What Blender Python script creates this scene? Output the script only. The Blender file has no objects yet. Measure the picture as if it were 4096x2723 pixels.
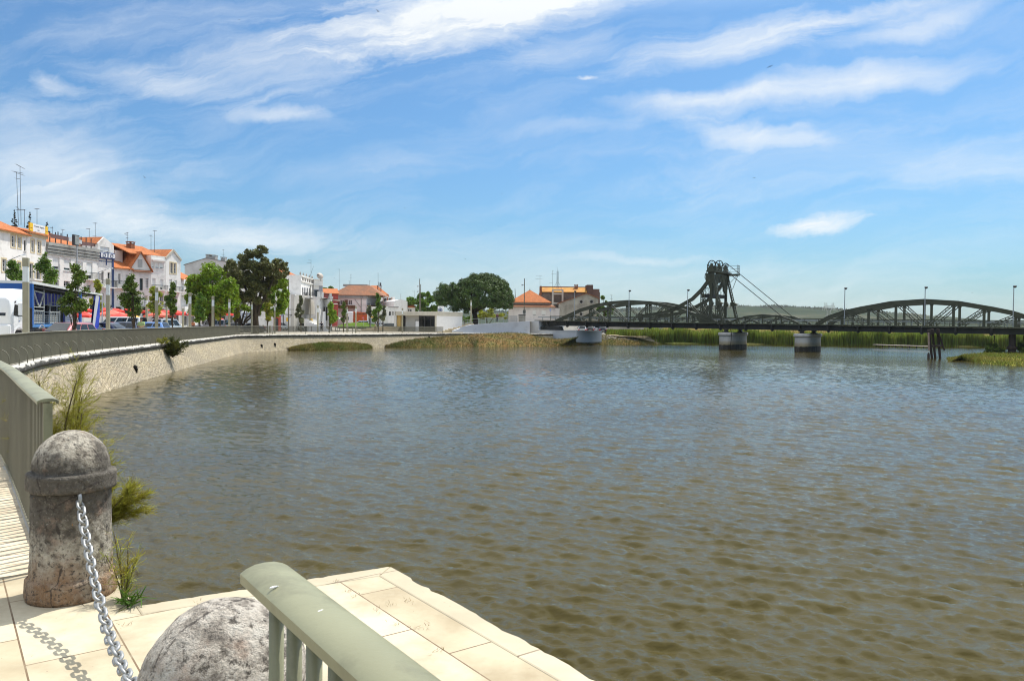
import bpy, bmesh, math, random
import numpy as np
from mathutils import Vector, Matrix
rnd = random.Random(7)
S = bpy.context.scene
COL = S.collection
R = math.radians
# ------------------------------------------------------------------ camera
F = 3137.0                                   # focal length in photo pixels (4096 wide)
EYE = Vector((0, 0, 1.6))
PITCH = math.atan(63.5 / F); ROLL = math.atan(0.0113)
_f = Vector((0, math.cos(PITCH), -math.sin(PITCH)))
_r0 = Vector((1, 0, 0)); _u0 = Vector((0, math.sin(PITCH), math.cos(PITCH)))
_R = _r0 * math.cos(ROLL) + _u0 * math.sin(ROLL)
_U = _u0 * math.cos(ROLL) - _r0 * math.sin(ROLL)
def ray(u, v):
    return _f + _R * ((u - 2048) / F) + _U * ((1361.5 - v) / F)
def at(u, v, d):                              # the point seen at (u, v) standing d metres north
    r = ray(u, v); return EYE + r * (d / r.y)
def gnd(u, v, z=0.0):
    r = ray(u, v); return EYE + r * ((z - EYE.z) / r.z)
def zz(u, v, d): return at(u, v, d).z
def xx(u, d, z=0.0):
    h = z - 1.6; den = d * math.cos(PITCH) - h * math.sin(PITCH)
    return ((u - 2048) / F * den - d * math.sin(ROLL) * math.sin(PITCH) - h * math.sin(ROLL) * math.cos(PITCH)) / math.cos(ROLL)
def gp(u, d, z=0.0): return Vector((xx(u, d, z), d, z))
def onplane(u, v, p, n):                      # where the sight line meets a vertical plane
    r = ray(u, v); return EYE + r * ((p - EYE).dot(n) / r.dot(n))
cam = bpy.data.cameras.new('camera'); camo = bpy.data.objects.new('camera', cam); COL.objects.link(camo)
cam.sensor_width = 36; cam.lens = 36 * F / 4096; cam.clip_start = .1; cam.clip_end = 20000
m = Matrix((_R, _U, -_f)).transposed().to_4x4(); m.translation = EYE; camo.matrix_world = m
S.camera = camo
cam.dof.use_dof = True; cam.dof.focus_distance = 60; cam.dof.aperture_fstop = 16
# ------------------------------------------------------------------ object helpers
def put(o, parent=None):
    COL.objects.link(o)
    if parent: o.parent = parent
    return o
def tag(o, label=None, cat=None, group=None, kind=None):
    if label: o['label'] = label
    if cat: o['category'] = cat
    if group: o['group'] = group
    if kind: o['kind'] = kind
    return o
def thing(name, label, cat, loc=(0, 0, 0), rz=0, group=None):
    o = bpy.data.objects.new(name, None); o.empty_display_size = .2
    o.location = loc; o.rotation_euler = (0, 0, rz); put(o)
    return tag(o, label, cat, group)
def copy_tree(o, parent=None):
    kids = list(o.children)
    c = o.copy(); COL.objects.link(c); c.parent = parent
    for k in kids: copy_tree(k, c)
    return c
class MB:
    def __init__(s): s.v = []; s.f = []; s.uv = None
    def add(s, vs, fs):
        b = len(s.v); s.v += [tuple(p) for p in vs]; s.f += [tuple(i + b for i in q) for q in fs]; return s
    def box(s, x0, x1, y0, y1, z0, z1):
        return s.add([(x0, y0, z0), (x1, y0, z0), (x1, y1, z0), (x0, y1, z0), (x0, y0, z1), (x1, y0, z1), (x1, y1, z1), (x0, y1, z1)],
                     [(3, 2, 1, 0), (4, 5, 6, 7), (0, 1, 5, 4), (1, 2, 6, 5), (2, 3, 7, 6), (3, 0, 4, 7)])
    def bbox(s, x0, x1, y0, y1, z0, z1, b):   # box with chamfered upright and top edges
        ring = lambda e, z: [(x0 + e + b, y0 + e, z), (x1 - e - b, y0 + e, z), (x1 - e, y0 + e + b, z), (x1 - e, y1 - e - b, z), (x1 - e - b, y1 - e, z), (x0 + e + b, y1 - e, z), (x0 + e, y1 - e - b, z), (x0 + e, y0 + e + b, z)]
        rs = [ring(0, z0), ring(0, z1 - b), ring(b, z1)]
        return s.loft(rs)
    def loft(s, rings, cap=True):
        n = len(rings[0]); vs = [p for r in rings for p in r]; fs = []
        for i in range(len(rings) - 1):
            for j in range(n):
                k = (j + 1) % n; fs.append((i * n + j, i * n + k, (i + 1) * n + k, (i + 1) * n + j))
        if cap: fs.append(tuple(range(n - 1, -1, -1))); fs.append(tuple((len(rings) - 1) * n + j for j in range(n)))
        return s.add(vs, fs)
    def bar(s, p, q, w, h=None, up=(0, 0, 1)):   # rectangular beam, w across, h along up
        p = Vector(p); q = Vector(q); d = (q - p)
        if d.length < 1e-6: return s
        d.normalize(); h = w if h is None else h; up = Vector(up)
        a = d.cross(up)
        if a.length < 1e-4: a = d.cross(Vector((1, 0, 0)))
        a.normalize(); b = a.cross(d)
        a *= w / 2; b *= h / 2
        return s.loft([[p - a - b, p + a - b, p + a + b, p - a + b], [q - a - b, q + a - b, q + a + b, q - a + b]])
    def tube(s, pts, r, n=6, closed=False):
        pts = [Vector(p) for p in pts]; m_ = len(pts); rs = r if isinstance(r, (list, tuple)) else [r] * m_
        rings = []; prev = None
        for i in range(m_):
            if closed: d = pts[(i + 1) % m_] - pts[i - 1]
            else: d = pts[min(i + 1, m_ - 1)] - pts[max(i - 1, 0)]
            d.normalize()
            if prev is None:
                a = d.cross(Vector((0, 0, 1)));
                if a.length < 1e-3: a = d.cross(Vector((1, 0, 0)))
            else: a = prev - d * prev.dot(d)
            a.normalize(); prev = a; b = d.cross(a)
            rings.append([pts[i] + (a * math.cos(t) + b * math.sin(t)) * rs[i] for t in [2 * math.pi * k / n for k in range(n)]])
        if closed: rings.append(rings[0]); return s.loft(rings, False)
        return s.loft(rings)
    def lathe(s, prof, n=24, c=(0, 0, 0), axis='z'):
        rings = []
        for r, z in prof:
            ring = []
            for k in range(n):
                t = 2 * math.pi * k / n; a, b = r * math.cos(t), r * math.sin(t)
                ring.append({'z': (c[0] + a, c[1] + b, c[2] + z), 'y': (c[0] + a, c[1] + z, c[2] - b), 'x': (c[0] + z, c[1] + a, c[2] + b)}[axis])
            rings.append(ring)
        return s.loft(rings)
    def prism(s, poly, y0, y1):               # polygon in x-z, extruded along y
        n = len(poly); vs = [(x, y0, z) for x, z in poly] + [(x, y1, z) for x, z in poly]
        fs = [tuple(range(n)), tuple(range(2 * n - 1, n - 1, -1))] + [(i, n + i, n + (i + 1) % n, (i + 1) % n) for i in range(n)]
        return s.add(vs, fs)
    def slab(s, poly, z0, z1):                # polygon in x-y, extruded up
        n = len(poly); vs = [(p[0], p[1], z0) for p in poly] + [(p[0], p[1], z1) for p in poly]
        fs = [tuple(range(n - 1, -1, -1)), tuple(range(n, 2 * n))] + [(i, (i + 1) % n, n + (i + 1) % n, n + i) for i in range(n)]
        return s.add(vs, fs)
    def quad(s, a, b, c, d): return s.add([a, b, c, d], [(0, 1, 2, 3)])
    def tf(s, M_, start=0):
        for i in range(start, len(s.v)): s.v[i] = tuple(M_ @ Vector(s.v[i]))
        return s
    def build(s, name, mat, parent=None, smooth=False, uv=False, bevel=0):
        me = bpy.data.meshes.new(name); me.from_pydata(s.v, [], s.f)
        bm = bmesh.new(); bm.from_mesh(me); bmesh.ops.recalc_face_normals(bm, faces=bm.faces)
        if uv:
            L = bm.loops.layers.uv.new('UVMap')
            for f in bm.faces:
                n = f.normal; u = Vector((0, 0, 1)).cross(n)
                u = u.normalized() if u.length > 1e-3 else Vector((1, 0, 0)); v = n.cross(u)
                for l in f.loops: l[L].uv = (l.vert.co.dot(u), l.vert.co.dot(v))
        bm.to_mesh(me); bm.free()
        for m_ in (mat if isinstance(mat, (list, tuple)) else [mat]): me.materials.append(m_)
        if smooth: me.polygons.foreach_set('use_smooth', [True] * len(me.polygons))
        o = bpy.data.objects.new(name, me); put(o, parent)
        if smooth == 'auto':
            me.set_sharp_from_angle(angle=R(40))
        if bevel:
            b = o.modifiers.new('bevel', 'BEVEL'); b.width = bevel; b.segments = 2; b.limit_method = 'ANGLE'
        return o
def npmesh(name, V, Fq, mat, parent=None, smooth=False, uv=None):   # numpy verts, quads
    me = bpy.data.meshes.new(name); V = np.asarray(V, np.float32); Fq = np.asarray(Fq, np.int32)
    me.vertices.add(len(V)); me.vertices.foreach_set('co', V.ravel())
    k = Fq.shape[1]; me.loops.add(Fq.size); me.loops.foreach_set('vertex_index', Fq.ravel())
    me.polygons.add(len(Fq)); me.polygons.foreach_set('loop_start', np.arange(len(Fq), dtype=np.int32) * k)
    if smooth: me.polygons.foreach_set('use_smooth', np.ones(len(Fq), bool))
    if uv is not None:
        l = me.uv_layers.new(name='UVMap'); l.data.foreach_set('uv', np.asarray(uv, np.float32)[Fq.ravel()].ravel())
    me.update(calc_edges=True); me.validate(); me.materials.append(mat)
    return put(bpy.data.objects.new(name, me), parent)
def text_on(name, txt, size, mat, parent, loc, rot, depth=.004):
    cu = bpy.data.curves.new(name, 'FONT'); cu.body = txt; cu.size = size; cu.extrude = depth; cu.align_x = 'CENTER'; cu.align_y = 'CENTER'
    t = bpy.data.objects.new(name + '_tmp', cu); COL.objects.link(t)
    me = bpy.data.meshes.new_from_object(t.evaluated_get(bpy.context.evaluated_depsgraph_get()))
    bpy.data.objects.remove(t); me.materials.clear(); me.materials.append(mat)
    o = bpy.data.objects.new(name, me); o.location = loc; o.rotation_euler = rot
    return put(o, parent)
# ------------------------------------------------------------------ materials
_mats = {}
def nodes(name):
    m_ = bpy.data.materials.new(name); m_.use_nodes = True; nt = m_.node_tree
    return m_, nt, nt.nodes['Principled BSDF']
def N(nt, t, **kw):
    n = nt.nodes.new(t)
    for k, v in kw.items():
        if k.startswith('i_'): n.inputs[k[2:].replace('_', ' ')].default_value = v
        else: setattr(n, k, v)
    return n
def mixrgb(nt, fac, a, b, mode='MIX'):
    n = nt.nodes.new('ShaderNodeMix'); n.data_type = 'RGBA'; n.blend_type = mode
    for s_, v in ((n.inputs[0], fac), (n.inputs[6], a), (n.inputs[7], b)):
        if hasattr(v, 'links') or isinstance(v, bpy.types.NodeSocket): nt.links.new(v, s_)
        else: s_.default_value = v if not isinstance(v, tuple) else (*v[:3], 1)
    return n.outputs[2]
def ramp(nt, fac, stops):
    n = nt.nodes.new('ShaderNodeValToRGB'); nt.links.new(fac, n.inputs[0]); e = n.color_ramp.elements
    while len(e) < len(stops): e.new(.5)
    for i, (p, c) in enumerate(stops):
        e[i].position = p; e[i].color = (*c, 1) if isinstance(c, tuple) else (c, c, c, 1)
    return n.outputs[0]
def mth(nt, op, a, b=None, clamp=False):
    n = nt.nodes.new('ShaderNodeMath'); n.operation = op; n.use_clamp = clamp
    for i, v in enumerate((a, b)):
        if v is None: continue
        if isinstance(v, (int, float)): n.inputs[i].default_value = v
        else: nt.links.new(v, n.inputs[i])
    return n.outputs[0]
def noise(nt, vec, scale, detail=4, rough=.55, dist=0):
    n = N(nt, 'ShaderNodeTexNoise', i_Scale=scale, i_Detail=detail, i_Roughness=rough, i_Distortion=dist)
    if vec is not None: nt.links.new(vec, n.inputs['Vector'])
    return n.outputs['Fac']
def mapv(nt, vec, scale=(1, 1, 1), rot=(0, 0, 0), loc=(0, 0, 0)):
    n = N(nt, 'ShaderNodeMapping'); n.inputs['Scale'].default_value = scale; n.inputs['Rotation'].default_value = rot; n.inputs['Location'].default_value = loc
    nt.links.new(vec, n.inputs['Vector']); return n.outputs[0]
def bump(nt, b, h, strength=.5, dist=.02):
    n = N(nt, 'ShaderNodeBump', i_Strength=strength, i_Distance=dist); nt.links.new(h, n.inputs['Height']); nt.links.new(n.outputs[0], b.inputs['Normal']); return n
def P(name, c, c2=None, scale=3, rough=.7, metal=0, bmp=0, bscale=None, coat=0, lo=.35, hi=.65, stretch=(1, 1, 1), dirt=None, dscale=.6, dlo=.55, dhi=.75, spec=.5, island=0):
    """painted / stained / weathered surface: two colours through noise, optional blotches of dirt"""
    if name in _mats: return _mats[name]
    m_, nt, b = nodes(name); tc = N(nt, 'ShaderNodeTexCoord').outputs['Object']
    if stretch != (1, 1, 1): tc = mapv(nt, tc, stretch)
    if c2 is None: c2 = tuple(x * .86 for x in c)
    col = ramp(nt, noise(nt, tc, scale), [(lo, c), (hi, c2)])
    if island:
        g = N(nt, 'ShaderNodeNewGeometry'); h = N(nt, 'ShaderNodeHueSaturation'); nt.links.new(col, h.inputs['Color'])
        nt.links.new(mth(nt, 'MULTIPLY_ADD', g.outputs['Random Per Island'], island), h.inputs['Value'])
        h.inputs['Value'].default_value = 1
        mm = h.inputs['Value'].links[0].from_node; mm.inputs[2].default_value = 1 - island / 2
        col = h.outputs[0]
    if dirt: col = mixrgb(nt, ramp(nt, noise(nt, tc, dscale, 6, .65), [(dlo, 0.), (dhi, 1.)]), col, dirt)
    nt.links.new(col, b.inputs['Base Color'])
    b.inputs['Roughness'].default_value = rough; b.inputs['Metallic'].default_value = metal
    b.inputs['Coat Weight'].default_value = coat; b.inputs['Specular IOR Level'].default_value = spec if rough < .85 else (0 if rough >= .95 else .15)
    if bmp: bump(nt, b, noise(nt, tc, bscale or scale * 4, 6, .6), bmp)
    _mats[name] = m_; return m_
def leafmat(name, c, c2, scale=.6, trans=.25):
    m_, nt, b = nodes(name); tc = N(nt, 'ShaderNodeTexCoord').outputs['Object']
    col = ramp(nt, noise(nt, tc, scale, 3), [(.35, c), (.65, c2)])
    g = N(nt, 'ShaderNodeNewGeometry'); h = N(nt, 'ShaderNodeHueSaturation'); nt.links.new(col, h.inputs['Color'])
    k = mth(nt, 'MULTIPLY', g.outputs['Random Per Island'], .8); nt.links.new(mth(nt, 'ADD', k, .6), h.inputs['Value'])
    nt.links.new(mth(nt, 'ADD', mth(nt, 'MULTIPLY', g.outputs['Random Per Island'], .04), .48), h.inputs['Hue'])
    nt.links.new(h.outputs[0], b.inputs['Base Color']); b.inputs['Roughness'].default_value = .55; b.inputs['Specular IOR Level'].default_value = .3
    t = N(nt, 'ShaderNodeBsdfTranslucent'); nt.links.new(h.outputs[0], t.inputs['Color'])
    mx = N(nt, 'ShaderNodeMixShader'); mx.inputs[0].default_value = trans
    nt.links.new(b.outputs[0], mx.inputs[1]); nt.links.new(t.outputs[0], mx.inputs[2])
    nt.links.new(mx.outputs[0], nt.nodes['Material Output'].inputs['Surface']); _mats[name] = m_; return m_
def tilemat(name, c, c2, old=None):
    m_, nt, b = nodes(name); uv = N(nt, 'ShaderNodeTexCoord').outputs['UV']
    br = N(nt, 'ShaderNodeTexBrick', offset=0.0, i_Scale=1, i_Mortar_Size=.022, i_Brick_Width=.26, i_Row_Height=.38, i_Mortar_Smooth=.3)
    br.inputs['Color1'].default_value = (*c, 1); br.inputs['Color2'].default_value = (*c2, 1); br.inputs['Mortar'].default_value = (c[0] * .35, c[1] * .3, c[2] * .3, 1)
    nt.links.new(uv, br.inputs['Vector'])
    col = br.outputs['Color']
    big = noise(nt, uv, .5, 5, .6)
    col = mixrgb(nt, ramp(nt, big, [(.42, 0.), (.72, .8)]), col, old or tuple(x * .6 for x in c))
    nt.links.new(col, b.inputs['Base Color']); b.inputs['Roughness'].default_value = .85
    w = N(nt, 'ShaderNodeTexWave', i_Scale=1 / .26 / 6.283 * 6.283 / 2); nt.links.new(uv, w.inputs['Vector'])
    bump(nt, b, w.outputs['Fac'], .8, .05); _mats[name] = m_; return m_
def glassmat(name, c=(.02, .025, .03), rough=.06):
    if name in _mats: return _mats[name]
    m_, nt, b = nodes(name); tc = N(nt, 'ShaderNodeTexCoord').outputs['Object']
    nt.links.new(ramp(nt, noise(nt, tc, 1.2), [(.4, c), (.6, tuple(x * 1.9 for x in c))]), b.inputs['Base Color'])
    b.inputs['Roughness'].default_value = rough; b.inputs['Specular IOR Level'].default_value = .7; _mats[name] = m_; return m_
# ------------------------------------------------------------------ world and sun
SUN_AZ, SUN_EL = R(37), R(61)                 # to the right of north, high
W = bpy.data.worlds.new('World'); S.world = W; W.use_nodes = True; nt = W.node_tree
bg = nt.nodes['Background']; bg.inputs['Strength'].default_value = .105
sky = N(nt, 'ShaderNodeTexSky', sky_type='NISHITA', sun_disc=False, sun_elevation=SUN_EL, sun_rotation=SUN_AZ, altitude=20, air_density=1.0, dust_density=1.6, ozone_density=1.6)
tcw = N(nt, 'ShaderNodeTexCoord').outputs['Generated']
sp = N(nt, 'ShaderNodeSeparateXYZ'); nt.links.new(tcw, sp.inputs[0])
ysafe = mth(nt, 'MAXIMUM', sp.outputs[1], .05)
cu = mth(nt, 'DIVIDE', sp.outputs[0], ysafe); cv = mth(nt, 'DIVIDE', sp.outputs[2], ysafe)
cb = N(nt, 'ShaderNodeCombineXYZ'); nt.links.new(cu, cb.inputs[0]); nt.links.new(cv, cb.inputs[1])
wn = N(nt, 'ShaderNodeTexNoise', i_Scale=3.6, i_Detail=7, i_Roughness=.6); nt.links.new(cb.outputs[0], wn.inputs['Vector'])
wv = N(nt, 'ShaderNodeVectorMath', operation='MULTIPLY_ADD'); nt.links.new(wn.outputs['Color'], wv.inputs[0]); wv.inputs[1].default_value = (.22, .10, 0); nt.links.new(cb.outputs[0], wv.inputs[2])
wv2 = N(nt, 'ShaderNodeVectorMath', operation='SUBTRACT'); nt.links.new(wv.outputs[0], wv2.inputs[0]); wv2.inputs[1].default_value = (.11, .05, 0)
pos = wv2.outputs[0]
#   centre (photo px), half length, half width, tilt (deg, up to the right), strength, which streak noise
CL = [(1850, 60, 820, 190, 11, 1.05, 0), (1150, 250, 640, 170, 9, .42, 0), (2080, 20, 330, 105, 10, .7, 0), (2900, 175, 560, 120, 13, .58, 0), (3700, 90, 520, 75, 13, .5, 1), (2250, 210, 320, 110, 12, .3, 0),
      (3250, 360, 900, 95, 10, .72, 1), (2750, 410, 420, 45, 3, .35, 1), (2980, 545, 360, 62, -5, .55, 1), (3280, 905, 240, 40, 4, .9, 0), (1130, 475, 250, 42, -5, .5, 1), (230, 350, 170, 55, -9, .55, 0),
      (150, 730, 620, 300, -16, .46, 1), (620, 330, 500, 75, -9, .3, 0), (1100, 930, 520, 90, -2, .5, 1), (600, 900, 620, 130, -12, .32, 1), (2375, 316, 60, 13, 8, .6, 0), (1420, 690, 500, 60, 5, .12, 1), (2500, 1030, 500, 30, 2, .28, 1), (3900, 640, 500, 120, 8, .3, 1), (500, 120, 560, 120, 8, .2, 0), (3300, 640, 900, 160, 4, .22, 0), (2048, 1200, 2600, 330, 0, .34, 1), (300, 620, 700, 240, -10, .2, 0), (3600, 30, 700, 60, 12, .4, 0), (2300, 520, 420, 40, 4, .2, 1)]
tot = None
st = []
for sc_, rot in (((2.6, 15, 1), R(-12)), ((1.9, 9, 1), R(-7))):
    mv = mapv(nt, pos, (1, 1, 1), (0, 0, rot)); mv = mapv(nt, mv, sc_)
    st.append(ramp(nt, noise(nt, mv, 2.0, 12, .68, .5), [(.30, 0.), (.70, 1.)]))
for (px, py, hl, hw, an, amp, k) in CL:
    d = ray(px, py); a_ = R(an)
    s1 = N(nt, 'ShaderNodeVectorMath', operation='SUBTRACT'); nt.links.new(pos, s1.inputs[0]); s1.inputs[1].default_value = (d.x / d.y, d.z / d.y, 0)
    mp = mapv(nt, s1.outputs[0], (1, 1, 1), (0, 0, -a_)); mp = mapv(nt, mp, (F / hl / 1.15, F / hw / 1.2, 0))
    ln = N(nt, 'ShaderNodeVectorMath', operation='LENGTH'); nt.links.new(mp, ln.inputs[0])
    g = mth(nt, 'SUBTRACT', 1.0, ln.outputs['Value'], True)
    g = mth(nt, 'MULTIPLY', mth(nt, 'MINIMUM', g, .8), 1.45); g = mth(nt, 'ADD', g, mth(nt, 'MULTIPLY', mth(nt, 'SUBTRACT', st[k], 1.0), .62), True)
    g = mth(nt, 'MULTIPLY', g, amp)
    tot = g if tot is None else mth(nt, 'ADD', tot, g)
front = mth(nt, 'MULTIPLY', mth(nt, 'GREATER_THAN', sp.outputs[1], .08), 1.0)
tot = mth(nt, 'MULTIPLY', tot, front)
#   a veil of unseen bright cloud, added above the view to lift the ambient light
hi = noise(nt, mapv(nt, tcw, (2.2, 5, 3), (0, 0, R(25))), 1.3, 8, .62, .6)
fill_veil = mth(nt, 'MULTIPLY', ramp(nt, hi, [(.30, .25), (.66, .95)]), ramp(nt, sp.outputs[2], [(.36, 0.), (.50, 1.)]))
thin = mth(nt, 'MULTIPLY', ramp(nt, st[0], [(.35, 0.), (1., .16)]), 1.0)
fac = mth(nt, 'ADD', tot, thin, True)
skyc = mixrgb(nt, 1.0, sky.outputs[0], (.425, .725, .95), 'MULTIPLY')
outc = mixrgb(nt, fill_veil, mixrgb(nt, fac, skyc, (6.6, 6.9, 7.1)), (11.5, 11.8, 12))
nt.links.new(outc, bg.inputs['Color'])
W.cycles.sampling_method = 'MANUAL'; W.cycles.sample_map_resolution = 512
sun = bpy.data.lights.new('sun', 'SUN'); sun.energy = 4.1; sun.angle = R(.53); sun.color = (1, .955, .88)
so = put(bpy.data.objects.new('sun', sun)); so.location = (60, 60, 90)
sd = Vector((math.sin(SUN_AZ) * math.cos(SUN_EL), math.cos(SUN_AZ) * math.cos(SUN_EL), math.sin(SUN_EL)))
so.rotation_euler = sd.to_track_quat('Z', 'Y').to_euler()
S.view_settings.view_transform = 'Standard'; S.view_settings.look = 'None'; S.view_settings.exposure = .42; S.view_settings.gamma = 1
S.render.engine = 'CYCLES'
S.cycles.use_denoising = True; S.cycles.max_bounces = 6; S.cycles.diffuse_bounces = 3; S.cycles.glossy_bounces = 3; S.cycles.transparent_max_bounces = 6; S.cycles.volume_bounces = 1; S.cycles.sample_clamp_indirect = 5; S.cycles.sample_clamp_direct = 5
S.cycles.volume_step_rate = 4; S.cycles.filter_width = 1.1
# ------------------------------------------------------------------ shared materials
WHITEW = P('white_wall', (.82, .80, .76), (.76, .74, .70), .35, .85, dirt=(.45, .43, .39), dscale=.7, dlo=.5, dhi=.85, bmp=.1)
GREYW = P('grey_render', (.42, .41, .38), (.30, .29, .27), .5, .9, dirt=(.16, .15, .14), dscale=.35, dlo=.5, dhi=.85, bmp=.2)
CONC = P('concrete', (.55, .52, .44), (.45, .42, .35), .8, .9, dirt=(.28, .25, .2), dscale=.6, dlo=.6, dhi=.9, bmp=.15)
STEELG = P('bridge_paint', (.052, .056, .032), (.072, .076, .045), 1.2, .6, dirt=(.075, .05, .03), dscale=1.5, dlo=.62, dhi=.8)
STEELD = P('bridge_steel_dark', (.016, .018, .017), (.028, .029, .027), .8, .7)
BEIGE = P('beige_paint', (.32, .30, .21), (.27, .25, .175), 1.5, .5)
RAILP = P('rail_paint', (.26, .258, .155), (.22, .218, .13), 2.5, .42, dirt=(.15, .145, .085), dscale=4, dlo=.5, dhi=.66, bmp=.06, bscale=90)
FENCEP = P('fence_paint', (.175, .165, .115), (.145, .135, .095), 1.5, .5)
ALU = P('galvanised', (.42, .425, .42), (.30, .305, .30), 25, .42, .55)
BLACK = P('black_rubber', (.012, .012, .013), (.02, .02, .02), 6, .85)
DARKM = P('dark_metal', (.035, .036, .04), (.05, .05, .05), 4, .55, .3)
GLASS = glassmat('window_glass'); CARGLASS = glassmat('car_glass', (.008, .011, .012), .03)
WHITEP = P('white_paint', (.8, .8, .8), (.74, .74, .74), 2, .35)
WFRAME = P('window_white', (.75, .75, .73), (.68, .68, .66), 4, .5)
BARK = P('bark', (.085, .068, .05), (.045, .036, .028), 3, .95, bmp=.6, bscale=14, stretch=(1, 1, .25))
TILE = tilemat('roof_tile', (.58, .18, .042), (.44, .13, .03))
TILEO = tilemat('roof_tile_old', (.40, .165, .075), (.30, .12, .055), (.16, .095, .055))
TILEY = tilemat('roof_tile_lichen', (.55, .24, .045), (.46, .19, .03), (.5, .3, .03))
# ------------------------------------------------------------------ the quay edge (plan view, metres)
_E = [(-2.65, 5.16), (-5.45, 9.05), (-8.7, 13.2), (-12.5, 18.6), (-15.2, 23.1), (-17.2, 27.9), (-18.5, 31), (-20.5, 37.6), (-21.9, 43.6), (-24.2, 54.2), (-25.6, 60.5), (-29.6, 80), (-31.5, 89), (-31.7, 91.5), (-31.2, 94),
      (-29.0, 100), (-23.7, 109), (-18.8, 117.5), (-10.7, 134), (-4.4, 140), (2.4, 143.3), (7.6, 145)]
def catmull(pts, step):
    out = []
    p = [Vector(q) for q in pts]
    for i in range(len(p) - 1):
        a, b, c, d = p[max(i - 1, 0)], p[i], p[i + 1], p[min(i + 2, len(p) - 1)]
        n = max(1, int((c - b).length / step))
        for k in range(n):
            t = k / n
            out.append(.5 * ((2 * b) + (c - a) * t + (2 * a - 5 * b + 4 * c - d) * t * t + (3 * b - a - 3 * c + d) * t ** 3))
    out.append(p[-1]); return out
EDGE = catmull(_E, .8)
def normals(pl):
    o = []
    for i in range(len(pl)):
        d = (pl[min(i + 1, len(pl) - 1)] - pl[max(i - 1, 0)]).normalized(); o.append(Vector((d.y, -d.x)))
    return o
EN = normals(EDGE)                            # towards the water
ARC = [0.0]
for i in range(1, len(EDGE)): ARC.append(ARC[-1] + (EDGE[i] - EDGE[i - 1]).length)
_ea = np.array([tuple(p) for p in EDGE])
def dist_edge(x, y): return float(np.min(np.hypot(_ea[:, 0] - x, _ea[:, 1] - y)))
def gh(x, y):                                 # ground height of the town side, gently rising away from the quay
    return min(1.2, .03 * max(0., dist_edge(x, y) - 34))
def gpt(u, d):                                # a spot on the town ground at depth d
    p = gp(u, d, 0); z = gh(p.x, p.y); p = gp(u, d, z); return Vector((p.x, p.y, z))
def inset(i, d): return EDGE[i] - EN[i] * d
def strip(name, rows, mat, uvs=True):         # rows: list of polylines (x,y,z)
    V = [tuple(p) for r in rows for p in r]; n = len(rows[0]); Fq = [(j * n + i, j * n + i + 1, (j + 1) * n + i + 1, (j + 1) * n + i) for j in range(len(rows) - 1) for i in range(n - 1)]
    uv = None
    if uvs:
        uv = []; h = [0.0]
        mid = n // 2
        for j in range(1, len(rows)): h.append(h[-1] + (Vector(rows[j][mid]) - Vector(rows[j - 1][mid])).length)
        s_ = [0.0]
        for i in range(1, n): s_.append(s_[-1] + (Vector(rows[0][i]) - Vector(rows[0][i - 1])).length)
        uv = [(s_[i], h[j]) for j in range(len(rows)) for i in range(n)]
    return npmesh(name, V, Fq, mat, uv=uv)
# paving materials
def pavemat(name, c1, c2, mort, bw, rh, msize, rot=0, off=.5, coordn='Object', stain=(.26, .195, .11), loc=(0, 0, 0), slo=.56, shi=.63):
    m_, nt, b = nodes(name); tc = N(nt, 'ShaderNodeTexCoord').outputs[coordn]
    v = mapv(nt, tc, (1, 1, 1), (0, 0, rot), loc)
    br = N(nt, 'ShaderNodeTexBrick', offset=off, i_Scale=1, i_Mortar_Size=msize, i_Brick_Width=bw, i_Row_Height=rh, i_Mortar_Smooth=.15, i_Bias=0)
    br.inputs['Color1'].default_value = (*c1, 1); br.inputs['Color2'].default_value = (*c2, 1); br.inputs['Mortar'].default_value = (*mort, 1)
    nt.links.new(v, br.inputs['Vector'])
    cl = noise(nt, tc, 1.1, 8, .62); f2 = noise(nt, tc, 9, 8, .7)
    col = mixrgb(nt, ramp(nt, cl, [(slo - .15, 0.), (shi, .75)]), br.outputs['Color'], stain)
    col = mixrgb(nt, ramp(nt, f2, [(.3, .35), (.5, 0.)]), col, tuple(x * .75 for x in c1))
    sp_ = noise(nt, tc, 55, 3, .6); col = mixrgb(nt, ramp(nt, sp_, [(.26, .8), (.31, 0.)]), col, (.16, .12, .08))
    nt.links.new(col, b.inputs['Base Color']); b.inputs['Roughness'].default_value = .75
    h = mth(nt, 'ADD', mth(nt, 'MULTIPLY', br.outputs['Fac'], -1.0), mth(nt, 'MULTIPLY', f2, .25)); bump(nt, b, h, .5, .006); return m_
ROT = math.atan2(-.807, .591)
SLAB = pavemat('limestone_slabs', (.58, .515, .37), (.46, .395, .265), (.12, .07, .035), 1.0, .42, .0045, -ROT, .37, loc=(.22, .1, 0))
COPE = pavemat('limestone_coping', (.52, .46, .33), (.46, .40, .28), (.2, .15, .1), 1.5, 9, .006, -ROT, 0, stain=(.3, .24, .16), slo=.55, shi=.75)
PROM = pavemat('promenade_paving', (.66, .595, .475), (.585, .52, .41), (.34, .29, .22), .9, .6, .012, 0, .5, 'UV', slo=.7, shi=1)
PLANK = P('boardwalk_planks', (.66, .56, .40), (.52, .43, .30), 2.2, .8, bmp=.15, bscale=40, island=.25, dirt=(.36, .29, .2), dscale=1.3, dlo=.58, dhi=.8)
ASPH = P('asphalt', (.17, .17, .172), (.13, .13, .132), .5, .9, bmp=.1, bscale=20)
PAVG = P('town_pavement', (.48, .44, .37), (.40, .37, .31), .3, .9, dirt=(.28, .26, .22), dscale=.2)
# ------------------------------------------------------------------ ground: river bed, town, marsh
BED = P('river_mud', (.09, .07, .045), (.06, .05, .03), .05, .95)
b = MB(); b.quad((-6000, -3000, -3.4), (6000, -3000, -3.4), (6000, 9000, -3.4), (-6000, 9000, -3.4)); tag(b.build('ground', BED), kind='structure')
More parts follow.
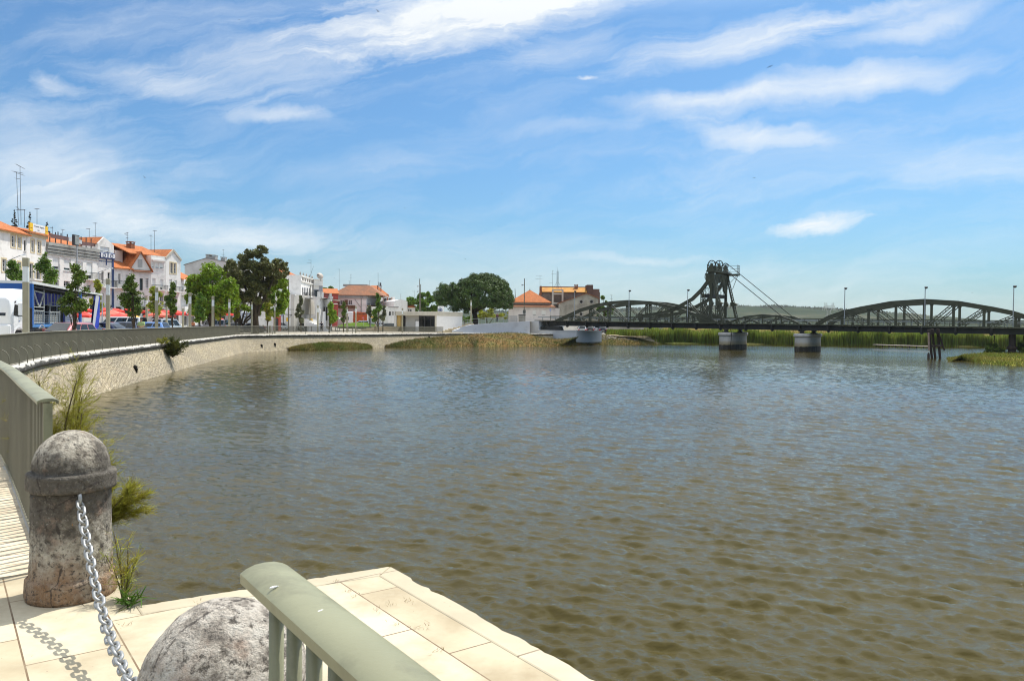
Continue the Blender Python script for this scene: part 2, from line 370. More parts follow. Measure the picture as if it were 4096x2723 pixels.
# stone landing platform in the foreground
C0 = gnd(1562, 2264).to_2d(); e1 = Vector((.591, -.807)); L0 = gnd(541, 2423).to_2d(); e2 = (L0 - C0).normalized()
K0 = EDGE[0]; FA = Vector((-2.93, 4.95)); back = Vector((-.81, -.58))
RE = C0 + e1 * 8.5
w_ = .155
Ci = C0 + e1 * w_ + e2 * w_; Li = L0 + e1 * w_
plat = [Ci, Li, Vector((-2.35, 4.33)), FA + back * .03, FA + back * 4.5, Vector((-7, -8)), Vector((6, -8)), RE + e2 * w_]
b = MB(); b.slab(plat[:], -.3, 0); tag(b.build('stone_landing', SLAB), kind='structure')
def chipped(a, c, inn, n):                    # a worn, slightly chipped stone edge
    return [a.lerp(c, k / n) + inn * ((rnd.random() ** 3) * .022 if 0 < k < n else 0) for k in range(n + 1)]
b = MB(); b.slab(chipped(C0, L0, e1, 46) + [Li, Ci], -.34, .004); b.slab(chipped(RE, C0, e2, 150) + [Ci, RE + e2 * w_], -.34, .0035); cp = b.build('landing_coping', COPE, bevel=.012); tag(cp, kind='structure')
b = MB(); b.slab([L0, K0, FA + Vector((.0, .02)), Vector((-2.35, 4.33)), Li], -.3, .001); tag(b.build('quay_corner', COPE), kind='structure')
lw = MB()
for a_, c_ in ((RE, C0), (C0, L0), (L0, K0)):
    d_ = (c_ - a_).normalized(); n_ = Vector((d_.y, -d_.x)) * -.03
    n_ = Vector((d_.y, -d_.x)); n_ = -n_ if n_.dot(Vector((0, 1))) > 0 else n_; n_ *= .03
    lw.quad((a_.x + n_.x, a_.y + n_.y, -3.3), (c_.x + n_.x, c_.y + n_.y, -3.3), (c_.x + n_.x, c_.y + n_.y, -.02), (a_.x + n_.x, a_.y + n_.y, -.02))
tag(lw.build('landing_wall', P('old_limestone', (.42, .37, .27), (.30, .26, .19), 2, .9, bmp=.4, bscale=8)), 'vertical limestone wall under the edge of the foreground landing', 'wall')
# boardwalk
fl = [FA] + [inset(i, .36) for i in range(3, 22)]
fx = Vector((-.58, .815)).normalized(); bk = Vector((-fx.y, -fx.x)); bk = Vector((-.815, -.58))
b = MB(); k = 0; p = FA + fx * .02 + bk * .035
while k < 78:
    a0 = p + fx * (k * .128); a1 = a0 + fx * .119; L_ = 4.2
    b.slab([a0, a0 + bk * L_, a1 + bk * L_, a1], -.05, .003 + rnd.uniform(-.002, .003)); k += 1
tag(b.build('boardwalk', PLANK), kind='structure')
b = MB(); b.slab([FA + bk * .02, FA + bk * 4.5, FA + bk * 4.5 + fx * 10.2, FA + bk * .02 + fx * 10.2], -.4, -.06); tag(b.build('boardwalk_bed', P('dark_gap', (.05, .045, .035), None, 2, .9)), kind='structure')
# promenade, road and pavement follow the quay
def rowat(d, zoff, i0=0): return [(*inset(i, d), gh(*inset(i, d)) + zoff) for i in range(i0, len(EDGE))]
i13 = next(i for i, p in enumerate(EDGE) if p.y > 14.5)
tag(strip('promenade', [rowat(d, 0, i13) for d in (.45, 4, 8, 12, 16, 19)], PROM), kind='structure')
tag(strip('road', [rowat(d, -.10, i13) for d in (18.9, 22, 25, 28, 30.1)], ASPH), kind='structure')
tag(strip('town_ground', [rowat(d, .004, i13) for d in (30, 34, 40, 60, 120, 300, 900)], PAVG), kind='structure')
# ------------------------------------------------------------------ quay wall: stone face and limewashed coping
def stonemat():
    m_, nt, b = nodes('quay_stone'); uv = N(nt, 'ShaderNodeTexCoord').outputs['UV']
    v = mapv(nt, uv, (1, 1.15, 1), (0, 0, R(18)))
    wn = N(nt, 'ShaderNodeTexNoise', i_Scale=1.3, i_Detail=3); nt.links.new(v, wn.inputs['Vector'])
    vm = N(nt, 'ShaderNodeVectorMath', operation='MULTIPLY_ADD'); nt.links.new(wn.outputs['Color'], vm.inputs[0]); vm.inputs[1].default_value = (.22, .22, 0); nt.links.new(v, vm.inputs[2])
    vo = N(nt, 'ShaderNodeTexVoronoi', i_Scale=3.3, i_Randomness=.8); vo.voronoi_dimensions = '2D'; nt.links.new(vm.outputs[0], vo.inputs['Vector'])
    ve = N(nt, 'ShaderNodeTexVoronoi', i_Scale=3.3, i_Randomness=.8, feature='DISTANCE_TO_EDGE'); ve.voronoi_dimensions = '2D'; nt.links.new(vm.outputs[0], ve.inputs['Vector'])
    sx = N(nt, 'ShaderNodeSeparateColor'); nt.links.new(vo.outputs['Color'], sx.inputs[0])
    col = ramp(nt, sx.outputs[0], [(0, (.50, .41, .26)), (.35, (.40, .33, .205)), (.7, (.56, .47, .32)), (1, (.32, .275, .19))])
    big = noise(nt, mapv(nt, uv, (.12, .5, 1)), 1.6, 5, .6); col = mixrgb(nt, ramp(nt, big, [(.38, 0.), (.66, .8)]), col, (.30, .26, .19))
    col = mixrgb(nt, ramp(nt, ve.outputs['Distance'], [(.0, .6), (.03, .35), (.07, 0.)]), col, (.2, .16, .10))
    col = mixrgb(nt, ramp(nt, noise(nt, uv, 5, 8, .75), [(.36, .75), (.52, 0.)]), col, (.22, .18, .12))
    s2 = N(nt, 'ShaderNodeSeparateXYZ'); nt.links.new(uv, s2.inputs[0])
    wet = mth(nt, 'ADD', s2.outputs[1], mth(nt, 'MULTIPLY', noise(nt, mapv(nt, uv, (.6, 2, 1)), 2, 4), .35))
    col = mixrgb(nt, ramp(nt, mth(nt, 'MULTIPLY', wet, .4), [(.86, 0.), (.90, .75)]), col, (.13, .12, .095))   # tide mark near the water
    nt.links.new(col, b.inputs['Base Color']); b.inputs['Roughness'].default_value = .9
    bump(nt, b, mth(nt, 'ADD', mth(nt, 'MINIMUM', ve.outputs['Distance'], .12), mth(nt, 'MULTIPLY', noise(nt, uv, 9, 5), .06)), 1, .35); return m_
QST = stonemat()
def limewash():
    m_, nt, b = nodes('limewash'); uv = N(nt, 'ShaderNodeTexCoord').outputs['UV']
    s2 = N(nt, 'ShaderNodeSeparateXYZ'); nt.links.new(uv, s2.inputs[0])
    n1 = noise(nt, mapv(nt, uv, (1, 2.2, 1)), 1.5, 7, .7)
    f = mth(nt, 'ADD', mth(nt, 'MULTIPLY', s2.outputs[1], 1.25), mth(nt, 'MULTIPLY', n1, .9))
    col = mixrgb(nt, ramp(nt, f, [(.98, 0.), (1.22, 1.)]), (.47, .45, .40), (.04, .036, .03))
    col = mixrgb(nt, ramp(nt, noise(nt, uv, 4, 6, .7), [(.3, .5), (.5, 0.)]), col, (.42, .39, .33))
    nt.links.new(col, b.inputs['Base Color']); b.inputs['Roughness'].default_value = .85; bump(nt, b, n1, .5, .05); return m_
qw = thing('quay_wall', 'long curving quay wall of pale rubble stone with a limewashed rounded coping', 'wall')
prof = [(-.40, .0), (-.2, .03), (-.08, .02), (0, -.06), (.02, -.16), (-.02, -.24), (-.1, -.27)]
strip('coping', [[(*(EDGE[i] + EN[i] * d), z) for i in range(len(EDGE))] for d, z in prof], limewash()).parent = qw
fprof = [(-.12, -.25), (-.1, -.36), (0.02, -.6), (.3, -1.2), (.62, -1.9), (1.3, -3.3)]
nw = len(EDGE)
strip('stone_face', [[(*(EDGE[i] + EN[i] * d), z) for i in range(nw)] for d, z in fprof], QST).parent = qw
b = MB()
for u, v_, D_ in ((549, 1466, 0), (1052, 1379, 0), (1112, 1374, 0), (1722, 1346, 0)):
    # drain holes: short dark pipes on the sloping face
    best = min(range(nw), key=lambda i: abs((EDGE[i].x + .4) / EDGE[i].y - ray(u, v_).x / ray(u, v_).y) if EDGE[i].y > 30 else 9)
    e = EDGE[best]; z = min(-.5, zz(u, v_, e.y)); d = .02 + max(0, (-.6 - z)) * .46
    c = e + EN[best] * d; q = e + EN[best] * (d + .16)
    b.tube([(c.x, c.y, z), (q.x, q.y, z - .1)], .13, 8); b.tube([(q.x, q.y, z - .1), (q.x, q.y, z - .6)], [.1, .02], 5)
b.build('drain_pipe', P('drain_dark', (.02, .018, .015), None, 3, .9), qw)
# ------------------------------------------------------------------ water
WZ = -1.95
ang = np.arange(R(-60), R(60), .0034); rad = np.exp(np.arange(math.log(3.2), math.log(900), .0041))
A, Rd = np.meshgrid(ang, rad); X = Rd * np.sin(A); Y = Rd * np.cos(A); Z = np.zeros_like(X)
rs = np.random.RandomState(5); wd = R(205)    # wind waves run towards the quay
cell = Rd * .0041
patch = .62 + .75 * (np.sin(X * .11 + Y * .05 + 1) * np.sin(Y * .083 - X * .03 + 2) * .5 + .5)
for i in range(84):
    lam = .13 * (8.5 ** rs.rand() ** 1.15); th = wd + rs.randn() * .5 + (.35 if i % 3 == 0 else 0); k = 2 * math.pi / lam
    amp = .0096 * lam ** (1.0 if lam < .9 else .9); ph = rs.rand() * 6.28
    fade = np.clip((lam / cell - 2.2) / 2.5, 0, 1)
    q = (X * math.sin(th) + Y * math.cos(th)) * k + ph + .35 * np.sin(X * .9 * math.cos(th) - Y * .9 * math.sin(th) + ph * 3)
    s_ = np.sin(q); Z += amp * fade * patch * (1 - np.abs(s_) ** .8 * 1.0 + .35 * s_) * (1.0)
Z += WZ - Z.mean()
ni, nj = A.shape; idx = np.arange(ni * nj).reshape(ni, nj)
Fq = np.stack([idx[:-1, :-1], idx[1:, :-1], idx[1:, 1:], idx[:-1, 1:]], -1).reshape(-1, 4)[:, ::-1]
m_, nt, bs = nodes('river_water'); tc = N(nt, 'ShaderNodeTexCoord').outputs['Object']
big = noise(nt, mapv(nt, tc, (.05, .16, 1)), 1, 4)
nt.links.new(ramp(nt, big, [(.35, (.044, .034, .0036)), (.65, (.062, .048, .0065))]), bs.inputs['Base Color'])
bs.inputs['Roughness'].default_value = .02; bs.inputs['IOR'].default_value = 1.33
cd = N(nt, 'ShaderNodeVectorMath', operation='LENGTH'); nt.links.new(tc, cd.inputs[0])
n1 = noise(nt, mapv(nt, tc, (1, 1.5, 1), (0, 0, R(-20))), 17, 4, .6); n2 = noise(nt, mapv(nt, tc, (1, 2.2, 1), (0, 0, R(-12))), 2.8, 5, .6)
calm = ramp(nt, noise(nt, mapv(nt, tc, (.018, .06, 1), (0, 0, R(8))), 1, 4), [(.38, .55), (.6, 1.)])
bu = bump(nt, bs, mth(nt, 'MULTIPLY', mth(nt, 'ADD', mth(nt, 'MULTIPLY', n1, .35), n2), calm), .8, .03)
tag(npmesh('water', np.stack([X, Y, Z], -1).reshape(-1, 3), Fq, m_, smooth=True), kind='structure')
# ------------------------------------------------------------------ foreground bollards
def bollardmat(name, seed, stain):
    m_, nt, b = nodes(name); tc = mapv(nt, N(nt, 'ShaderNodeTexCoord').outputs['Object'], loc=(seed, seed * 2, 0))
    s2 = N(nt, 'ShaderNodeSeparateXYZ'); nt.links.new(tc, s2.inputs[0])
    n1 = noise(nt, tc, 5, 9, .68); n2 = noise(nt, tc, 16, 8, .7); n3 = noise(nt, tc, 45, 5, .7)
    col = ramp(nt, n2, ([(.33, (.14, .12, .095)), (.44, (.33, .29, .23)), (.54, (.52, .47, .38)), (.7, (.64, .58, .48))] if stain else [(.33, (.14, .12, .10)), (.44, (.34, .30, .25)), (.53, (.60, .54, .46)), (.7, (.68, .64, .56))]))
    if stain:
        st_ = mth(nt, 'ADD', mth(nt, 'MULTIPLY', n1, 1.3), ramp(nt, s2.outputs[2], [(.0, 0.), (.28, .05), (.5, .42), (.70, .46), (.80, .30), (.95, 0.)]))
        col = mixrgb(nt, ramp(nt, st_, [(.78, 0.), (1.02, .85)]), col, (.065, .056, .045))
        rust = mth(nt, 'ADD', mth(nt, 'MULTIPLY', noise(nt, mapv(nt, tc, (1, 1, .4)), 6, 6), .8), ramp(nt, s2.outputs[2], [(0, .42), (.16, .36), (.4, .05), (.6, 0.)]))
        col = mixrgb(nt, ramp(nt, rust, [(.58, 0.), (.80, .8)]), col, (.33, .165, .06))
    else:
        col = mixrgb(nt, ramp(nt, n1, [(.28, .75), (.42, 0.)]), col, (.10, .09, .08))
    ps = noise(nt, tc, 9, 5, .6); col = mixrgb(nt, ramp(nt, ps, [(.58, 0.), (.72, .42)]), col, (.46, .30, .21))
    ow = noise(nt, tc, 13, 3, .5); col = mixrgb(nt, ramp(nt, ow, [(.70, 0.), (.75, .9)]), col, (.60, .28, .05))
    vo = N(nt, 'ShaderNodeTexVoronoi', i_Scale=3.2, feature='DISTANCE_TO_EDGE'); nt.links.new(mapv(nt, tc, (1, 1, .8)), vo.inputs['Vector'])
    wv_ = mth(nt, 'ADD', vo.outputs['Distance'], mth(nt, 'MULTIPLY', mth(nt, 'SUBTRACT', n2, .5), .12))
    col = mixrgb(nt, ramp(nt, wv_, [(.0, .8), (.012, .0)]), col, (.05, .04, .035))
    col = mixrgb(nt, ramp(nt, n3, [(.36, .9), (.47, 0.)]), col, (.07, .058, .045)); col = mixrgb(nt, ramp(nt, noise(nt, tc, 70, 3, .6), [(.60, 0.), (.72, .28)]), col, (.62, .57, .49))
    nt.links.new(col, b.inputs['Base Color']); b.inputs['Roughness'].default_value = .92
    bump(nt, b, mth(nt, 'ADD', mth(nt, 'MULTIPLY', n2, .8), mth(nt, 'MULTIPLY', n3, .9)), 1, .03); return m_
def bollard(label, loc, mat, seed, ring_dirs, sl=1):
    t = thing('stone_bollard', label, 'bollard', loc, 0, 'old stone bollards joined by a chain')
    pr = [(.247, 0), (.254, .02), (.249, .112), (.240, .122), (.228, .126), (.226, .2), (.222, .4), (.220, .616), (.218, .620), (.248, .624), (.252, .64), (.251, .712), (.244, .722), (.216, .726)]
    for k in range(1, 13):
        a = k / 12 * math.pi / 2; pr.append((max(.217 * math.cos(a), .002), .735 + .222 * math.sin(a)))
    pr2 = []
    for (r0, z0), (r1, z1) in zip(pr, pr[1:]):
        n = max(1, int(math.hypot(r1 - r0, z1 - z0) / .012))
        pr2 += [(r0 + (r1 - r0) * k / n, z0 + (z1 - z0) * k / n) for k in range(n)]
    pr2.append(pr[-1]); pr2 = [(r * sl, z) for r, z in pr2]; q = MB(); q.lathe(pr2, 128)
    from mathutils import noise as MN
    for i, v in enumerate(q.v):
        v = Vector(v); n = MN.fractal(v * 14 + Vector((seed, 0, 0)), 1, 2, 5) * .0035 + MN.noise(v * 5 + Vector((0, seed, 0))) * .003
        chip = max(0, MN.noise(v * 4.1 + Vector((seed, 9, 2))) - .38) * .06 if .6 < v.z < .75 else 0
        r = v.xy.length or 1; q.v[i] = (v.x * (1 + (n - chip) / max(r, .05)), v.y * (1 + (n - chip) / max(r, .05)), v.z + (n * .5 if v.z > .01 else 0))
    q.build('stone_shaft', mat, t, smooth=True)
    for a, z in ring_dirs:
        d = Vector((math.cos(a), math.sin(a), 0)); c = d * .215 * sl + Vector((0, 0, z)); s_ = Vector((0, 0, 1))
        g = MB(); g.tube([c - d * .03 + s_ * .035, c + d * .02 + s_ * .03, c + d * .035, c + d * .02 - s_ * .03, c - d * .03 - s_ * .035], .011, 8)
        g.build('iron_staple', ALU, t, smooth=True)
    return t
fr = gnd(277, 2424); hd = Vector((ray(277, 2424).x, ray(277, 2424).y)).normalized(); B1 = Vector((fr.x + hd.x * .24 + .014, fr.y + hd.y * .24, 0))
B2 = gp(900, 1.93, 0); B2.z = -.05
A1 = at(316, 1992, 4.40); a1 = math.atan2(A1.y - B1.y, A1.x - B1.x)
tob = (B1 - B2); a2 = math.atan2(tob.y, tob.x)
bollard('dark stained stone bollard with a rusty foot, standing beyond the boardwalk end', B1, bollardmat('bollard_stone_dark', 1.3, True), 1.3, [(a1, A1.z)], .945)
bollard('pale pitted dome of the nearest stone bollard, behind the foreground handrail', B2, bollardmat('bollard_stone_pale', 5.1, False), 5.1, [(a2, .66)], .95)
# chain: a hanging line of alternating links
pa = B1 + Vector((math.cos(a1) * .245, math.sin(a1) * .245, A1.z - .035)); pb = B2 + Vector((math.cos(a2) * .25, math.sin(a2) * .25, .63))
sag = .40; pts = []
for k in range(801):
    t = k / 800; p = pa.lerp(pb, t); p.z -= sag * 4 * t * (1 - t); pts.append(p)
ch = thing('mooring_chain', 'galvanised steel chain sagging between the two stone bollards', 'chain', (0, 0, 0))
link = MB(); ring = []
for k in range(16):
    t = 2 * math.pi * k / 16; x = math.cos(t) * .0225; y = math.sin(t) * .0225 + (.0135 if math.sin(t) > 0 else -.0135); ring.append((y, x, 0))
link.tube(ring, .0078, 8, closed=True); base = link.build('link', ALU, ch, smooth=True); first = True
acc = 0; nxt = 0; n = 0
for i in range(800):
    seg = (pts[i + 1] - pts[i]).length; acc += seg
    if acc >= nxt:
        o = base if first else base.copy()
        if not first: COL.objects.link(o)
        first = False; d = (pts[i + 1] - pts[i]).normalized()
        o.rotation_mode = 'QUATERNION'; o.rotation_quaternion = d.to_track_quat('X', 'Z') @ Matrix.Rotation(R(45 if n % 2 else -45) + rnd.uniform(-.25, .25), 3, 'X').to_quaternion()
        o.location = pts[i]; n += 1; nxt += .0555
# ------------------------------------------------------------------ railings
def railcap(q, pl, w, z, th=.035):            # crowned flat bar along a polyline, top at z
    rings = []
    for i, p in enumerate(pl):
        d = (pl[min(i + 1, len(pl) - 1)] - pl[max(i - 1, 0)]).normalized(); n = Vector((d.y, -d.x))
        r = []
        for s_ in (-1, -.93, -.75, -.4, 0, .4, .75, .93, 1): r.append((p.x + n.x * s_ * w / 2, p.y + n.y * s_ * w / 2, z - th * .45 * abs(s_) ** 2.6))
        for s_ in (1, .86): r.append((p.x + n.x * s_ * w / 2, p.y + n.y * s_ * w / 2, z - th))
        for s_ in (.86, -.86): r.append((p.x + n.x * s_ * w / 2, p.y + n.y * s_ * w / 2, z - th * .62))
        for s_ in (-.86, -1): r.append((p.x + n.x * s_ * w / 2, p.y + n.y * s_ * w / 2, z - th))
        rings.append(r)
    q.loft(rings)
def resample(pl, step, start=0):
    out = []; acc = 0; nxt = start
    for a, b_ in zip(pl, pl[1:]):
        L_ = (b_ - a).length
        while acc + L_ >= nxt: out.append((a.lerp(b_, (nxt - acc) / L_), (b_ - a).normalized())); nxt += step
        acc += L_
    return out
hr = thing('handrail', 'nearest grey green metal handrail with two white bird droppings on its cap', 'railing')
h0 = gnd(1058, 2248, 1.05).to_2d(); h1 = gnd(1655, 2723, 1.05).to_2d(); hd_ = (h1 - h0).normalized()
q = MB(); tip = [h0 + hd_ * t for t in (0, .012, .03, .1, .3, .6, 1, 2.2)]
railcap(q, tip, .110, 1.05, .038); q.build('top_rail', RAILP, hr, smooth='auto')
for k in range(18):
    p = h0 + hd_ * (.085 + .112 * k); g = MB(); g.tube([(p.x, p.y, 0), (p.x, p.y, 1.028)], .0165, 12); g.build('post', RAILP, hr, smooth=True)
DROP = P('bird_dropping', (.85, .85, .83), (.75, .75, .72), 30, .6)
for (u, v_, a, b_) in ((1095, 2345, .010, .006), (1285, 2440, .009, .006)):
    c = gnd(u, v_, 1.049); g = MB(); rg = []
    for s_, h in ((1, 0), (.8, .0022), (.4, .003)):
        rg.append([(c.x + s_ * (math.cos(t) * a * .8 + math.sin(t) * b_ * .5) * (1 + .15 * math.sin(3 * t)), c.y + s_ * (math.sin(t) * b_ + math.cos(t) * a * .5) * (1 + .1 * math.cos(4 * t)), c.z - .004 + h + .002) for t in [2 * math.pi * k / 14 for k in range(14)]])
    g.loft(rg); g.build('bird_dropping', DROP, hr, smooth=True)
def fence(name, label, pl, hooks_from=None, endplate=True, zf=lambda x, y: 0):
    t = thing(name, label, 'railing')
    q = MB(); railcap(q, pl, .12, 1.1, .035); q.build('top_rail', FENCEP if not endplate else RAILP, t, smooth='auto')
    q = MB()
    for (p, d) in resample(pl, .11, .06):
        n = Vector((d.y, -d.x)); q.bar((p.x, p.y, .05), (p.x, p.y, 1.075), .024, .03, (n.x, n.y, 0))
    q.build('slat_panel', FENCEP, t)
    q = MB()
    for a, b_ in zip(pl, pl[1:]): q.bar((a.x, a.y, .05), (b_.x, b_.y, .05), .05, .012)
    q.build('bottom_rail', FENCEP, t)
    if endplate:
        a = pl[0]; d = (pl[1] - pl[0]).normalized(); q = MB(); q.bar((a.x, a.y, 0), (a.x, a.y, 1.07), .05, .012, (d.x, d.y, 0)); q.build('end_plate', RAILP, t)
    return t
nearl = [FA] + [p for p in [inset(i, .36) for i in range(2, 24)] if p.y > 5.3]
fence('promenade_railing', 'near end of the grey slatted railing beside the boardwalk', nearl)
far = [p for p in [inset(i, .36) for i in range(22, len(EDGE))] if p.y < 133.5]
ft = fence('promenade_railing', 'long grey slatted railing following the curve of the far quay', far, endplate=False)
hk = resample(far, 1.5, .7)
for (p, d) in hk[:95]:
    n = Vector((d.y, -d.x)); g = MB(); o_ = .27
    g.tube([(p.x + n.x * o_, p.y + n.y * o_, 0), (p.x + n.x * o_, p.y + n.y * o_, .3)] + [(p.x + n.x * (o_ - .26 * (1 - math.cos(a))), p.y + n.y * (o_ - .26 * (1 - math.cos(a))), .3 + .3 * math.sin(a)) for a in (R(25), R(50), R(75), R(90))], .016, 6)
    g.build('bracket', FENCEP, ft, smooth=True)
# ------------------------------------------------------------------ foreground plants
TAM = leafmat('tamarisk_green', (.34, .30, .035), (.22, .22, .03), 2.5, .4); WEED = leafmat('weed_yellow', (.42, .36, .05), (.24, .28, .04), 8, .3)
STEM = P('twig', (.13, .10, .05), (.09, .07, .04), 8, .9)
def sprays(t, base, dirs, mat, lmin, lmax, nb, needle, seed, droop=.25, nw=.006):
    r_ = random.Random(seed); st_ = MB(); V = []; Fc = []
    for (dx, dy, dz, L_) in dirs:
        d = Vector((dx, dy, dz)).normalized(); pts_ = [Vector(base)]
        for k in range(9):
            d = (d + Vector((r_.uniform(-.1, .1), r_.uniform(-.1, .1), r_.uniform(-.06, .1) - droop * .04 * k))).normalized(); pts_.append(pts_[-1] + d * L_ / 9)
        st_.tube(pts_, [min(.016, .011 * L_) * (1 - i / 10) + .0012 + .001 * L_ for i in range(10)], 5)
        for j in range(nb):
            i = r_.uniform(1.5, 8.9); o = pts_[int(i)].lerp(pts_[int(i) + 1], i % 1); dd = (pts_[int(i) + 1] - pts_[int(i)]).normalized()
            bd = (dd * r_.uniform(.4, 1) + Vector((r_.gauss(0, .5), r_.gauss(0, .5), r_.gauss(.1, .4)))).normalized(); bl = r_.uniform(lmin, lmax)
            for s_ in range(needle):
                f_ = s_ / needle; c = o + bd * bl * f_ + Vector((0, 0, -droop * bl * f_ * f_))
                nd = (bd * .8 + Vector((r_.gauss(0, .45), r_.gauss(0, .45), r_.gauss(0, .45)))).normalized(); ln = r_.uniform(.05, .1); sd_ = nd.cross(Vector((r_.random(), r_.random(), r_.random()))).normalized() * nw
                k0 = len(V); V += [c - sd_, c + sd_, c + nd * ln + sd_ * .3, c + nd * ln - sd_ * .3]; Fc.append((k0, k0 + 1, k0 + 2, k0 + 3))
    st_.build('stem', STEM, t, smooth=True); npmesh('foliage', [tuple(v) for v in V], Fc, mat, t)
t = thing('tamarisk_shrub', 'feathery olive shrub sprouting behind the near railing and dark bollard', 'shrub', at(228, 2000, 8.2))
sprays(t, (0, 0, -.5), [(-.10, 0, 1, 1.75), (-.02, .1, 1, 1.95), (.05, 0, 1, 1.8), (.12, -.1, 1, 1.85), (.19, 0, 1, 1.65), (-.18, .2, 1, 1.55), (.25, .1, 1, 1.6), (.33, -.1, 1, 1.5), (.28, .3, 1, 1.25), (.42, 0, 1, 1.2), (-.24, 0, 1, 1.3)], TAM, .14, .36, 62, 28, 3, .2, .0026)
t = thing('tamarisk_shrub', 'low feathery branches reaching right past the dark bollard towards the river', 'shrub', at(420, 2050, 6.3))
sprays(t, (-.05, 0, -.12), [(.7, -.1, 1.0, .50), (.36, .1, 1, .62), (.9, 0, .85, .46), (.15, 0, 1, .55), (.8, .2, .4, .34), (.55, .2, .75, .4)], TAM, .05, .14, 34, 26, 9, .2, .0022)
t = thing('bush', 'round dark green bush growing out of the quay wall coping', 'bush', gp(690, 55.5, -.5))
sprays(t, (0, 0, -.5), [(rnd.gauss(0, .42), rnd.gauss(0, .4), 1, rnd.uniform(.7, 1.5)) for _ in range(46)], leafmat('bush_green', (.06, .085, .012), (.12, .12, .016), 1.5), .15, .4, 34, 12, 4, nw=.022)
t = thing('bush', 'small light green weed tuft at the foot of the wall bush', 'bush', gp(652, 54, -.1))
sprays(t, (0, 0, 0), [(rnd.gauss(0, .6), rnd.gauss(0, .4), 1, .5) for _ in range(7)], WEED, .1, .25, 14, 8, 14, nw=.02)
wb = gnd(500, 2402, 0)
t = thing('flowering_weed', 'yellow green weed with tiny flowers in the corner behind the bollard', 'weed', (wb.x - .02, wb.y + .02, 0))
sprays(t, (0, 0, -.02), [(-.10, .15, 1, .42), (-.02, .1, 1, .33), (.06, .1, 1, .36), (.2, .1, 1, .26), (.3, 0, 1, .22), (-.2, .1, 1, .3), (.12, -.05, 1, .18)], WEED, .02, .06, 13, 4, 21, .1, .0022)
LEAFY = leafmat('fresh_green', (.09, .17, .02), (.06, .12, .015), 8)
t = thing('weed', 'fresh green leafy weed at the corner of the landing coping', 'weed', (gnd(530, 2418).x, gnd(530, 2418).y, 0))
sprays(t, (0, 0, 0), [(rnd.gauss(0, 1), rnd.gauss(0, .6), .6, .07) for _ in range(9)], LEAFY, .01, .02, 5, 2, 31, .3, .005)
V = []; Fc = []                               # dry tufts in the slab joints
for (u, v_) in ((790, 2405), (1345, 2325), (1400, 2365), (1430, 2385), (1500, 2440), (1555, 2415), (1580, 2495), (1625, 2405), (1660, 2510), (1700, 2505), (1760, 2600), (480, 2440), (505, 2500), (1250, 2380)):
    c = gnd(u, v_, .003)
    for _ in range(9):
        a = rnd.uniform(0, 6.28); h = rnd.uniform(.005, .018); o = Vector((rnd.gauss(0, .02), rnd.gauss(0, .02), 0)); sd_ = Vector((math.cos(a), math.sin(a), 0)) * .0015; k0 = len(V)
        tp = c + o + Vector((rnd.gauss(0, .012), rnd.gauss(0, .012), h)); V += [c + o - sd_, c + o + sd_, tp + sd_ * .4, tp - sd_ * .4]; Fc.append((k0, k0 + 1, k0 + 2, k0 + 3))
tag(npmesh('joint_weeds', [tuple(v) for v in V], Fc, leafmat('dry_weed', (.22, .12, .04), (.16, .13, .03), 5)), kind='stuff')
# ------------------------------------------------------------------ bridge
BO = Vector((45.2, 120.0, 0)); BA = math.atan2(-.588, .809)
BX = Vector((math.cos(BA), math.sin(BA), 0)); BY = Vector((-math.sin(BA), math.cos(BA), 0))   # along, and away from the camera
BW = 6.6
def bp(u, v, y=0.0):                          # photo pixel on the truss plane -> local (s, z)
    p = onplane(u, v, BO + BY * y, BY) - BO; return Vector((p.dot(BX), y, p.z))
def bs_(u, y=0.0): return bp(u, 1290, y).x
def dz(s): return 2.30 - .0062 * (s + 11.8)   # deck edge level
br = thing('lift_bridge', 'long dark green riveted steel arch bridge with a lifting tower crossing the river', 'bridge', BO, BA)
S0, S1 = -50.5, 52.0
# deck and girders
q = MB()
for a in range(-50, 52, 4):
    q.add([(a, -.9, dz(a) - .16), (a + 4, -.9, dz(a + 4) - .16), (a + 4, BW + .9, dz(a + 4) - .16), (a, BW + .9, dz(a) - .16), (a, -.9, dz(a) - .02), (a + 4, -.9, dz(a + 4) - .02), (a + 4, BW + .9, dz(a + 4) - .02), (a, BW + .9, dz(a) - .02)], [(3, 2, 1, 0), (4, 5, 6, 7), (0, 1, 5, 4), (2, 3, 7, 6)])
q.build('deck', STEELG, br)
for y in (-.15, BW + .15):
    q = MB(); q.bar((S0 + 2, y, dz(S0) - .60), (S1, y, dz(S1) - .60), .18, .80); q.bar((S0 + 2, y, dz(S0) - 1.01), (S1, y, dz(S1) - 1.01), .42, .06)
    for k in range(48):
        s = S0 + 3 + k * 2.1; q.bar((s, y - .12, dz(s) - .18), (s, y - .12, dz(s) - .98), .05, .16)
    q.build('girder', STEELD, br)
q = MB()
for k in range(25):
    s = S0 + 3.2 + k * 4.2
    q.box(s - .12, s + .12, -.8, BW + .8, dz(s) - .9, dz(s) - .2)
    q.prism([(s - .28, dz(s) - 1.03), (s + .28, dz(s) - 1.03), (s + .06, dz(s) - 1.26), (s - .06, dz(s) - 1.26)], -.35, -.05)
q.build('cross_beam', STEELD, br)
def chordpts(l, y): return [bp(u, v, y) for u, v in l]
def poly(q, pts, w, h):
    for a, b_ in zip(pts, pts[1:]):
        d = (b_ - a).normalized() * .06; q.bar(a - d, b_ + d, w, h, (0, 0, 1))
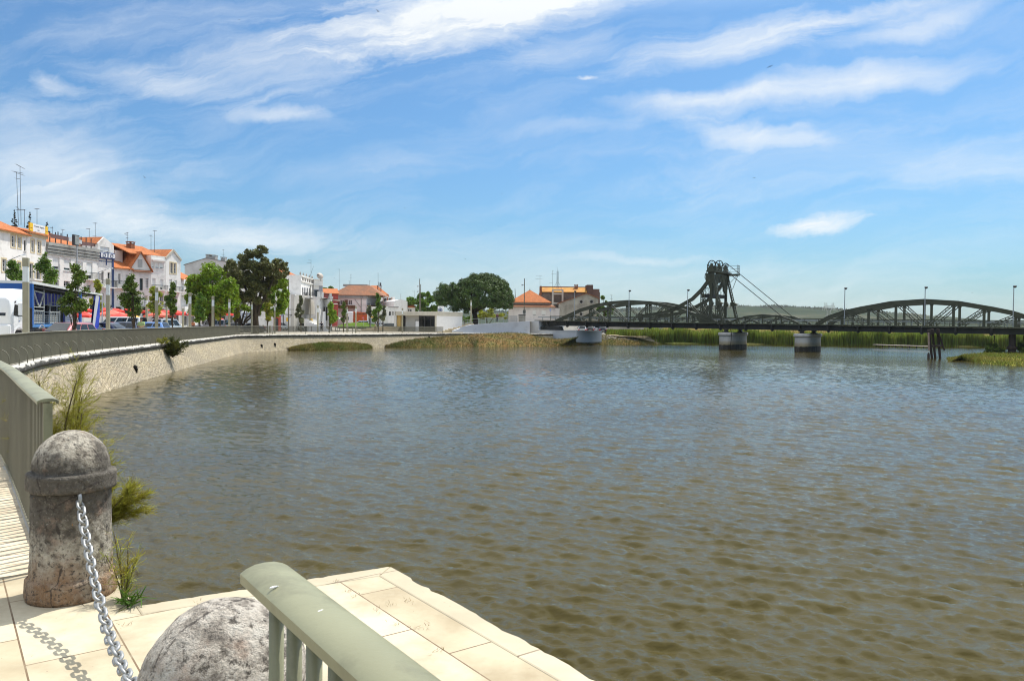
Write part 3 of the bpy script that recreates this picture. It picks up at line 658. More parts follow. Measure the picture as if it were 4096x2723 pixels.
def plat_(q, pts, w, h):                      # riveted box chord: web, flanges standing proud
    for a, b_ in zip(pts, pts[1:]):
        d = (b_ - a).normalized(); n = Vector((-d.z, 0, d.x)); e = d * .05
        q.bar(a - e, b_ + e, w, h, (0, 0, 1)); q.bar(a + n * h / 2 - e, b_ + n * h / 2 + e, w + .14, .05, n); q.bar(a - n * h / 2 - e, b_ - n * h / 2 + e, w + .14, .05, n)
def lattice(q, a, b_, w, y_off=.0, pitch=.42):
    a = Vector(a); b_ = Vector(b_); d = (b_ - a); L_ = d.length; d.normalize(); n = Vector((-d.z, 0, d.x)) * w / 2
    for s_ in (-1, 1): q.bar(a + n * s_, b_ + n * s_, .2, .11, n)
    k = 0; m_ = max(2, int(L_ / pitch))
    for i in range(m_):
        p0 = a + d * (L_ * i / m_); p1 = a + d * (L_ * (i + 1) / m_); s_ = 1 if i % 2 else -1
        q.bar(p0 + n * s_, p1 - n * s_, .07, .07)
def spline(pts, s):                           # z of a polyline at s
    for a, b_ in zip(pts, pts[1:]):
        if a.x <= s <= b_.x: return a.z + (b_.z - a.z) * (s - a.x) / max(b_.x - a.x, 1e-6)
    return (pts[0] if s < pts[0].x else pts[-1]).z
def truss(name_top, prof, ybase, sgn_mid, ch_h=.5, ch_w=.36, nvert=None, latv=False, diag='in'):
    pass
# --- left span: arch profile read off the front truss, repeated on the rear truss
LP = [(2214, 1286), (2262, 1264), (2324, 1236), (2388, 1217), (2450, 1206.5), (2518, 1202), (2600, 1206.5), (2628, 1211), (2704, 1228), (2758, 1247), (2828, 1270), (2866, 1286)]
lp = [p - Vector((0, 0, .2)) for p in chordpts(LP, 0)]
def arch_span(pts, ns, w=.36, h=.52, latv=True, skip=()):
    sa, sb = pts[0].x, pts[-1].x; mid = (sa + sb) / 2
    for y in (0, BW):
        q = MB(); pp = [Vector((p.x, y, p.z)) for p in pts]; plat_(q, pp, w, h); q.build('arch_chord', STEELG, br)
        xs = [sa + (sb - sa) * k / ns for k in range(1, ns)]
        for i, x in enumerate(xs):
            zt = spline(pts, x) - .2; zb = dz(x) - .1
            if zt - zb < .5: continue
            q = MB()
            if latv: lattice(q, (x, y, zb), (x, y, zt), .34)
            else:
                q.bar((x, y, zb), (x, y, zt), .26, .34, (1, 0, 0))
            q.prism([(x - .3, spline(pts, x - .3) - .2), (x + .3, spline(pts, x + .3) - .2), (x + .14, zt - .45), (x - .14, zt - .45)], y - .05, y + .05)
            q.build('vertical', STEELG, br)
            st = (sb - sa) / ns; x2 = x + st * (.86 if x < mid - .1 else -.86)
            if abs(x - mid) < .2: continue
            q = MB(); lattice(q, (x + (.12 if x < mid else -.12), y, zt), (x2, y, dz(x2) + .05), .30); q.build('diagonal', STEELG, br)
arch_span(lp, 8)
# --- right span
RPX = [(3268, 1294), (3294, 1276), (3319, 1263), (3378, 1243), (3442, 1229), (3567, 1206.5), (3698, 1198)]
rp = [p - Vector((0, 0, .22)) for p in chordpts(RPX, 0)]
smid = rp[-1].x
rp += [Vector((2 * smid - p.x, 0, p.z - .0062 * 2 * (smid - p.x))) for p in rp[-2::-1]]
arch_span(rp, 8, .36, .56, False)
# --- small lifting span
SP = [(2911, 1289), (2981, 1265.5), (3051, 1258), (3126, 1264), (3170, 1280), (3193, 1291)]
sp_ = [p - Vector((0, 0, .1)) for p in chordpts(SP, 0)]
for y in (0, BW):
    q = MB(); plat_(q, [Vector((p.x, y, p.z)) for p in sp_], .28, .24); q.build('arch_chord', STEELG, br)
    for i, k in enumerate((1, 2, 3)):
        p = sp_[k]; q = MB(); q.bar((p.x, y, dz(p.x) - .1), (p.x, y, p.z), .16, .2); q.build('vertical', STEELG, br)
    for a, b_ in ((1, 2), (3, 2)):
        q = MB(); m2 = (sp_[a].x + sp_[b_].x) / 2; lattice(q, (sp_[a].x, y, sp_[a].z - .1), (m2 + (sp_[b_].x - m2) * .55, y, dz(m2)), .18, pitch=.3); q.build('diagonal', STEELG, br)
# --- railings along both sides
for y, s0, s1 in ((-.8, -46.5, 51), (BW + .8, -49, 51)):
    q = MB()
    for h, t_ in ((.80, .075), (.52, .05), (.26, .05)): q.bar((s0, y, dz(s0) + h), (s1, y, dz(s1) + h), .05, t_)
    q.build('hand_rail', STEELG, br)
    k = 0
    while s0 + k * 2.1 < s1: s = s0 + k * 2.1; q = MB(); q.bar((s, y, dz(s) - .1), (s, y, dz(s) + .8), .08, .08); q.build('rail_post', STEELG, br); k += 1
for y in (1.1, BW - 1.1):                     # crash barriers beside the roadway
    q = MB(); q.bar((S0, y, dz(S0) + .55), (S1, y, dz(S1) + .55), .06, .22)
    for k in range(34): s = S0 + 1 + k * 3; q.bar((s, y, dz(s)), (s, y, dz(s) + .6), .09, .09)
    q.build('crash_barrier', P('barrier_zinc', (.36, .38, .38), (.28, .3, .3), 3, .5, .3), br)
# --- lifting tower
ST = bs_(2843)                                # leg position
YR = BW
def Zt(v, u=2843): return bp(u, v, 0).z
ztop, zplat = Zt(1083), Zt(1088)
def leg_at(u, v): return bp(u, v, 0)
for y in (0, BW):
    q = MB(); q.bar((ST, y, dz(ST) - .1), (ST, y, zplat), .34, .34)
    for s_ in (-.18, .18): q.bar((ST + s_, y - .2, dz(ST)), (ST + s_, y - .2, zplat), .05, .05)
    for k in range(26): z = dz(ST) + .3 + k * .32; q.bar((ST - .17, y - .195, z), (ST + .17, y - .195, z + .1), .05, .03)
    q.build('tower_leg', STEELG, br)
    top = leg_at(2847, 1094); bot = leg_at(2888, 1287); q = MB()
    a = Vector((top.x, y, top.z)); b_ = Vector((bot.x, y, dz(bot.x))); q.bar(a, b_, .22, .20); n = Vector((.24, 0, .04))
    lattice(q, a + n * .6, b_ + n * 1.3, .26, pitch=.45); q.build('raking_leg', STEELG, br)
    wpt = leg_at(2869, 1213); q = MB()
    c = Vector((wpt.x, y, wpt.z)); q.prism([(c.x - .15, c.z - .38), (c.x + .35, c.z - .36), (c.x + .95, c.z - .06), (c.x + .95, c.z + .06), (c.x + .3, c.z + .36), (c.x - .2, c.z + .3)], y - .3, y + .3)
    q.bar((c.x + .9, y, c.z), (c.x + 1.2, y, c.z), .1); q.bar((ST, y, c.z), (c.x, y, c.z), .09)
    q.prism([(ST - .32, c.z), (ST - .2, c.z + .45), (ST + .2, c.z + .45), (ST + .42, c.z), (ST + .2, c.z - .45), (ST - .2, c.z - .45)], y - .26, y + .26)
    q.build('buffer_block', STEELG, br)
    # broad gusset plates with the arched opening
    q = MB(); z0 = zplat
    q.prism([(ST - .55, z0), (ST + .4, z0), (ST + .5, z0 - .6), (ST + .42, z0 - 1.5), (ST + .22, z0 - 1.9), (ST + .2, z0 - 2.5), (ST - .22, z0 - 2.8), (ST - .42, z0 - 2.3), (ST - .66, z0 - 1.7), (ST - .66, z0 - .8)], y - .16, y + .16)
    q.build('gusset_plate', STEELG, br)
    # stay chord from the tower head sweeping down to the deck of the left span
    A = [(2840, 1115), (2808, 1158), (2770, 1196), (2724, 1222), (2688, 1242), (2630, 1255), (2562, 1264)]
    pa_ = [bp(u, v, 0) for u, v in A]; q = MB(); plat_(q, [Vector((p.x, y, p.z)) for p in pa_], .36, .46)
    e = pa_[-1]; q.box(e.x - .3, e.x + .4, y - .3, y + .3, e.z - .7, e.z + .4); q.bar((e.x, y, dz(e.x)), (e.x, y, e.z), .3, .3)
    q.build('stay_chord', STEELG, br)
    for u, v in ((2808, 1158), (2752, 1208), (2688, 1242)):
        p = bp(u, v, 0); q = MB(); lattice(q, (p.x, y, dz(p.x)), (p.x, y, p.z - .2), .34); q.build('vertical', STEELG, br)
    for (u, v), u2 in (((2806, 1160), 2838), ((2752, 1206), 2803)):
        p = bp(u, v, 0); q = MB(); s2 = bs_(u2); lattice(q, (p.x, y, p.z), (s2, y, dz(s2) + 1.0), .3); q.build('diagonal', STEELG, br)
    for u, u2 in ((2803, 2838), (2842, 2806)):
        s1_, s2_ = bs_(u), bs_(u2); q = MB(); lattice(q, (s1_, y, dz(s1_) + .3), (s2_, y, dz(s2_) + 2.8), .3); q.build('diagonal', STEELG, br)
    q = MB(); s3 = bs_(2826); q.prism([(ST - 2.0, dz(ST)), (ST + .4, dz(ST)), (ST + .3, dz(ST) + .9), (ST - .5, dz(ST) + 1.0), (ST - 2.3, dz(ST) + 1.6), (ST - 2.6, dz(ST) + 1.0)], y - .14, y + .14); q.build('foot_gusset', STEELG, br)
# curtain plate across the head with its round-arched opening
q = MB(); zc = zplat - .25; R0 = 1.5; pts_ = [(0, zc - 2.0)]
arc = [(BW / 2 - 1.6 * math.cos(math.pi * k / 16), zc - 2.6 + 1.35 * math.sin(math.pi * k / 16)) for k in range(17)]
for i in range(16):
    (y0, z0), (y1, z1) = arc[i], arc[i + 1]; q.bar((ST + .05, (y0 + y1) / 2, (max(z0, z1) + zc) / 2 + .05), (ST + .3, (y0 + y1) / 2, (max(z0, z1) + zc) / 2 + .05), abs(y1 - y0) + .02, zc - min(z0, z1) + .1)
for y0, y1 in ((.22, BW / 2 - 1.6), (BW / 2 + 1.6, BW - .22)): q.add([(ST + .05, y0, zc), (ST + .05, y1, zc), (ST + .05, y1 if y0 < 1 else y1, zc - (2.6 if y0 < 1 else 3.6)), (ST + .05, y0, zc - (3.6 if y0 < 1 else 2.6)), (ST + .3, y0, zc), (ST + .3, y1, zc), (ST + .3, y1, zc - (2.6 if y0 < 1 else 3.6)), (ST + .3, y0, zc - (3.6 if y0 < 1 else 2.6))], [(0, 1, 2, 3), (7, 6, 5, 4), (0, 4, 5, 1), (1, 5, 6, 2), (2, 6, 7, 3), (3, 7, 4, 0)])
q.build('portal_plate', STEELG, br)
q = MB()
for k in range(4):
    y0, y1 = .3 + k * 1.5, 1.8 + k * 1.5; q.bar((ST + .42, y0, zc - .2), (ST + .42, y1, zc - 2.3), .06); q.bar((ST + .42, y1, zc - .2), (ST + .42, y0, zc - 2.3), .06)
q.bar((ST + .2, 0, Zt(1141)), (ST + .2, BW, Zt(1141)), .16, .14)
q.build('bracing', STEELG, br)
# mid level cross girder with a light walkway railing
q = MB(); zm = Zt(1182); q.box(ST - 1.75, ST + .25, .2, .5, zm - .3, zm + .3); q.box(ST - 1.75, ST + .25, BW - .5, BW - .2, zm - .3, zm + .3); q.box(ST - 1.75, ST - 1.45, .2, BW - .2, zm - .3, zm + .3); q.box(ST - .15, ST + .15, .2, BW - .2, zm - .28, zm + .28); q.build('cross_girder', STEELD, br)
q = MB()
for s_ in (ST - 1.6, ST + .1):
    q.bar((s_, .2, zm + 1.3), (s_, BW - .2, zm + 1.3), .05)
    for k in range(6): y = .3 + k * 1.2; q.bar((s_, y, zm + .3), (s_, y, zm + 1.3), .045); q.bar((s_, y, zm + .3), (s_, min(y + 1.2, BW), zm + 1.3), .035)
q.bar((ST - 1.6, .2, zm + 1.3), (ST + .1, .2, zm + 1.3), .05); q.bar((ST - 1.6, .2, zm + .3), (ST - .7, .2, zm + 1.3), .04); q.bar((ST - .7, .2, zm + .3), (ST - 1.6, .2, zm + 1.3), .04)
q.build('walkway_railing', STEELG, br)
# head platform, machinery and sheaves
q = MB(); q.box(ST - .75, ST + .7, -.5, BW + .7, zplat, zplat + .24); q.box(ST - .2, ST + 1.9, BW + .1, BW + 1.3, zplat - .25, zplat + .05); q.bar((ST + .9, BW + .6, zplat - 2.6), (ST + 1.8, BW + .6, zplat - .2), .07); q.bar((ST + .3, BW + .6, zplat - 1.6), (ST + 1.7, BW + .6, zplat - .2), .06)
q.build('head_platform', STEELG, br)
q = MB()
for y in np.arange(BW + .1, BW + 1.4, .4): q.bar((ST + 1.85, y, zplat), (ST + 1.85, y, zplat + 1.5), .05)
for h in (.5, 1.0, 1.5): q.bar((ST + .2, BW + 1.3, zplat + h), (ST + 1.85, BW + 1.3, zplat + h), .04); q.bar((ST + 1.85, BW, zplat + h), (ST + 1.85, BW + 1.3, zplat + h), .04)
for k in range(6): q.bar((ST + .72, k * 1.1, zplat + .2), (ST + .72, k * 1.1 + 1.1, zplat + .55), .05); q.bar((ST + .72, k * 1.1 + 1.1, zplat + .2), (ST + .72, k * 1.1, zplat + .55), .05)
q.build('platform_railing', STEELG, br)
q = MB()
for y, s_, w_ in ((0, -.3, .5), (1.1, .2, .45), (2.3, -.2, .5), (3.4, .1, .55), (4.5, -.25, .5), (5.5, .2, .4), (BW, 0, .5)):
    q.box(ST + s_ - w_ / 2, ST + s_ + w_ / 2, y - .3, y + .3, zplat + .24, zplat + .24 + .55 + .25 * ((y * 7) % 1)); q.bar((ST + s_, y - .4, zplat + .95), (ST + s_, y + .6, zplat + .95), .12)
q.bar((ST - .6, -.3, zplat + .24), (ST - .6, -.3, zplat + 1.3), .12); q.bar((ST - .7, BW / 2, zplat + .24), (ST - .7, BW / 2, zplat + 1.2), .14)
q.build('machinery', STEELG, br)
WC = []
for (u, v, y, r) in ((2847, 1056.5, -.1, .60), (2876.5, 1057, BW * .52, .62), (2902, 1064, BW, .46)):
    c = bp(u, v, y); WC.append((c, r)); q = MB(); ring = [(c.x + r * math.cos(t), y, c.z + r * math.sin(t)) for t in [2 * math.pi * k / 28 for k in range(28)]]
    q.tube(ring, .075, 6, closed=True); q.lathe([(.13, -.14), (.13, .14)], 12, (c.x, y, c.z), 'y')
    ns = 6 if r > .5 else 9
    for k in range(ns): t = 2 * math.pi * k / ns + .4; q.bar((c.x, y, c.z), (c.x + r * math.cos(t), y, c.z + r * math.sin(t)), .07, .07)
    q.build('sheave_wheel', STEELD, br)
    q = MB()
    for s_ in (-.2, .2): q.prism([(c.x - .42, zplat + .2), (c.x + .42, zplat + .2), (c.x + .12, c.z + .08), (c.x - .12, c.z + .08)], y + s_ - .03, y + s_ + .03)
    q.build('sheave_bracket', STEELG, br)
for (c, r), (u, v), y in ((WC[0], (3123, 1262), 0), (WC[2], (3173, 1270), BW)):
    e = bp(u, v, y); d = (e - c).normalized(); n = Vector((-d.z, 0, d.x)); n = n if n.z > 0 else -n
    q = MB(); q.tube([c + n * r, e], .05, 6); q.tube([c + n * r + Vector((0, .1, .02)), e + Vector((0, .1, .02))], .04, 6); q.build('lifting_cable', STEELD, br)
# small bits on the raking legs: lamp box, counterweight ears
q = MB(); p = bp(2905, 1190, BW * .6); q.box(ST - .95, ST - .6, -.2, .2, zplat - 1.4, zplat - .2); q.tube([(ST - .9, 0, zplat - 1.3), (ST - 1.15, 0, zplat - .9), (ST - 1.1, 0, zplat - .3), (ST - .8, 0, zplat - .05)], .06, 5); q.build('counterweight_arm', STEELG, br)
# ------------------------------------------------------------------ piers
def piermat():
    m_, nt, b = nodes('pier_concrete'); tc = N(nt, 'ShaderNodeTexCoord').outputs['Object']
    s2 = N(nt, 'ShaderNodeSeparateXYZ'); nt.links.new(tc, s2.inputs[0])
    zc_ = mth(nt, 'ADD', s2.outputs[2], mth(nt, 'MULTIPLY', noise(nt, mapv(nt, tc, (1, 1, .2)), 1.4, 5), .35))
    zr = mth(nt, 'MULTIPLY', mth(nt, 'ADD', zc_, 2.0), .3)
    col = ramp(nt, zr, [(.0, (.022, .018, .013)), (.265, (.03, .026, .018)), (.285, (.30, .24, .13)), (.42, (.44, .38, .28)), (.5, (.52, .50, .46)), (.85, (.55, .53, .50)), (.92, (.36, .34, .31))])
    col = mixrgb(nt, ramp(nt, noise(nt, mapv(nt, tc, (1, 1, .25)), 1.6, 6, .65), [(.5, 0.), (.72, .5)]), col, (.2, .18, .15))
    nt.links.new(col, b.inputs['Base Color']); b.inputs['Roughness'].default_value = .9; return m_
PIER = piermat()
def stadium(r, L_, z, n=10):
    return [(r * math.cos(t), L_ + r * math.sin(t), z) for t in [math.pi * k / n for k in range(n + 1)]] + [(r * math.cos(t), -L_ + r * math.sin(t), z) for t in [math.pi + math.pi * k / n for k in range(n + 1)]]
for i, (uc, lab) in enumerate(((2927, 'rounded concrete bridge pier under the lifting tower, the farther of two'), (3231, 'rounded concrete bridge pier right of the tower, the nearer of two'))):
    c0 = bs_(uc - 22); wl = BO + BX * c0 + BY * (BW / 2)
    t = thing('bridge_pier', lab, 'bridge pier', (wl.x, wl.y, 0), BA, 'round concrete piers standing in the river')
    q = MB(); q.loft([stadium(1.10, 3.3, -3.3), stadium(1.05, 3.3, .20)]); q.build('shaft', PIER, t, smooth='auto')
    q = MB(); q.loft([stadium(1.12, 3.35, .20), stadium(1.22, 3.4, .30), stadium(1.22, 3.4, .62), stadium(1.12, 3.3, .72)]); q.build('cap', PIER, t, smooth='auto')
    for y in (-BW / 2, BW / 2):
        q = MB(); zd = dz(c0) - 1.04; q.prism([(-.62, .72), (.62, .72), (.3, .85), (.12, zd - .1), (-.12, zd - .1), (-.3, .85)], y - .3, y + .3); q.prism([(-.5, zd), (.5, zd), (.12, zd - .22), (-.12, zd - .22)], y - .26, y + .26); q.build('bearing', STEELD, t)
    if i == 0:
        q = MB(); q.tube([(1.0, -3.9, 1.4), (1.15, -4.0, .6), (1.2, -4.2, -.4), (1.1, -4.3, -2.2)], .05, 5); q.build('cable', BLACK, t)
# dark column under the right end
cs = bs_(4049); pt = BO + BX * cs + BY * .6
t = thing('bridge_column', 'dark rusty column with a collar carrying the right end of the bridge', 'bridge pier', (pt.x, pt.y, 0), BA)
DKC = P('rusty_concrete', (.060, .042, .034), (.035, .028, .026), 1.5, .9, stretch=(1, 1, .2))
q = MB(); q.lathe([(.46, -3), (.46, -.95), (.42, -.9), (.42, 1.05), (.55, 1.1)], 16); q.build('shaft', DKC, t, smooth='auto')
q = MB(); q.lathe([(.46, -1.0), (.62, -.95), (.64, -.75), (.5, -.55), (.44, -.5)], 16); q.build('collar', DKC, t, smooth='auto')
q = MB(); q.box(-.7, .7, -.5, BW + .2, 1.1, 1.22); q.build('head_beam', DKC, t)
# pile cluster in front of the bridge
pc = gnd(3742, 1431, WZ)
t = thing('pile_cluster', 'three dark leaning timber piles braced together in the water before the bridge', 'piles', pc)
PILE = P('old_pile', (.030, .024, .022), (.055, .042, .036), 3, .9, stretch=(1, 1, .3), dirt=(.12, .1, .085), dscale=2)
ends = []
for (u0, v0, u1, v1, dd) in ((3715, 1318, 3728, 1432, 0), (3728, 1316, 3741, 1431, .5), (3751, 1314, 3760, 1430, -.3)):
    a = at(u0, v0, pc.y + dd) - pc; b_ = at(u1, v1, pc.y + dd) - pc; b2 = b_ + (b_ - a) * .4
    q = MB(); q.tube([a, a.lerp(b_, .17), a.lerp(b_, .2), b_, b2], [.2, .24, .15, .15, .15], 9); q.build('pile', PILE, t, smooth='auto'); ends.append((a, b_))
q = MB(); z1 = zz(3740, 1382, pc.y); m0 = ends[0][0].lerp(ends[0][1], .58); m1 = ends[2][0].lerp(ends[2][1], .58); q.bar(m0 - Vector((.15, .25, 0)), m1 + Vector((.3, -.25, 0)), .2, .26); q.build('cross_beam', PILE, t)
q = MB(); q.bar(ends[2][0].lerp(ends[2][1], .2) + Vector((0, -.2, 0)), ends[2][1].lerp(ends[2][0], .25) + Vector((.45, -.3, 0)), .14, .16); q.build('brace', PILE, t)
q = MB(); q.bar(at(3714, 1330, pc.y - .3) - pc, at(3716, 1402, pc.y - .3) - pc, .17, .14); q.build('loose_plank', P('bleached_wood', (.36, .27, .22), (.28, .2, .17), 3, .9), t)
q = gnd(3714, 1432, WZ); g = MB(); g.tube([(q.x, q.y, -3), (q.x, q.y, -1.5), (q.x, q.y, -1.25)], [.16, .15, .05], 8); tag(g.build('pile_stump', PILE, smooth='auto'), 'short pointed pile stump in the water left of the braced piles', 'pile')
# ------------------------------------------------------------------ lamp posts on the bridge
LHEAD = P('lamp_head', (.05, .05, .055), (.03, .03, .035), 3, .5)
POLE = P('lamp_pole', (.42, .44, .46), (.34, .36, .38), 2, .45, .3)
proto = None
for u, v, lab in ((2297, 1163, 'first bridge lamp post, in front of the round-windowed gable'), (2515, 1160, 'bridge lamp post at the crown of the left arch'), (2749, 1155, 'bridge lamp post just left of the lifting tower'), (3377, 1150, 'bridge lamp post at the left foot of the right arch'), (3698, 1148, 'bridge lamp post at the crown of the right arch, behind the braced piles'), (4052, 1145, 'rightmost bridge lamp post, above the dark column')):
    s = bs_(u, -.7); w = BO + BX * s + BY * -.7; z0 = dz(s) - .05
    if proto is None:
        t = thing('lamp_post', lab, 'lamp post', (w.x, w.y, z0), BA, 'lamp posts along the bridge'); H_ = 5.35
        q = MB(); q.tube([(0, 0, 0), (0, 0, H_)], [.075, .05], 8); q.build('pole', POLE, t, smooth='auto')
        q = MB(); q.lathe([(.10, H_ - .16), (.16, H_ - .1), (.24, H_ + .02), (.22, H_ + .1), (.1, H_ + .14)], 10, (.12, 0, 0)); q.build('lamp_head', LHEAD, t, smooth='auto'); proto = t
    else: t = copy_tree(proto); t.location = (w.x, w.y, z0); t['label'] = lab
# ------------------------------------------------------------------ abutment
t = thing('bridge_abutment', 'white rendered abutment block carrying the left end of the bridge', 'abutment', BO, BA)
sL = bs_(2153, -1.2); sR = bs_(2306, -1.2); zt = bp(2230, 1321, -1.2).z
ABW = P('abutment_white', (.58, .60, .62), (.52, .54, .56), .5, .85, dirt=(.3, .28, .25), dscale=.7, dlo=.6, dhi=.95)
q = MB(); q.prism([(sL, -2.6), (sL + 2, -3.3), (sR - 2, -3.2), (sR, -1.5), (sR, zt - .12), (sL, zt - .12)], -1.2, BW + 1.5); q.build('block', ABW, t)
q = MB(); q.box(sL - .05, sR + .05, -1.28, BW + 1.5, zt - .118, zt); q.build('cap', ABW, t)
sA = bs_(2112, -1.0)
q = MB(); q.box(sA - .4, sL - .02, -1.0, BW + 1.2, -3, dz(sA) - .2); q.build('end_wall', ABW, t)
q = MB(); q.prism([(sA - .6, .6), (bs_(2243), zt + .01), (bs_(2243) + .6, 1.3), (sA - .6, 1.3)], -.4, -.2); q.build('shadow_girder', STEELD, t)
q = MB(); x_ = bs_(2243); q.prism([(x_ - .5, zt), (x_ + .5, zt), (x_ + .15, dz(x_) - 1.1), (x_ - .15, dz(x_) - 1.1)], -.3, .3); q.build('bearing', STEELD, t)
pb_ = at(2088, 1283, 145.5)                   # concrete parapet block at the bridge head
q = MB(); a = gp(2074, 145.2); b_ = gp(2101, 144.4); q.bbox(a.x, b_.x, 144.6, 146.8, 1.6, zz(2088, 1260, 145), .03); t = thing('parapet_block', 'square grey concrete block ending the bridge railing at the ramp', 'parapet'); q.build('block', P('block_concrete', (.33, .31, .26), (.26, .24, .2), 1, .9, dirt=(.15, .14, .11)), t); q = MB(); q.box(a.x - .06, b_.x + .06, 144.54, 146.86, zz(2088, 1260, 145), zz(2088, 1258, 145)); q.build('cap', DARKM, t)
# ------------------------------------------------------------------ far bank: marsh, reeds, banks, riprap, hills
MARSH = P('marsh_ground', (.27, .235, .085), (.16, .19, .05), .03, .95, dirt=(.33, .25, .11), dscale=.012, dlo=.45, dhi=.6)
V = [(24, 168, -2.0), (2600, 160, -2.0), (24, 171, -1.5), (2600, 165, -1.5), (14, 240, -1.2), (3000, 240, -1.2), (-80, 900, -.5), (4000, 900, -.5), (-1500, 5200, 0), (6000, 5200, 0)]
tag(npmesh('marsh', V, [(0, 1, 3, 2), (2, 3, 5, 4), (4, 5, 7, 6), (6, 7, 9, 8)], MARSH), kind='structure')
rr = np.random.RandomState(11)
def blades(name, n, fx_, hfun, wid, mat, lean=.15, seed=1, label=None):
    r_ = np.random.RandomState(seed); V = np.zeros((n * 4, 3)); 
    x, y, z = fx_(r_, n); h = hfun(r_, x, y, n); a = r_.rand(n) * math.pi; w = wid * (.6 + .8 * r_.rand(n)); lx = r_.randn(n) * lean * h; ly = r_.randn(n) * lean * h
    dx, dy = np.cos(a) * w / 2, np.sin(a) * w / 2
    V[0::4] = np.stack([x - dx, y - dy, z], 1); V[1::4] = np.stack([x + dx, y + dy, z], 1); V[2::4] = np.stack([x + lx + dx * .35, y + ly + dy * .35, z + h], 1); V[3::4] = np.stack([x + lx - dx * .35, y + ly - dy * .35, z + h], 1)
    return tag(npmesh(name, V, np.arange(n * 4).reshape(-1, 4), mat), kind='stuff')
REED = leafmat('reed_green', (.22, .26, .04), (.12, .17, .025), .25, .45); REEDY = leafmat('reed_dry', (.50, .38, .14), (.36, .32, .09), .1, .3)
def reedz(x, y): return 2.9 + .5 * np.sin(x * .21 + 1) * np.sin(x * .077) + .35 * np.sin(x * .9) + .25 * np.sin(y * 1.3)
def fr_(r_, n):
    x = 29 + (r_.rand(n) ** .9) * 118; yy = 167.5 - .02 * (x - 30); y = yy + 1.2 * np.sin(x * .4) + 1.5 * np.sin(x * .13 + 2) + r_.rand(n) ** 1.6 * 7; return x, y, np.full(n, -2.0)
blades('reeds', 26000, fr_, lambda r_, x, y, n: reedz(x, y) * (.72 + .33 * r_.rand(n)), .2, REED, .07, 3)
def fr2(r_, n):
    x = 30 + r_.rand(n) * 150; y = 172 + r_.rand(n) ** 1.3 * 60; return x, y, np.full(n, -1.5)
blades('dry_reeds', 16000, fr2, lambda r_, x, y, n: 1.9 + .8 * r_.rand(n) + (y - 172) * .006, .3, REEDY, .1, 4)
# hills on the horizon
HP = [(1500, 1262), (1800, 1250), (1900, 1247), (2100, 1250), (2330, 1246), (2467, 1241), (2520, 1239), (2566, 1237), (2633, 1230), (2681, 1234), (2760, 1231), (2850, 1230), (2909, 1229), (2954, 1229), (2992, 1235), (3043, 1228), (3064, 1226), (3102, 1229), (3150, 1233), (3209, 1235), (3273, 1239), (3336, 1244), (3370, 1246), (3454, 1252), (3491, 1256), (3539, 1260), (3612, 1265), (3697, 1270), (3732, 1275), (3800, 1283), (3900, 1292), (4200, 1306), (5200, 1316)]
HD = 2300
us = np.arange(1300, 5200, 6.0); vs = np.interp(us, [p[0] for p in HP], [p[1] for p in HP])
from mathutils import noise as MN
nj = 26; V = []; 
for j in range(nj):
    f_ = j / (nj - 1); d = 1500 + (HD - 1500) * min(1, f_ / .8) + max(0, f_ - .8) * 1800
    prof_ = math.sin(min(1, f_ / .8) * math.pi / 2) ** 1.2 if f_ <= .8 else 1 - (f_ - .8) * 2.5
    for u, v in zip(us, vs):
        x0 = xx(u, HD, 0); top = zz(u, v, HD); x = x0 * (d / HD) ** .25
        n_ = MN.fractal(Vector((x * .006, d * .006, 0)), 1, 2, 4) * 9 * (f_ * (1 - f_) * 3) + MN.noise(Vector((x * .09, d * .05, 3))) * 1.6 * f_
        V.append((x, d, max(-2, top * prof_ + n_)))
ni_ = len(us); Fq = [(j * ni_ + i, j * ni_ + i + 1, (j + 1) * ni_ + i + 1, (j + 1) * ni_ + i) for j in range(nj - 1) for i in range(ni_ - 1)]
HILL = P('hill_scrub', (.030, .044, .026), (.018, .030, .017), .012, .95, dirt=(.062, .066, .042), dscale=.006, dlo=.5, dhi=.62, bmp=1, bscale=.06)
tag(npmesh('hills', V, Fq, HILL, smooth=True), kind='structure')
def ridge(r_, n):
    u = 1900 + r_.rand(n) * 1750; v = np.interp(u, [p[0] for p in HP], [p[1] for p in HP]); d = HD - r_.rand(n) ** 2 * 260
    x = np.array([xx(a, HD, 0) for a in u]); z = np.array([zz(a, b_, HD) for a, b_ in zip(u, v)]); f_ = (d - 1500) / (HD - 1500)
    return x * (d / HD) ** .25, d, z * np.sin(np.clip(f_, 0, 1) * math.pi / 2) ** 1.2 - 2
blades('ridge_woods', 7000, ridge, lambda r_, x, y, n: 3 + 6 * r_.rand(n) ** 2, 4.5, leafmat('far_pine', (.035, .055, .022), (.05, .07, .03), .02, 0), .12, 6)
# pylon on the hill
pd = 1450; pu = at(3315, 1262, pd)
t = thing('power_pylon', 'grey lattice power pylon with a wide crossarm on the hill left of the right arch', 'pylon', (pu.x, pu.y, 0))
def pz(v): return zz(3315, v, pd)
sc = pd / F
q = MB(); g_ = .55
for sx in (-1, 1):
    for sy in (-1, 1):
        q.bar((sx * 9 * sc * 1.6, sy * 5, pz(1300)), (sx * 5 * sc, sy * 2, pz(1245)), g_); q.bar((sx * 5 * sc, sy * 2, pz(1245)), (sx * 16 * sc, sy * 1, pz(1228)), g_)
    for k in range(5): z0, z1 = pz(1290 - k * 10), pz(1280 - k * 10); q.bar((-9 * sc, 0, z0), (9 * sc, 0, z1), .3); q.bar((9 * sc, 0, z0), (-9 * sc, 0, z1), .3)
q.build('tower', POLE, t)
q = MB(); z0, z1 = pz(1232), pz(1224)
q.bar((-25 * sc, 0, z0), (25 * sc, 0, z0), .6); q.bar((-18 * sc, 0, z1), (25 * sc, 0, z1), .6)
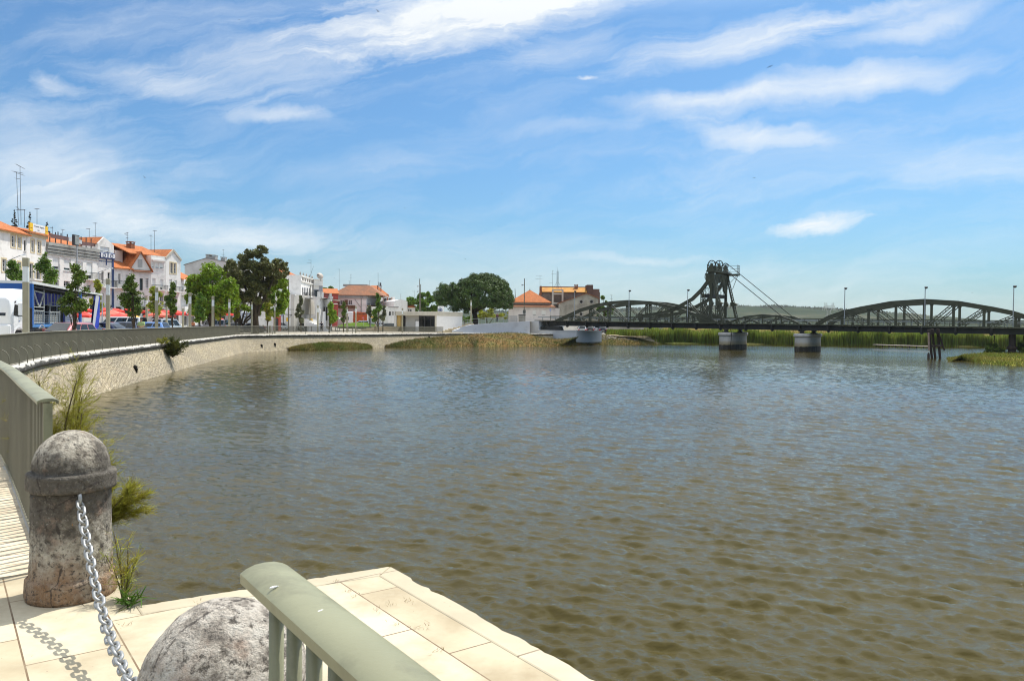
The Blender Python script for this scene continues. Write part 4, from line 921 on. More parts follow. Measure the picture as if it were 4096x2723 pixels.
for k in range(10): x = (-22 + k * 4.7) * sc; q.bar((x, 0, z0), (x + 2.3 * sc, 0, z1), .35); q.bar((x + 2.3 * sc, 0, z1), (x + 4.7 * sc, 0, z0), .35)
for x in (-17, -10, 11, 17): q.bar((x * sc, 0, z1), ((x + 1.5 * (1 if x > 0 else -1)) * sc, 0, pz(1210)), .45); q.bar(((x + 4) * sc, 0, z1), ((x + 1) * sc, 0, pz(1212)), .35)
for x in (-25, -18, 18, 25): q.bar((x * sc, 0, z0), (x * sc, 0, z0 - 9 * sc), .4)
q.build('crossarm', POLE, t)
# grassy banks at the foot of the wall and under the bridge
def bankmat():
    m_, nt, b = nodes('bank_earth'); tc = N(nt, 'ShaderNodeTexCoord').outputs['Object']
    n1 = noise(nt, tc, .35, 6, .65); n2 = noise(nt, tc, 2.4, 6, .7)
    col = ramp(nt, n1, [(.3, (.09, .10, .025)), (.45, (.21, .16, .065)), (.56, (.22, .12, .05)), (.7, (.11, .09, .045))])
    col = mixrgb(nt, ramp(nt, n2, [(.35, .7), (.55, 0.)]), col, (.12, .105, .04)); nt.links.new(col, b.inputs['Base Color']); b.inputs['Roughness'].default_value = .95; b.inputs['Specular IOR Level'].default_value = 0; bump(nt, b, n2, 1, .15); return m_
BANK = bankmat()
def bank(low, up, nrow, amp, seed):
    L = []
    n = 90
    def samp(pl):
        pl = [Vector(p) for p in pl]; acc = [0]
        for a, b_ in zip(pl, pl[1:]): acc.append(acc[-1] + (b_ - a).length)
        return [Vector([np.interp(acc[-1] * k / n, acc, [p[c] for p in pl]) for c in range(3)]) for k in range(n + 1)]
    lo, hi = samp(low), samp(up); V = []
    for j in range(nrow):
        f_ = j / (nrow - 1)
        for k in range(n + 1):
            p = lo[k].lerp(hi[k], f_); e = math.sin(f_ * math.pi) * min(1, k / 6, (n - k) / 6)
            V.append((p.x, p.y, p.z + e * amp * (.5 + .5 * MN.fractal(Vector((p.x * .5 + seed, p.y * .5, 0)), 1, 2, 4)) + .12 * f_ * MN.noise(Vector((p.x * 2, p.y * 2, seed)))))
    m_ = n + 1; Fq = [(j * m_ + i, j * m_ + i + 1, (j + 1) * m_ + i + 1, (j + 1) * m_ + i) for j in range(nrow - 1) for i in range(n)]
    tag(npmesh('river_bank', V, Fq, BANK, smooth=True), kind='structure'); return V, m_, nrow
def wallfoot(u, z):                           # spot on the sloping quay wall seen at photo column u
    tgt = ray(u, 1350).x / ray(u, 1350).y
    i = min((i for i in range(len(EDGE)) if EDGE[i].y > 88 and (EDGE[i].x > -31 or EDGE[i].y > 95)), key=lambda i: abs(EDGE[i].x / EDGE[i].y - tgt)); e = EDGE[i] + EN[i] * (.02 + max(0, -.6 - z) * .48)
    return (e.x, e.y, z)
def wallout(u, o):
    p = wallfoot(u, -1.9); tgt = ray(u, 1350).x / ray(u, 1350).y; i = min((i for i in range(len(EDGE)) if EDGE[i].y > 95), key=lambda i: abs(EDGE[i].x / EDGE[i].y - tgt)); return (p[0] + EN[i].x * o, p[1] + EN[i].y * o, WZ - .12)
low = [wallout(1128, .4), wallout(1200, 1.6), wallout(1300, 2.6), wallout(1400, 2.2), wallout(1470, .4)]
up = [wallfoot(u, z) for u, z in ((1128, -1.9), (1200, -1.5), (1300, -1.25), (1400, -1.35), (1470, -1.9))]
b1 = bank(low, up, 10, .35, 2)
low = [wallout(1525, .3), wallout(1600, 2.0), wallout(1700, 3.0), wallout(1800, 5)] + [tuple(gnd(u, v, WZ - .12)) for u, v in ((1900, 1387), (2050, 1386), (2150, 1385), (2230, 1384), (2310, 1382), (2400, 1379), (2480, 1377), (2640, 1375))]
up = [wallfoot(1525, -1.8), wallfoot(1580, -1.35), wallfoot(1660, -.85), wallfoot(1800, -.5)] + [tuple(at(*q_)) for q_ in ((1950, 1333, 139), (2040, 1330, 141.5), (2110, 1334, 143.5), (2160, 1347, 145.0), (2230, 1357, 143.4), (2306, 1352, 140.8), (2318, 1344, 152), (2400, 1342, 157), (2480, 1345, 162), (2560, 1355, 166), (2640, 1370, 172))]
b2 = bank(low, up, 14, .3, 9)
GRASSB = leafmat('bank_grass', (.085, .11, .02), (.19, .14, .055), .4, .25)
def onbank(b_):
    V, m_, nr = b_; Va = np.array(V).reshape(nr, m_, 3)
    def f(r_, n):
        a = r_.rand(n) * (nr - 1.01); c = r_.rand(n) * (m_ - 1.01); i, j = a.astype(int), c.astype(int); fa, fc = (a - i)[:, None], (c - j)[:, None]
        p = Va[i, j] * (1 - fa) * (1 - fc) + Va[i + 1, j] * fa * (1 - fc) + Va[i, j + 1] * (1 - fa) * fc + Va[i + 1, j + 1] * fa * fc; return p[:, 0], p[:, 1], p[:, 2] - .05
    return f
blades('bank_grass', 12000, onbank(b1), lambda r_, x, y, n: .12 + .3 * r_.rand(n), .07, leafmat('bank_green', (.13, .16, .03), (.26, .20, .07), .4, .25), .5, 12)
blades('bank_grass', 36000, onbank(b2), lambda r_, x, y, n: .08 + .3 * r_.rand(n) ** 2, .07, GRASSB, .8, 13)
# land behind the bridge with riprap
V = [(9, 147.4, -.15), (19, 158.6, -.25), (25, 161.2, -.7), (31, 167, -1.9), (60, 200, -.8), (40, 330, 0), (-30, 330, 0), (-20, 158, 0.0)]
tag(npmesh('parking_ground', [V[7], V[0], V[1], V[1], V[2], V[3], V[4], V[4], V[5], V[6], V[7], V[1]], [(0, 1, 2, 2), ], P('dusty_ground', (.42, .36, .26), (.36, .30, .2), .3, .95)), kind='structure') if False else None
b = MB(); b.add(V, [(7, 0, 1, 6), (6, 1, 4, 5), (1, 2, 4), (2, 3, 4)]); tag(b.build('parking_ground', P('dusty_ground', (.42, .36, .26), (.36, .30, .2), .3, .95)), kind='structure')
b = MB(); rr_ = random.Random(4)
for k in range(420):
    f_ = rr_.random(); u = 2306 + f_ * 170 + (rr_.random() * 60 if f_ > .8 else 0); v = 1338 + rr_.random() ** .8 * 15 + (6 if f_ > .75 else 0)
    p = Vector(b2[0][rr_.randint(6, 13) * b2[1] + int(61 + 20 * f_)]).lerp(Vector(b2[0][rr_.randint(6, 13) * b2[1] + int(61 + 20 * f_) + 1]), rr_.random()); r = rr_.uniform(.12, .34); n0 = len(b.v)
    vs_ = [Vector((x, y, z)).normalized() * r * rr_.uniform(.7, 1.15) for x in (-1, 1) for y in (-1, 1) for z in (-.7, .7)]
    b.add([p + w for w in vs_], [(0, 1, 3, 2), (4, 6, 7, 5), (0, 4, 5, 1), (2, 3, 7, 6), (0, 2, 6, 4), (1, 5, 7, 3)])
tag(b.build('riprap', P('riprap_stone', (.46, .43, .38), (.34, .31, .27), .6, .9, island=.6)), kind='stuff')
blades('bank_grass', 3000, lambda r_, n: (lambda u, d: (np.array([xx(a, b_, -.3) for a, b_ in zip(u, d)]), d, np.full(n, -.45)))(2425 + r_.rand(n) * 200, 161 + r_.rand(n) * 9), lambda r_, x, y, n: .5 + .9 * r_.rand(n), .2, leafmat('tall_bank_grass', (.22, .24, .03), (.12, .17, .02), .3, .3), .2, 15)
# islet on the right with two bushes
low = [gnd(u, v, WZ - .06) for u, v in ((3788, 1431), (3906, 1450), (4000, 1459), (4100, 1466), (4250, 1478), (4500, 1490))]; up = [gnd(u, v, -1.55) for u, v in ((3795, 1430), (3862, 1424), (3942, 1415), (4096, 1411), (4300, 1408), (4600, 1405))]
V = []; n = 60; nr = 12
for j in range(nr):
    f_ = j / (nr - 1)
    for k in range(n + 1):
        t_ = k / n * (len(low) - 1); i = min(int(t_), len(low) - 2); a = low[i].lerp(low[i + 1], t_ - i); c = up[i].lerp(up[i + 1], t_ - i); p = a.lerp(c, f_); ed = min(1, k / 10)
        V.append((p.x, p.y, -2.05 + ed * .55 * min(1, f_ * 2.5) ** .6 + .06 * MN.noise(Vector((p.x, p.y, 0))) * ed))
m_ = n + 1; Fq = [(j * m_ + i, j * m_ + i + 1, (j + 1) * m_ + i + 1, (j + 1) * m_ + i) for j in range(nr - 1) for i in range(n)]
tag(npmesh('islet', V, Fq, P('islet_grass', (.13, .16, .022), (.22, .185, .05), .5, .95, dirt=(.09, .065, .03), dscale=.8, bmp=1, bscale=3), smooth=True), kind='structure')
blades('islet_grass', 9000, onbank((V, m_, nr)), lambda r_, x, y, n: .1 + .25 * r_.rand(n), .1, leafmat('islet_blades', (.13, .17, .02), (.24, .21, .05), .4, .25), .3, 17)
# low jetty in front of the reeds
a = gnd(3500, 1378, -1.7); c = gnd(3718, 1385, -1.7); t = thing('jetty', 'low bleached plank jetty lying along the edge of the reeds', 'jetty'); q = MB(); q.bar(a, c, 1.4, .12); q.build('planking', P('bleached_plank', (.60, .52, .44), (.5, .42, .34), 1, .85), t); q = MB()
for k in range(9): p = a.lerp(c, k / 8); q.bar(p + Vector((0, -.5, -.1)), p + Vector((0, -.5, -.9)), .14)
q.build('jetty_piles', PILE, t)
# driftwood in front of the reeds
DW = P('driftwood', (.33, .27, .2), (.22, .18, .13), 2, .9)
for (u, v, ls, lab) in ((3040, 1372, ((-1.6, .9, .25), (1.9, .5, .35), (.6, 1.2, .9), (2.6, .1, .15)), 'tangle of bleached driftwood branches between the two round piers'), (3000, 1368, ((.1, 0, 1.5), (.5, .2, .9)), 'dead upright stumps in the reeds right of the first pier')):
    p = gnd(u, v, WZ); t = thing('driftwood', lab, 'driftwood', (p.x, p.y, WZ))
    for k, (x, y, z) in enumerate(ls): q = MB(); q.tube([(0, k * .1, -.2), (x * .5, y * .4, z * .7 + .1), (x, y, z + .1)], [.12, .09, .04], 6); q.build('branch', DW, t, smooth=True)
# walls behind the parking
for u0, u1, d, zt_, mt, lab in ((2255, 2431, 172, 1.5, WHITEW, 'white yard wall behind the cars parked under the bridge'), (2432, 2652, 178, 1.3, GREYW, 'long stained grey yard wall seen under the bridge'), (2653, 2703, 182, .55, WHITEW, 'low whitish wall end beside the reeds under the bridge')):
    a, c = gp(u0, d), gp(u1, d); t = thing('yard_wall', lab, 'wall', (a.x, a.y, 0)); q = MB(); q.box(0, c.x - a.x, 0, .3, -1.5, zt_); q.build('wall_face', mt, t); q = MB(); q.box(-.03, c.x - a.x + .03, -.05, .35, zt_, zt_ + .08); q.build('wall_cap', mt, t)
# ------------------------------------------------------------------ buildings
class House:
    def __init__(s, name, label, A, B, h, depth, wall=WHITEW, zg=None, cat='house'):
        z = min(gh(A.x, A.y), gh(B.x, B.y)) - .15 if zg is None else zg
        s.w = (B - A).to_2d().length; d = (B - A).to_2d().normalized(); s.d = Vector((d.x, d.y, 0)); s.n = Vector((d.y, -d.x, 0)); s.A = Vector((A.x, A.y, z)); s.z = z
        s.h = h - z; s.depth = depth; s.ops = []; s.arch = []; s.wallm = wall
        s.t = thing(name, label, cat, s.A, math.atan2(d.y, d.x))
    def px(s, u, v, y=0.0):                   # photo pixel -> local x, z on the facade
        p = onplane(u, v, s.A - s.n * y, s.n) - s.A; return p.dot(s.d), p.z
    def rect(s, u0, v0, u1, v1):
        vm, um = (v0 + v1) / 2, (u0 + u1) / 2; x0, x1 = s.px(u0, vm)[0], s.px(u1, vm)[0]; z0, z1 = s.px(um, v1)[1], s.px(um, v0)[1]
        return (max(.1, x0), min(s.w - .1, x1), max(.05, z0), min(s.h - .1, z1))
    def walls(s, extra=None, top=None):       # top: local polygon (x,z) above h for gables
        q = MB(); w, h, D = s.w, s.h, s.depth
        xs = sorted({0, w} | {o[0] for o in s.ops} | {o[1] for o in s.ops}); zs = sorted({0, h} | {o[2] for o in s.ops} | {o[3] for o in s.ops})
        for a, b_ in zip(xs, xs[1:]):
            for c, e in zip(zs, zs[1:]):
                mx_, mz = (a + b_) / 2, (c + e) / 2
                if any(o[0] < mx_ < o[1] and o[2] < mz < o[3] for o in s.ops): continue
                q.quad((a, 0, c), (b_, 0, c), (b_, 0, e), (a, 0, e))
        r = .22
        for x0, x1, z0, z1 in s.ops:
            q.quad((x0, 0, z0), (x0, r, z0), (x0, r, z1), (x0, 0, z1)); q.quad((x1, 0, z0), (x1, 0, z1), (x1, r, z1), (x1, r, z0)); q.quad((x0, 0, z1), (x0, r, z1), (x1, r, z1), (x1, 0, z1)); q.quad((x0, 0, z0), (x1, 0, z0), (x1, r, z0), (x0, r, z0))
        q.quad((0, 0, 0), (0, 0, h), (0, D, h), (0, D, 0)); q.quad((w, 0, 0), (w, D, 0), (w, D, h), (w, 0, h)); q.quad((0, D, 0), (0, D, h), (w, D, h), (w, D, 0)); q.quad((0, 0, h), (w, 0, h), (w, D, h), (0, D, h))
        if top:
            n = len(top); q.add([(x, .002, z) for x, z in top] + [(x, D - .002, z) for x, z in top], [tuple(range(n)), tuple(range(2 * n - 1, n - 1, -1))] + [(i, n + i, n + (i + 1) % n, (i + 1) % n) for i in range(n)])
        if extra: extra(q)
        me = q.build('wall', s.wallm, s.t); return me
    def win(s, rects, kind='sash', surround=None, sill=True, pane=None):
        for r in rects:
            x0, x1, z0, z1 = r if len(r) == 4 and isinstance(r[0], float) and kind.startswith('@') else s.rect(*r)
            k = kind.lstrip('@')
            if x1 - x0 < .08 or z1 - z0 < .1: continue
            s.ops.append((x0, x1, z0, z1)); f = min(.07, (x1 - x0) * .14); q = MB(); y = .10
            if k == 'shutter': q.box(x0, x1, y, y + .04, z0 + (z1 - z0) * .22, z1)
            for a, b_, c, e in ((x0, x0 + f, z0, z1), (x1 - f, x1, z0, z1), (x0 + f, x1 - f, z1 - f, z1), (x0 + f, x1 - f, z0, z0 + f)): q.box(a, b_, y + .02, y + .09, c, e)
            if k in ('sash', 'french'):
                m_ = (x0 + x1) / 2; q.box(m_ - f / 2, m_ + f / 2, y + .03, y + .08, z0 + f, z1 - f)
                for g in ((.36, .68) if k == 'sash' else (.28, .55, .8)): q.box(x0 + f, x1 - f, y + .04, y + .075, z0 + (z1 - z0) * g - .02, z0 + (z1 - z0) * g + .02)
            o = q.build('window' if k not in ('door', 'dark') else 'door', DARKM if k == 'dark' else WFRAME, s.t)
            g = MB(); g.quad((x0, y + .10, z0), (x1, y + .10, z0), (x1, y + .10, z1), (x0, y + .10, z1)); g.build('pane', pane or GLASS, o)
            if surround:
                g = MB(); b_ = .16
                for a, c, e, l in ((x0 - b_, x0, z0 - b_, z1 + b_), (x1, x1 + b_, z0 - b_, z1 + b_), (x0, x1, z1, z1 + b_), (x0, x1, z0 - b_, z0)): g.box(a, c, -.03, .02, e, l)
                g.build('surround', surround, o)
            elif sill: g = MB(); g.box(x0 - .08, x1 + .08, -.08, .05, z0 - .08, z0 - .002); g.build('sill', WFRAME, o)
    def balcony(s, u0, v0, u1, v1, out=.7, solid=None, ztop=None):     # v0 rail top, v1 floor
        x0, x1, z0, z1 = s.rect(u0, v0, u1, v1); q = MB(); q.box(x0, x1, -out, -.003, z0 - .16, z0); o = q.build('balcony', solid or WHITEW, s.t)
        q = MB()
        if solid: q.box(x0, x1, -out - .004, -out + .08, z0, z1); q.box(x0, x0 + .08, -out + .08, -.004, z0, z1); q.box(x1 - .08, x1, -out + .08, -.004, z0, z1); q.build('parapet', solid, o); return
        q.bar((x0, -out + .04, z1), (x1, -out + .04, z1), .05, .05); n = max(3, int((x1 - x0) / .14))
        for k in range(n + 1): x = x0 + .03 + (x1 - x0 - .06) * k / n; q.bar((x, -out + .04, z0), (x, -out + .04, z1), .022)
        for x in (x0 + .03, x1 - .03):
            q.bar((x, -out + .04, z1), (x, 0, z1), .04)
            for k in range(4): q.bar((x, -out * k / 4, z0), (x, -out * k / 4, z1), .022)
        q.build('railing', DARKM, o)
    def band(s, u0, v0, u1, v1, out, mat, name='cornice'):
        x0, x1, z0, z1 = s.rect(u0, v0, u1, v1); q = MB(); q.box(x0, x1, -out, .02, z0, z1); return q.build(name, mat, s.t)
    def bandz(s, z0, z1, out, mat, name='cornice', x0=-.05, x1=None):
        q = MB(); q.box(x0, (s.w + .05) if x1 is None else x1, -out, .02, z0, z1); return q.build(name, mat, s.t)
def roofslab(t, faces, mat, th=.14, name='roof'):
    q = MB()
    for f in faces:
        n = len(f); q.add([tuple(p) for p in f] + [(p[0], p[1], p[2] - th) for p in f], [tuple(range(n)), tuple(range(2 * n - 1, n - 1, -1))] + [(i, n + i, n + (i + 1) % n, (i + 1) % n) for i in range(n)])
    return q.build(name, mat, t, uv=True)
def gable_x(t, x0, x1, y0, y1, ze, zr, mat, o=.3, r=.5):       # ridge along x
    ym = y0 + (y1 - y0) * r; k1 = o * (zr - ze) / max(ym - y0, .1); k2 = o * (zr - ze) / max(y1 - ym, .1)
    return roofslab(t, [[(x0, y0 - o, ze - k1), (x1, y0 - o, ze - k1), (x1, ym, zr), (x0, ym, zr)], [(x0, ym, zr), (x1, ym, zr), (x1, y1 + o, ze - k2), (x0, y1 + o, ze - k2)]], mat)
def gable_y(t, x0, x1, y0, y1, ze, zr, mat, o=.25, xm=None):
    xm = (x0 + x1) / 2 if xm is None else xm
    return roofslab(t, [[(x0 - o, y0, ze - o * .4), (xm, y0, zr), (xm, y1, zr), (x0 - o, y1, ze - o * .4)], [(xm, y0, zr), (x1 + o, y0, ze - o * .4), (x1 + o, y1, ze - o * .4), (xm, y1, zr)]], mat)
def hip(t, x0, x1, y0, y1, ze, zr, mat, o=.35, rx=None, top=0):
    x0 -= o; x1 += o; y0 -= o; y1 += o; hx, hy = (x1 - x0) / 2, (y1 - y0) / 2; cx, cy = (x0 + x1) / 2, (y0 + y1) / 2
    if rx is None: rx = max(0.02, hx - hy) if not top else top
    ry = top if top else .02
    a, b_, c, d = (x0, y0, ze), (x1, y0, ze), (x1, y1, ze), (x0, y1, ze); p, q, r, s_ = (cx - rx, cy - ry, zr), (cx + rx, cy - ry, zr), (cx + rx, cy + ry, zr), (cx - rx, cy + ry, zr)
    return roofslab(t, [[a, b_, q, p], [b_, c, r, q], [c, d, s_, r], [d, a, p, s_]] + ([[p, q, r, s_]] if top else []), mat)
def chimney(o, x, y, z0, z1, w=.5, mat=WHITEW):
    q = MB(); q.box(x - w / 2, x + w / 2, y - w / 2, y + w / 2, z0, z1); q.box(x - w / 2 - .08, x + w / 2 + .08, y - w / 2 - .08, y + w / 2 + .08, z1 + .18, z1 + .28)
    for sx in (-1, 1):
        for sy in (-1, 1): q.box(x + sx * (w / 2 - .06) - .06, x + sx * (w / 2 - .06) + .06, y + sy * (w / 2 - .06) - .06, y + sy * (w / 2 - .06) + .06, z1, z1 + .18)
    q.build('chimney', mat, o)
def shopfront(H, u0, u1, vtop=1262, n=3, mat=None):            # ground floor openings, dark and half hidden
    du = (u1 - u0) / n
    H.win([(u0 + du * (k + .12), vtop, u0 + du * (k + .88), vtop + 40) for k in range(n)], 'door', pane=glassmat('shop_glass', (.03, .028, .025), .15), sill=False)
CREAM = P('cream_trim', (.66, .56, .36), (.58, .48, .30), 2, .8); BLUET = P('blue_trim', (.035, .07, .20), (.03, .055, .15), 2, .6); BROWNP = P('brown_panel', (.16, .075, .025), (.12, .055, .02), 1.5, .7); REDW = P('red_render', (.42, .085, .075), (.34, .07, .06), .8, .85)
BRICKR = P('roof_ridge', (.30, .13, .07), (.2, .09, .05), 3, .9); DARKG = P('sooty_wall', (.15, .12, .10), (.24, .19, .16), .45, .95, dirt=(.07, .055, .05), dscale=.5, dlo=.45, dhi=.75)
# --- leftmost pair of houses
X = House('town_house', 'white three storey house with a hipped tile roof at the left end of the street', gp(-70, 83.5), gp(107, 92.4), 11.5, 9)
X.win([(45, 941, 60, 988), (71.5, 948, 84, 992), (46, 1042, 60, 1090), (71, 1048, 84, 1096), (8, 1036, 24, 1086), (-20, 1030, -4, 1080)], 'sash', CREAM); X.win([(96, 962, 104, 1004)], 'dark')
shopfront(X, -40, 100, 1190, 4); X.walls(); X.bandz(X.h - .25, X.h - .02, .25, CREAM)
r = hip(X.t, 0, X.w, 0, 9, X.h, X.h + 2.6, TILE, .4, rx=1.2); chimney(r, X.w * .72, 3.5, X.h + 1.2, X.h + 3.0)
q = MB(); q.bar((0.2, 4.6, X.h + 3.0), (X.w * .95, 4.4, X.h + 2.0), .25, .35); q.build('roof_coping', CONC, r)
X = House('town_house', 'white house with cream window surrounds under the yellow and white roof sign', gp(108.5, 92.5), gp(185, 97), 12.0, 9)
X.win([(124, 959.5, 137, 1007.5), (150, 965.5, 162.5, 1013)], 'french', CREAM); X.win([(118, 1053, 131, 1115), (147, 1060, 160, 1120)], 'door', CREAM); X.balcony(112, 1092, 180, 1118); shopfront(X, 112, 182, 1200, 2); X.walls(); X.bandz(X.h - .55, X.h - .02, .2, CREAM)
gable_x(X.t, -.2, X.w + .2, 0, 9, X.h, X.h + 1.0, TILE, .45, .45)
YEL = P('sign_yellow', (.80, .50, .01), (.74, .45, .01), 1, .5); SIGNW = P('sign_white', (.74, .75, .76), (.7, .71, .72), 1, .5); INK = P('sign_ink', (.03, .03, .05), None, 2, .6)
p0 = X.px(111.6, 905); p1 = X.px(184, 924); zb, zt_ = X.px(148, 930)[1], X.px(148, 899)[1]
sg = thing('roof_sign', 'long roof sign with yellow ends and dark lettering on white, above the cream-trimmed windows', 'sign', X.A + X.d * p0[0] + Vector((0, 0, zb)) + X.n * .15, X.t.rotation_euler.z)
L_ = p1[0] - p0[0]; Hs = zt_ - zb
q = MB(); q.box(L_ * .17, L_ * .85, -.06, .06, 0, Hs); q.build('panel', SIGNW, sg)
for a, b_ in ((0, .168), (.852, 1)): q = MB(); q.box(L_ * a, L_ * b_, -.08, .08, -.02, Hs + .02); q.build('end_panel', YEL, sg); text_on('lettering', 'Seguros', Hs * .17, P('sign_brown', (.35, .19, .02), None, 2, .6), sg, (L_ * (a + b_) / 2, -.085, Hs * .38), (R(90), 0, 0))
text_on('lettering', 'Fernandes  Nogueira', L_ * .068, INK, sg, (L_ * .51, -.065, Hs * .70), (R(90), 0, 0)); text_on('lettering', 'Lda.', L_ * .072, P('sign_grey', (.30, .31, .34), None, 2, .6), sg, (L_ * .48, -.065, Hs * .28), (R(90), 0, 0))
q = MB()
for k in range(4): q.bar((L_ * (.1 + .27 * k), .1, -.3), (L_ * (.1 + .27 * k), .1, Hs * .8), .08)
q.build('sign_frame', DARKM, sg)
# --- long white building with stepped cornice
X = House('town_house', 'wide white building with a stepped grey cornice and roller shutters', gp(186, 97.1), gp(391.5, 107), 11.15, 10)
X.win([(211, 1029, 238, 1076), (255.5, 1036, 283, 1082), (298.5, 1047, 331.5, 1088), (346, 1050, 370, 1116)], 'shutter'); X.win([(301, 1134, 320, 1172), (347, 1139, 364.5, 1176), (214, 1120, 236, 1165), (255, 1124, 280, 1168)], 'french'); X.balcony(341, 1092, 391, 1118); shopfront(X, 190, 388, 1215, 6); X.walls()
GC = P('grey_cornice', (.40, .40, .37), (.30, .30, .28), 1.2, .9, dirt=(.14, .13, .12), dscale=1, dlo=.5, dhi=.8)
for k, (a, b_) in enumerate(((0, .38), (.42, .78), (.86, 1.14), (1.2, 1.5))): X.bandz(X.h - b_, X.h - a - .003, .34 - .07 * k, GC)
gable_x(X.t, .1, X.w * .72, .6, 9.5, X.h + .02, X.h + 2.0, TILE, .1, .5)
roofslab(X.t, [[(X.w * .55, 2.2, X.h + .5), (X.w - .1, 2.2, X.h + .5), (X.w - .1, 7, X.h + 2.3), (X.w * .55, 7, X.h + 2.3)]], TILEO)
HOARD = P('hoarding_brown', (.17, .10, .095), (.13, .08, .075), 1.2, .9); HOARDW = P('hoarding_white', (.5, .52, .54), (.42, .44, .46), 1, .8)
bx = lambda u, v: (X.px(u, v, .5)[0], .5, X.px(u, v, .5)[1])
t = thing('billboard', 'long weathered brown hoarding seen along the roof parapet of the wide white building', 'billboard', X.A, X.t.rotation_euler.z)
for (u0, u1, va, vb, vc, vd, mt, nm) in ((201, 273, 934, 948, 964, 950, HOARD, 'board'), (329, 383, 966, 974, 986, 981, HOARD, 'board'), (275, 290, 948, 951, 966, 963, HOARDW, 'white_board'), (315, 328, 958, 961, 976, 973, HOARDW, 'white_board')):
    a, b_, c, d = bx(u0, va), bx(u1, vb), bx(u1, vc), bx(u0, vd); q = MB(); q.loft([[a, b_, c, d], [(p[0], .62, p[2]) for p in (a, b_, c, d)]]); q.build(nm, mt, t)
for u in (205, 228, 250, 275, 330, 350, 370): x, _, z = bx(u, 958); q = MB(); q.bar((x, .7, X.h - .1), (x, .7, X.h + 1.5), .09); q.build('frame_post', DARKM, t)
x0, z0 = X.px(303, 1130, -1.2); x1, z1 = X.px(303, 940, -1.2)
t = thing('banner_post', 'tall pole with a dark framed upright panel before the wide white building', 'sign', X.A + X.d * x0 + X.n * 1.2, X.t.rotation_euler.z)
zz0 = X.px(303, 982, -1.2)[1]; q = MB(); q.bar((.2, 0, -.2), (.2, 0, zz0 + .2), .14); q.build('pole', POLE, t); q = MB(); q.box(-.55, .55, -.12, .12, zz0, z1); q.build('panel_frame', DARKM, t); q = MB(); q.box(-.3, .5, -.14, -.118, zz0 + .1, z1 - .1); q.build('panel', P('grey_panel', (.32, .34, .33), (.22, .24, .23), 2, .6), t)
# --- blue trimmed gable house
X = House('town_house', 'narrow white house with dark blue cornice and pilaster under a plain gable', gp(392.5, 107.1), gp(455, 110), 12.05, 11)
xm, za = X.px(417, 949); X.win([(401, 988, 438, 1009)], 'shutter', None, False, GLASS); X.win([(406, 1086, 416, 1136), (430.5, 1089, 442, 1138)], 'door'); X.win([(407, 1172, 417, 1215), (431, 1174, 442, 1216)], 'french'); X.balcony(398, 1122, 452, 1148); shopfront(X, 395, 452, 1222, 2)
X.walls(top=[(0, X.h), (X.w, X.h), (xm, X.h + .95)]); gable_y(X.t, 0, X.w, .25, 11, X.h, X.h + .98, TILE, .05, xm)
X.band(392, 1010.5, 457, 1036, .28, BLUET, 'blue_cornice'); z0 = X.px(424, 1031)[1]; z1 = X.px(424, 1014)[1]
for a, b_ in ((.06, .46), (.54, .94)): q = MB(); q.box(X.w * a, X.w * b_, -.31, -.282, z0, z1); q.build('white_panel', WHITEP, X.t); q = MB(); q.tube([(X.w * (a + b_) / 2 + .25 * math.cos(k / 10 * math.pi), -.33, (z0 + z1) / 2 + .25 * math.sin(k / 10 * math.pi)) for k in range(20)], .035, 5, closed=True); q.build('blue_ring', BLUET, X.t)
q = MB(); q.box(X.w - .42, X.w - .05, -.06, .02, 0, X.px(453, 1036)[1]); q.build('pilaster', BLUET, X.t); X.band(393, 1045, 451, 1047.5, .03, BLUET, 'blue_line'); X.band(423, 1036.5, 427, 1060, .05, BLUET, 'blue_drop')
# --- low tiled houses with the sooty firewall
X = House('town_house', 'two storey white house with a sagging tile roof below a sooty firewall', gp(456, 110.1), gp(526.5, 112.6), 9.05, 9)
X.win([(472, 1094.5, 483, 1136), (503.6, 1099, 513, 1138)], 'french'); X.win([(486, 1171, 499, 1206)], 'french'); X.balcony(458, 1125, 508, 1150); shopfront(X, 460, 524, 1226, 2); X.walls()
roofslab(X.t, [[(-.1, -.35, X.h - .1), (X.w + .1, -.35, X.h - .1), (X.w + .1, 3.2, X.h + 1.2), (-.1, 3.2, X.h + 1.2)]], TILE)
q = MB(); zf_ = zz(487, 1006, 114.5) - X.z; q.box(.1, X.w * 1.02, 3.2, 9, 0, zf_); q.build('firewall', DARKG, X.t); q = MB(); q.box(X.w * .82, X.w * 1.25, 2.9, 8.5, X.h * .6, zf_ + .1); q.build('rear_block', WHITEW, X.t); rf = roofslab(X.t, [[(-.2, 3.0, zf_ - .05), (X.w * 1.25, 3.0, zf_ - .05), (X.w * 1.25, 6.4, zf_ + .6), (-.2, 6.4, zf_ + .6)]], TILEO); chimney(rf, X.w * .9, 5, zf_, zf_ + .75, 1.1, BRICKR)
q = MB(); q.tube([(X.w * .55, 3.0, X.h + .9), (X.w * .55, 3.0, zf_ - .5)], .12, 8); q.build('flue_pipe', GREYW, X.t)
X = House('town_house', 'white house with a steep triangular gable dormer breaking its tiled eave', gp(527.5, 112.7), gp(602.5, 115), 8.9, 9)
X.win([(558.5, 1113.6, 572, 1161)], 'dark'); X.win([(583, 1112, 594.5, 1152)], 'french'); X.win([(545, 1180, 558, 1215), (578, 1182, 592, 1216)], 'french'); shopfront(X, 530, 600, 1226, 2)
xa, zA = X.px(561, 1008); xg, zg_ = X.px(560, 1053); X.walls(top=[(-.3, X.h), (X.w, X.h), (xa, zA)])
q = MB(); q.box(xg - .33, xg + .33, -.05, .02, X.px(560, 1069)[1], X.px(560, 1037)[1]); wv_ = q.build('window', P('grey_shutter', (.42, .43, .42), (.36, .37, .36), 3, .7), X.t)
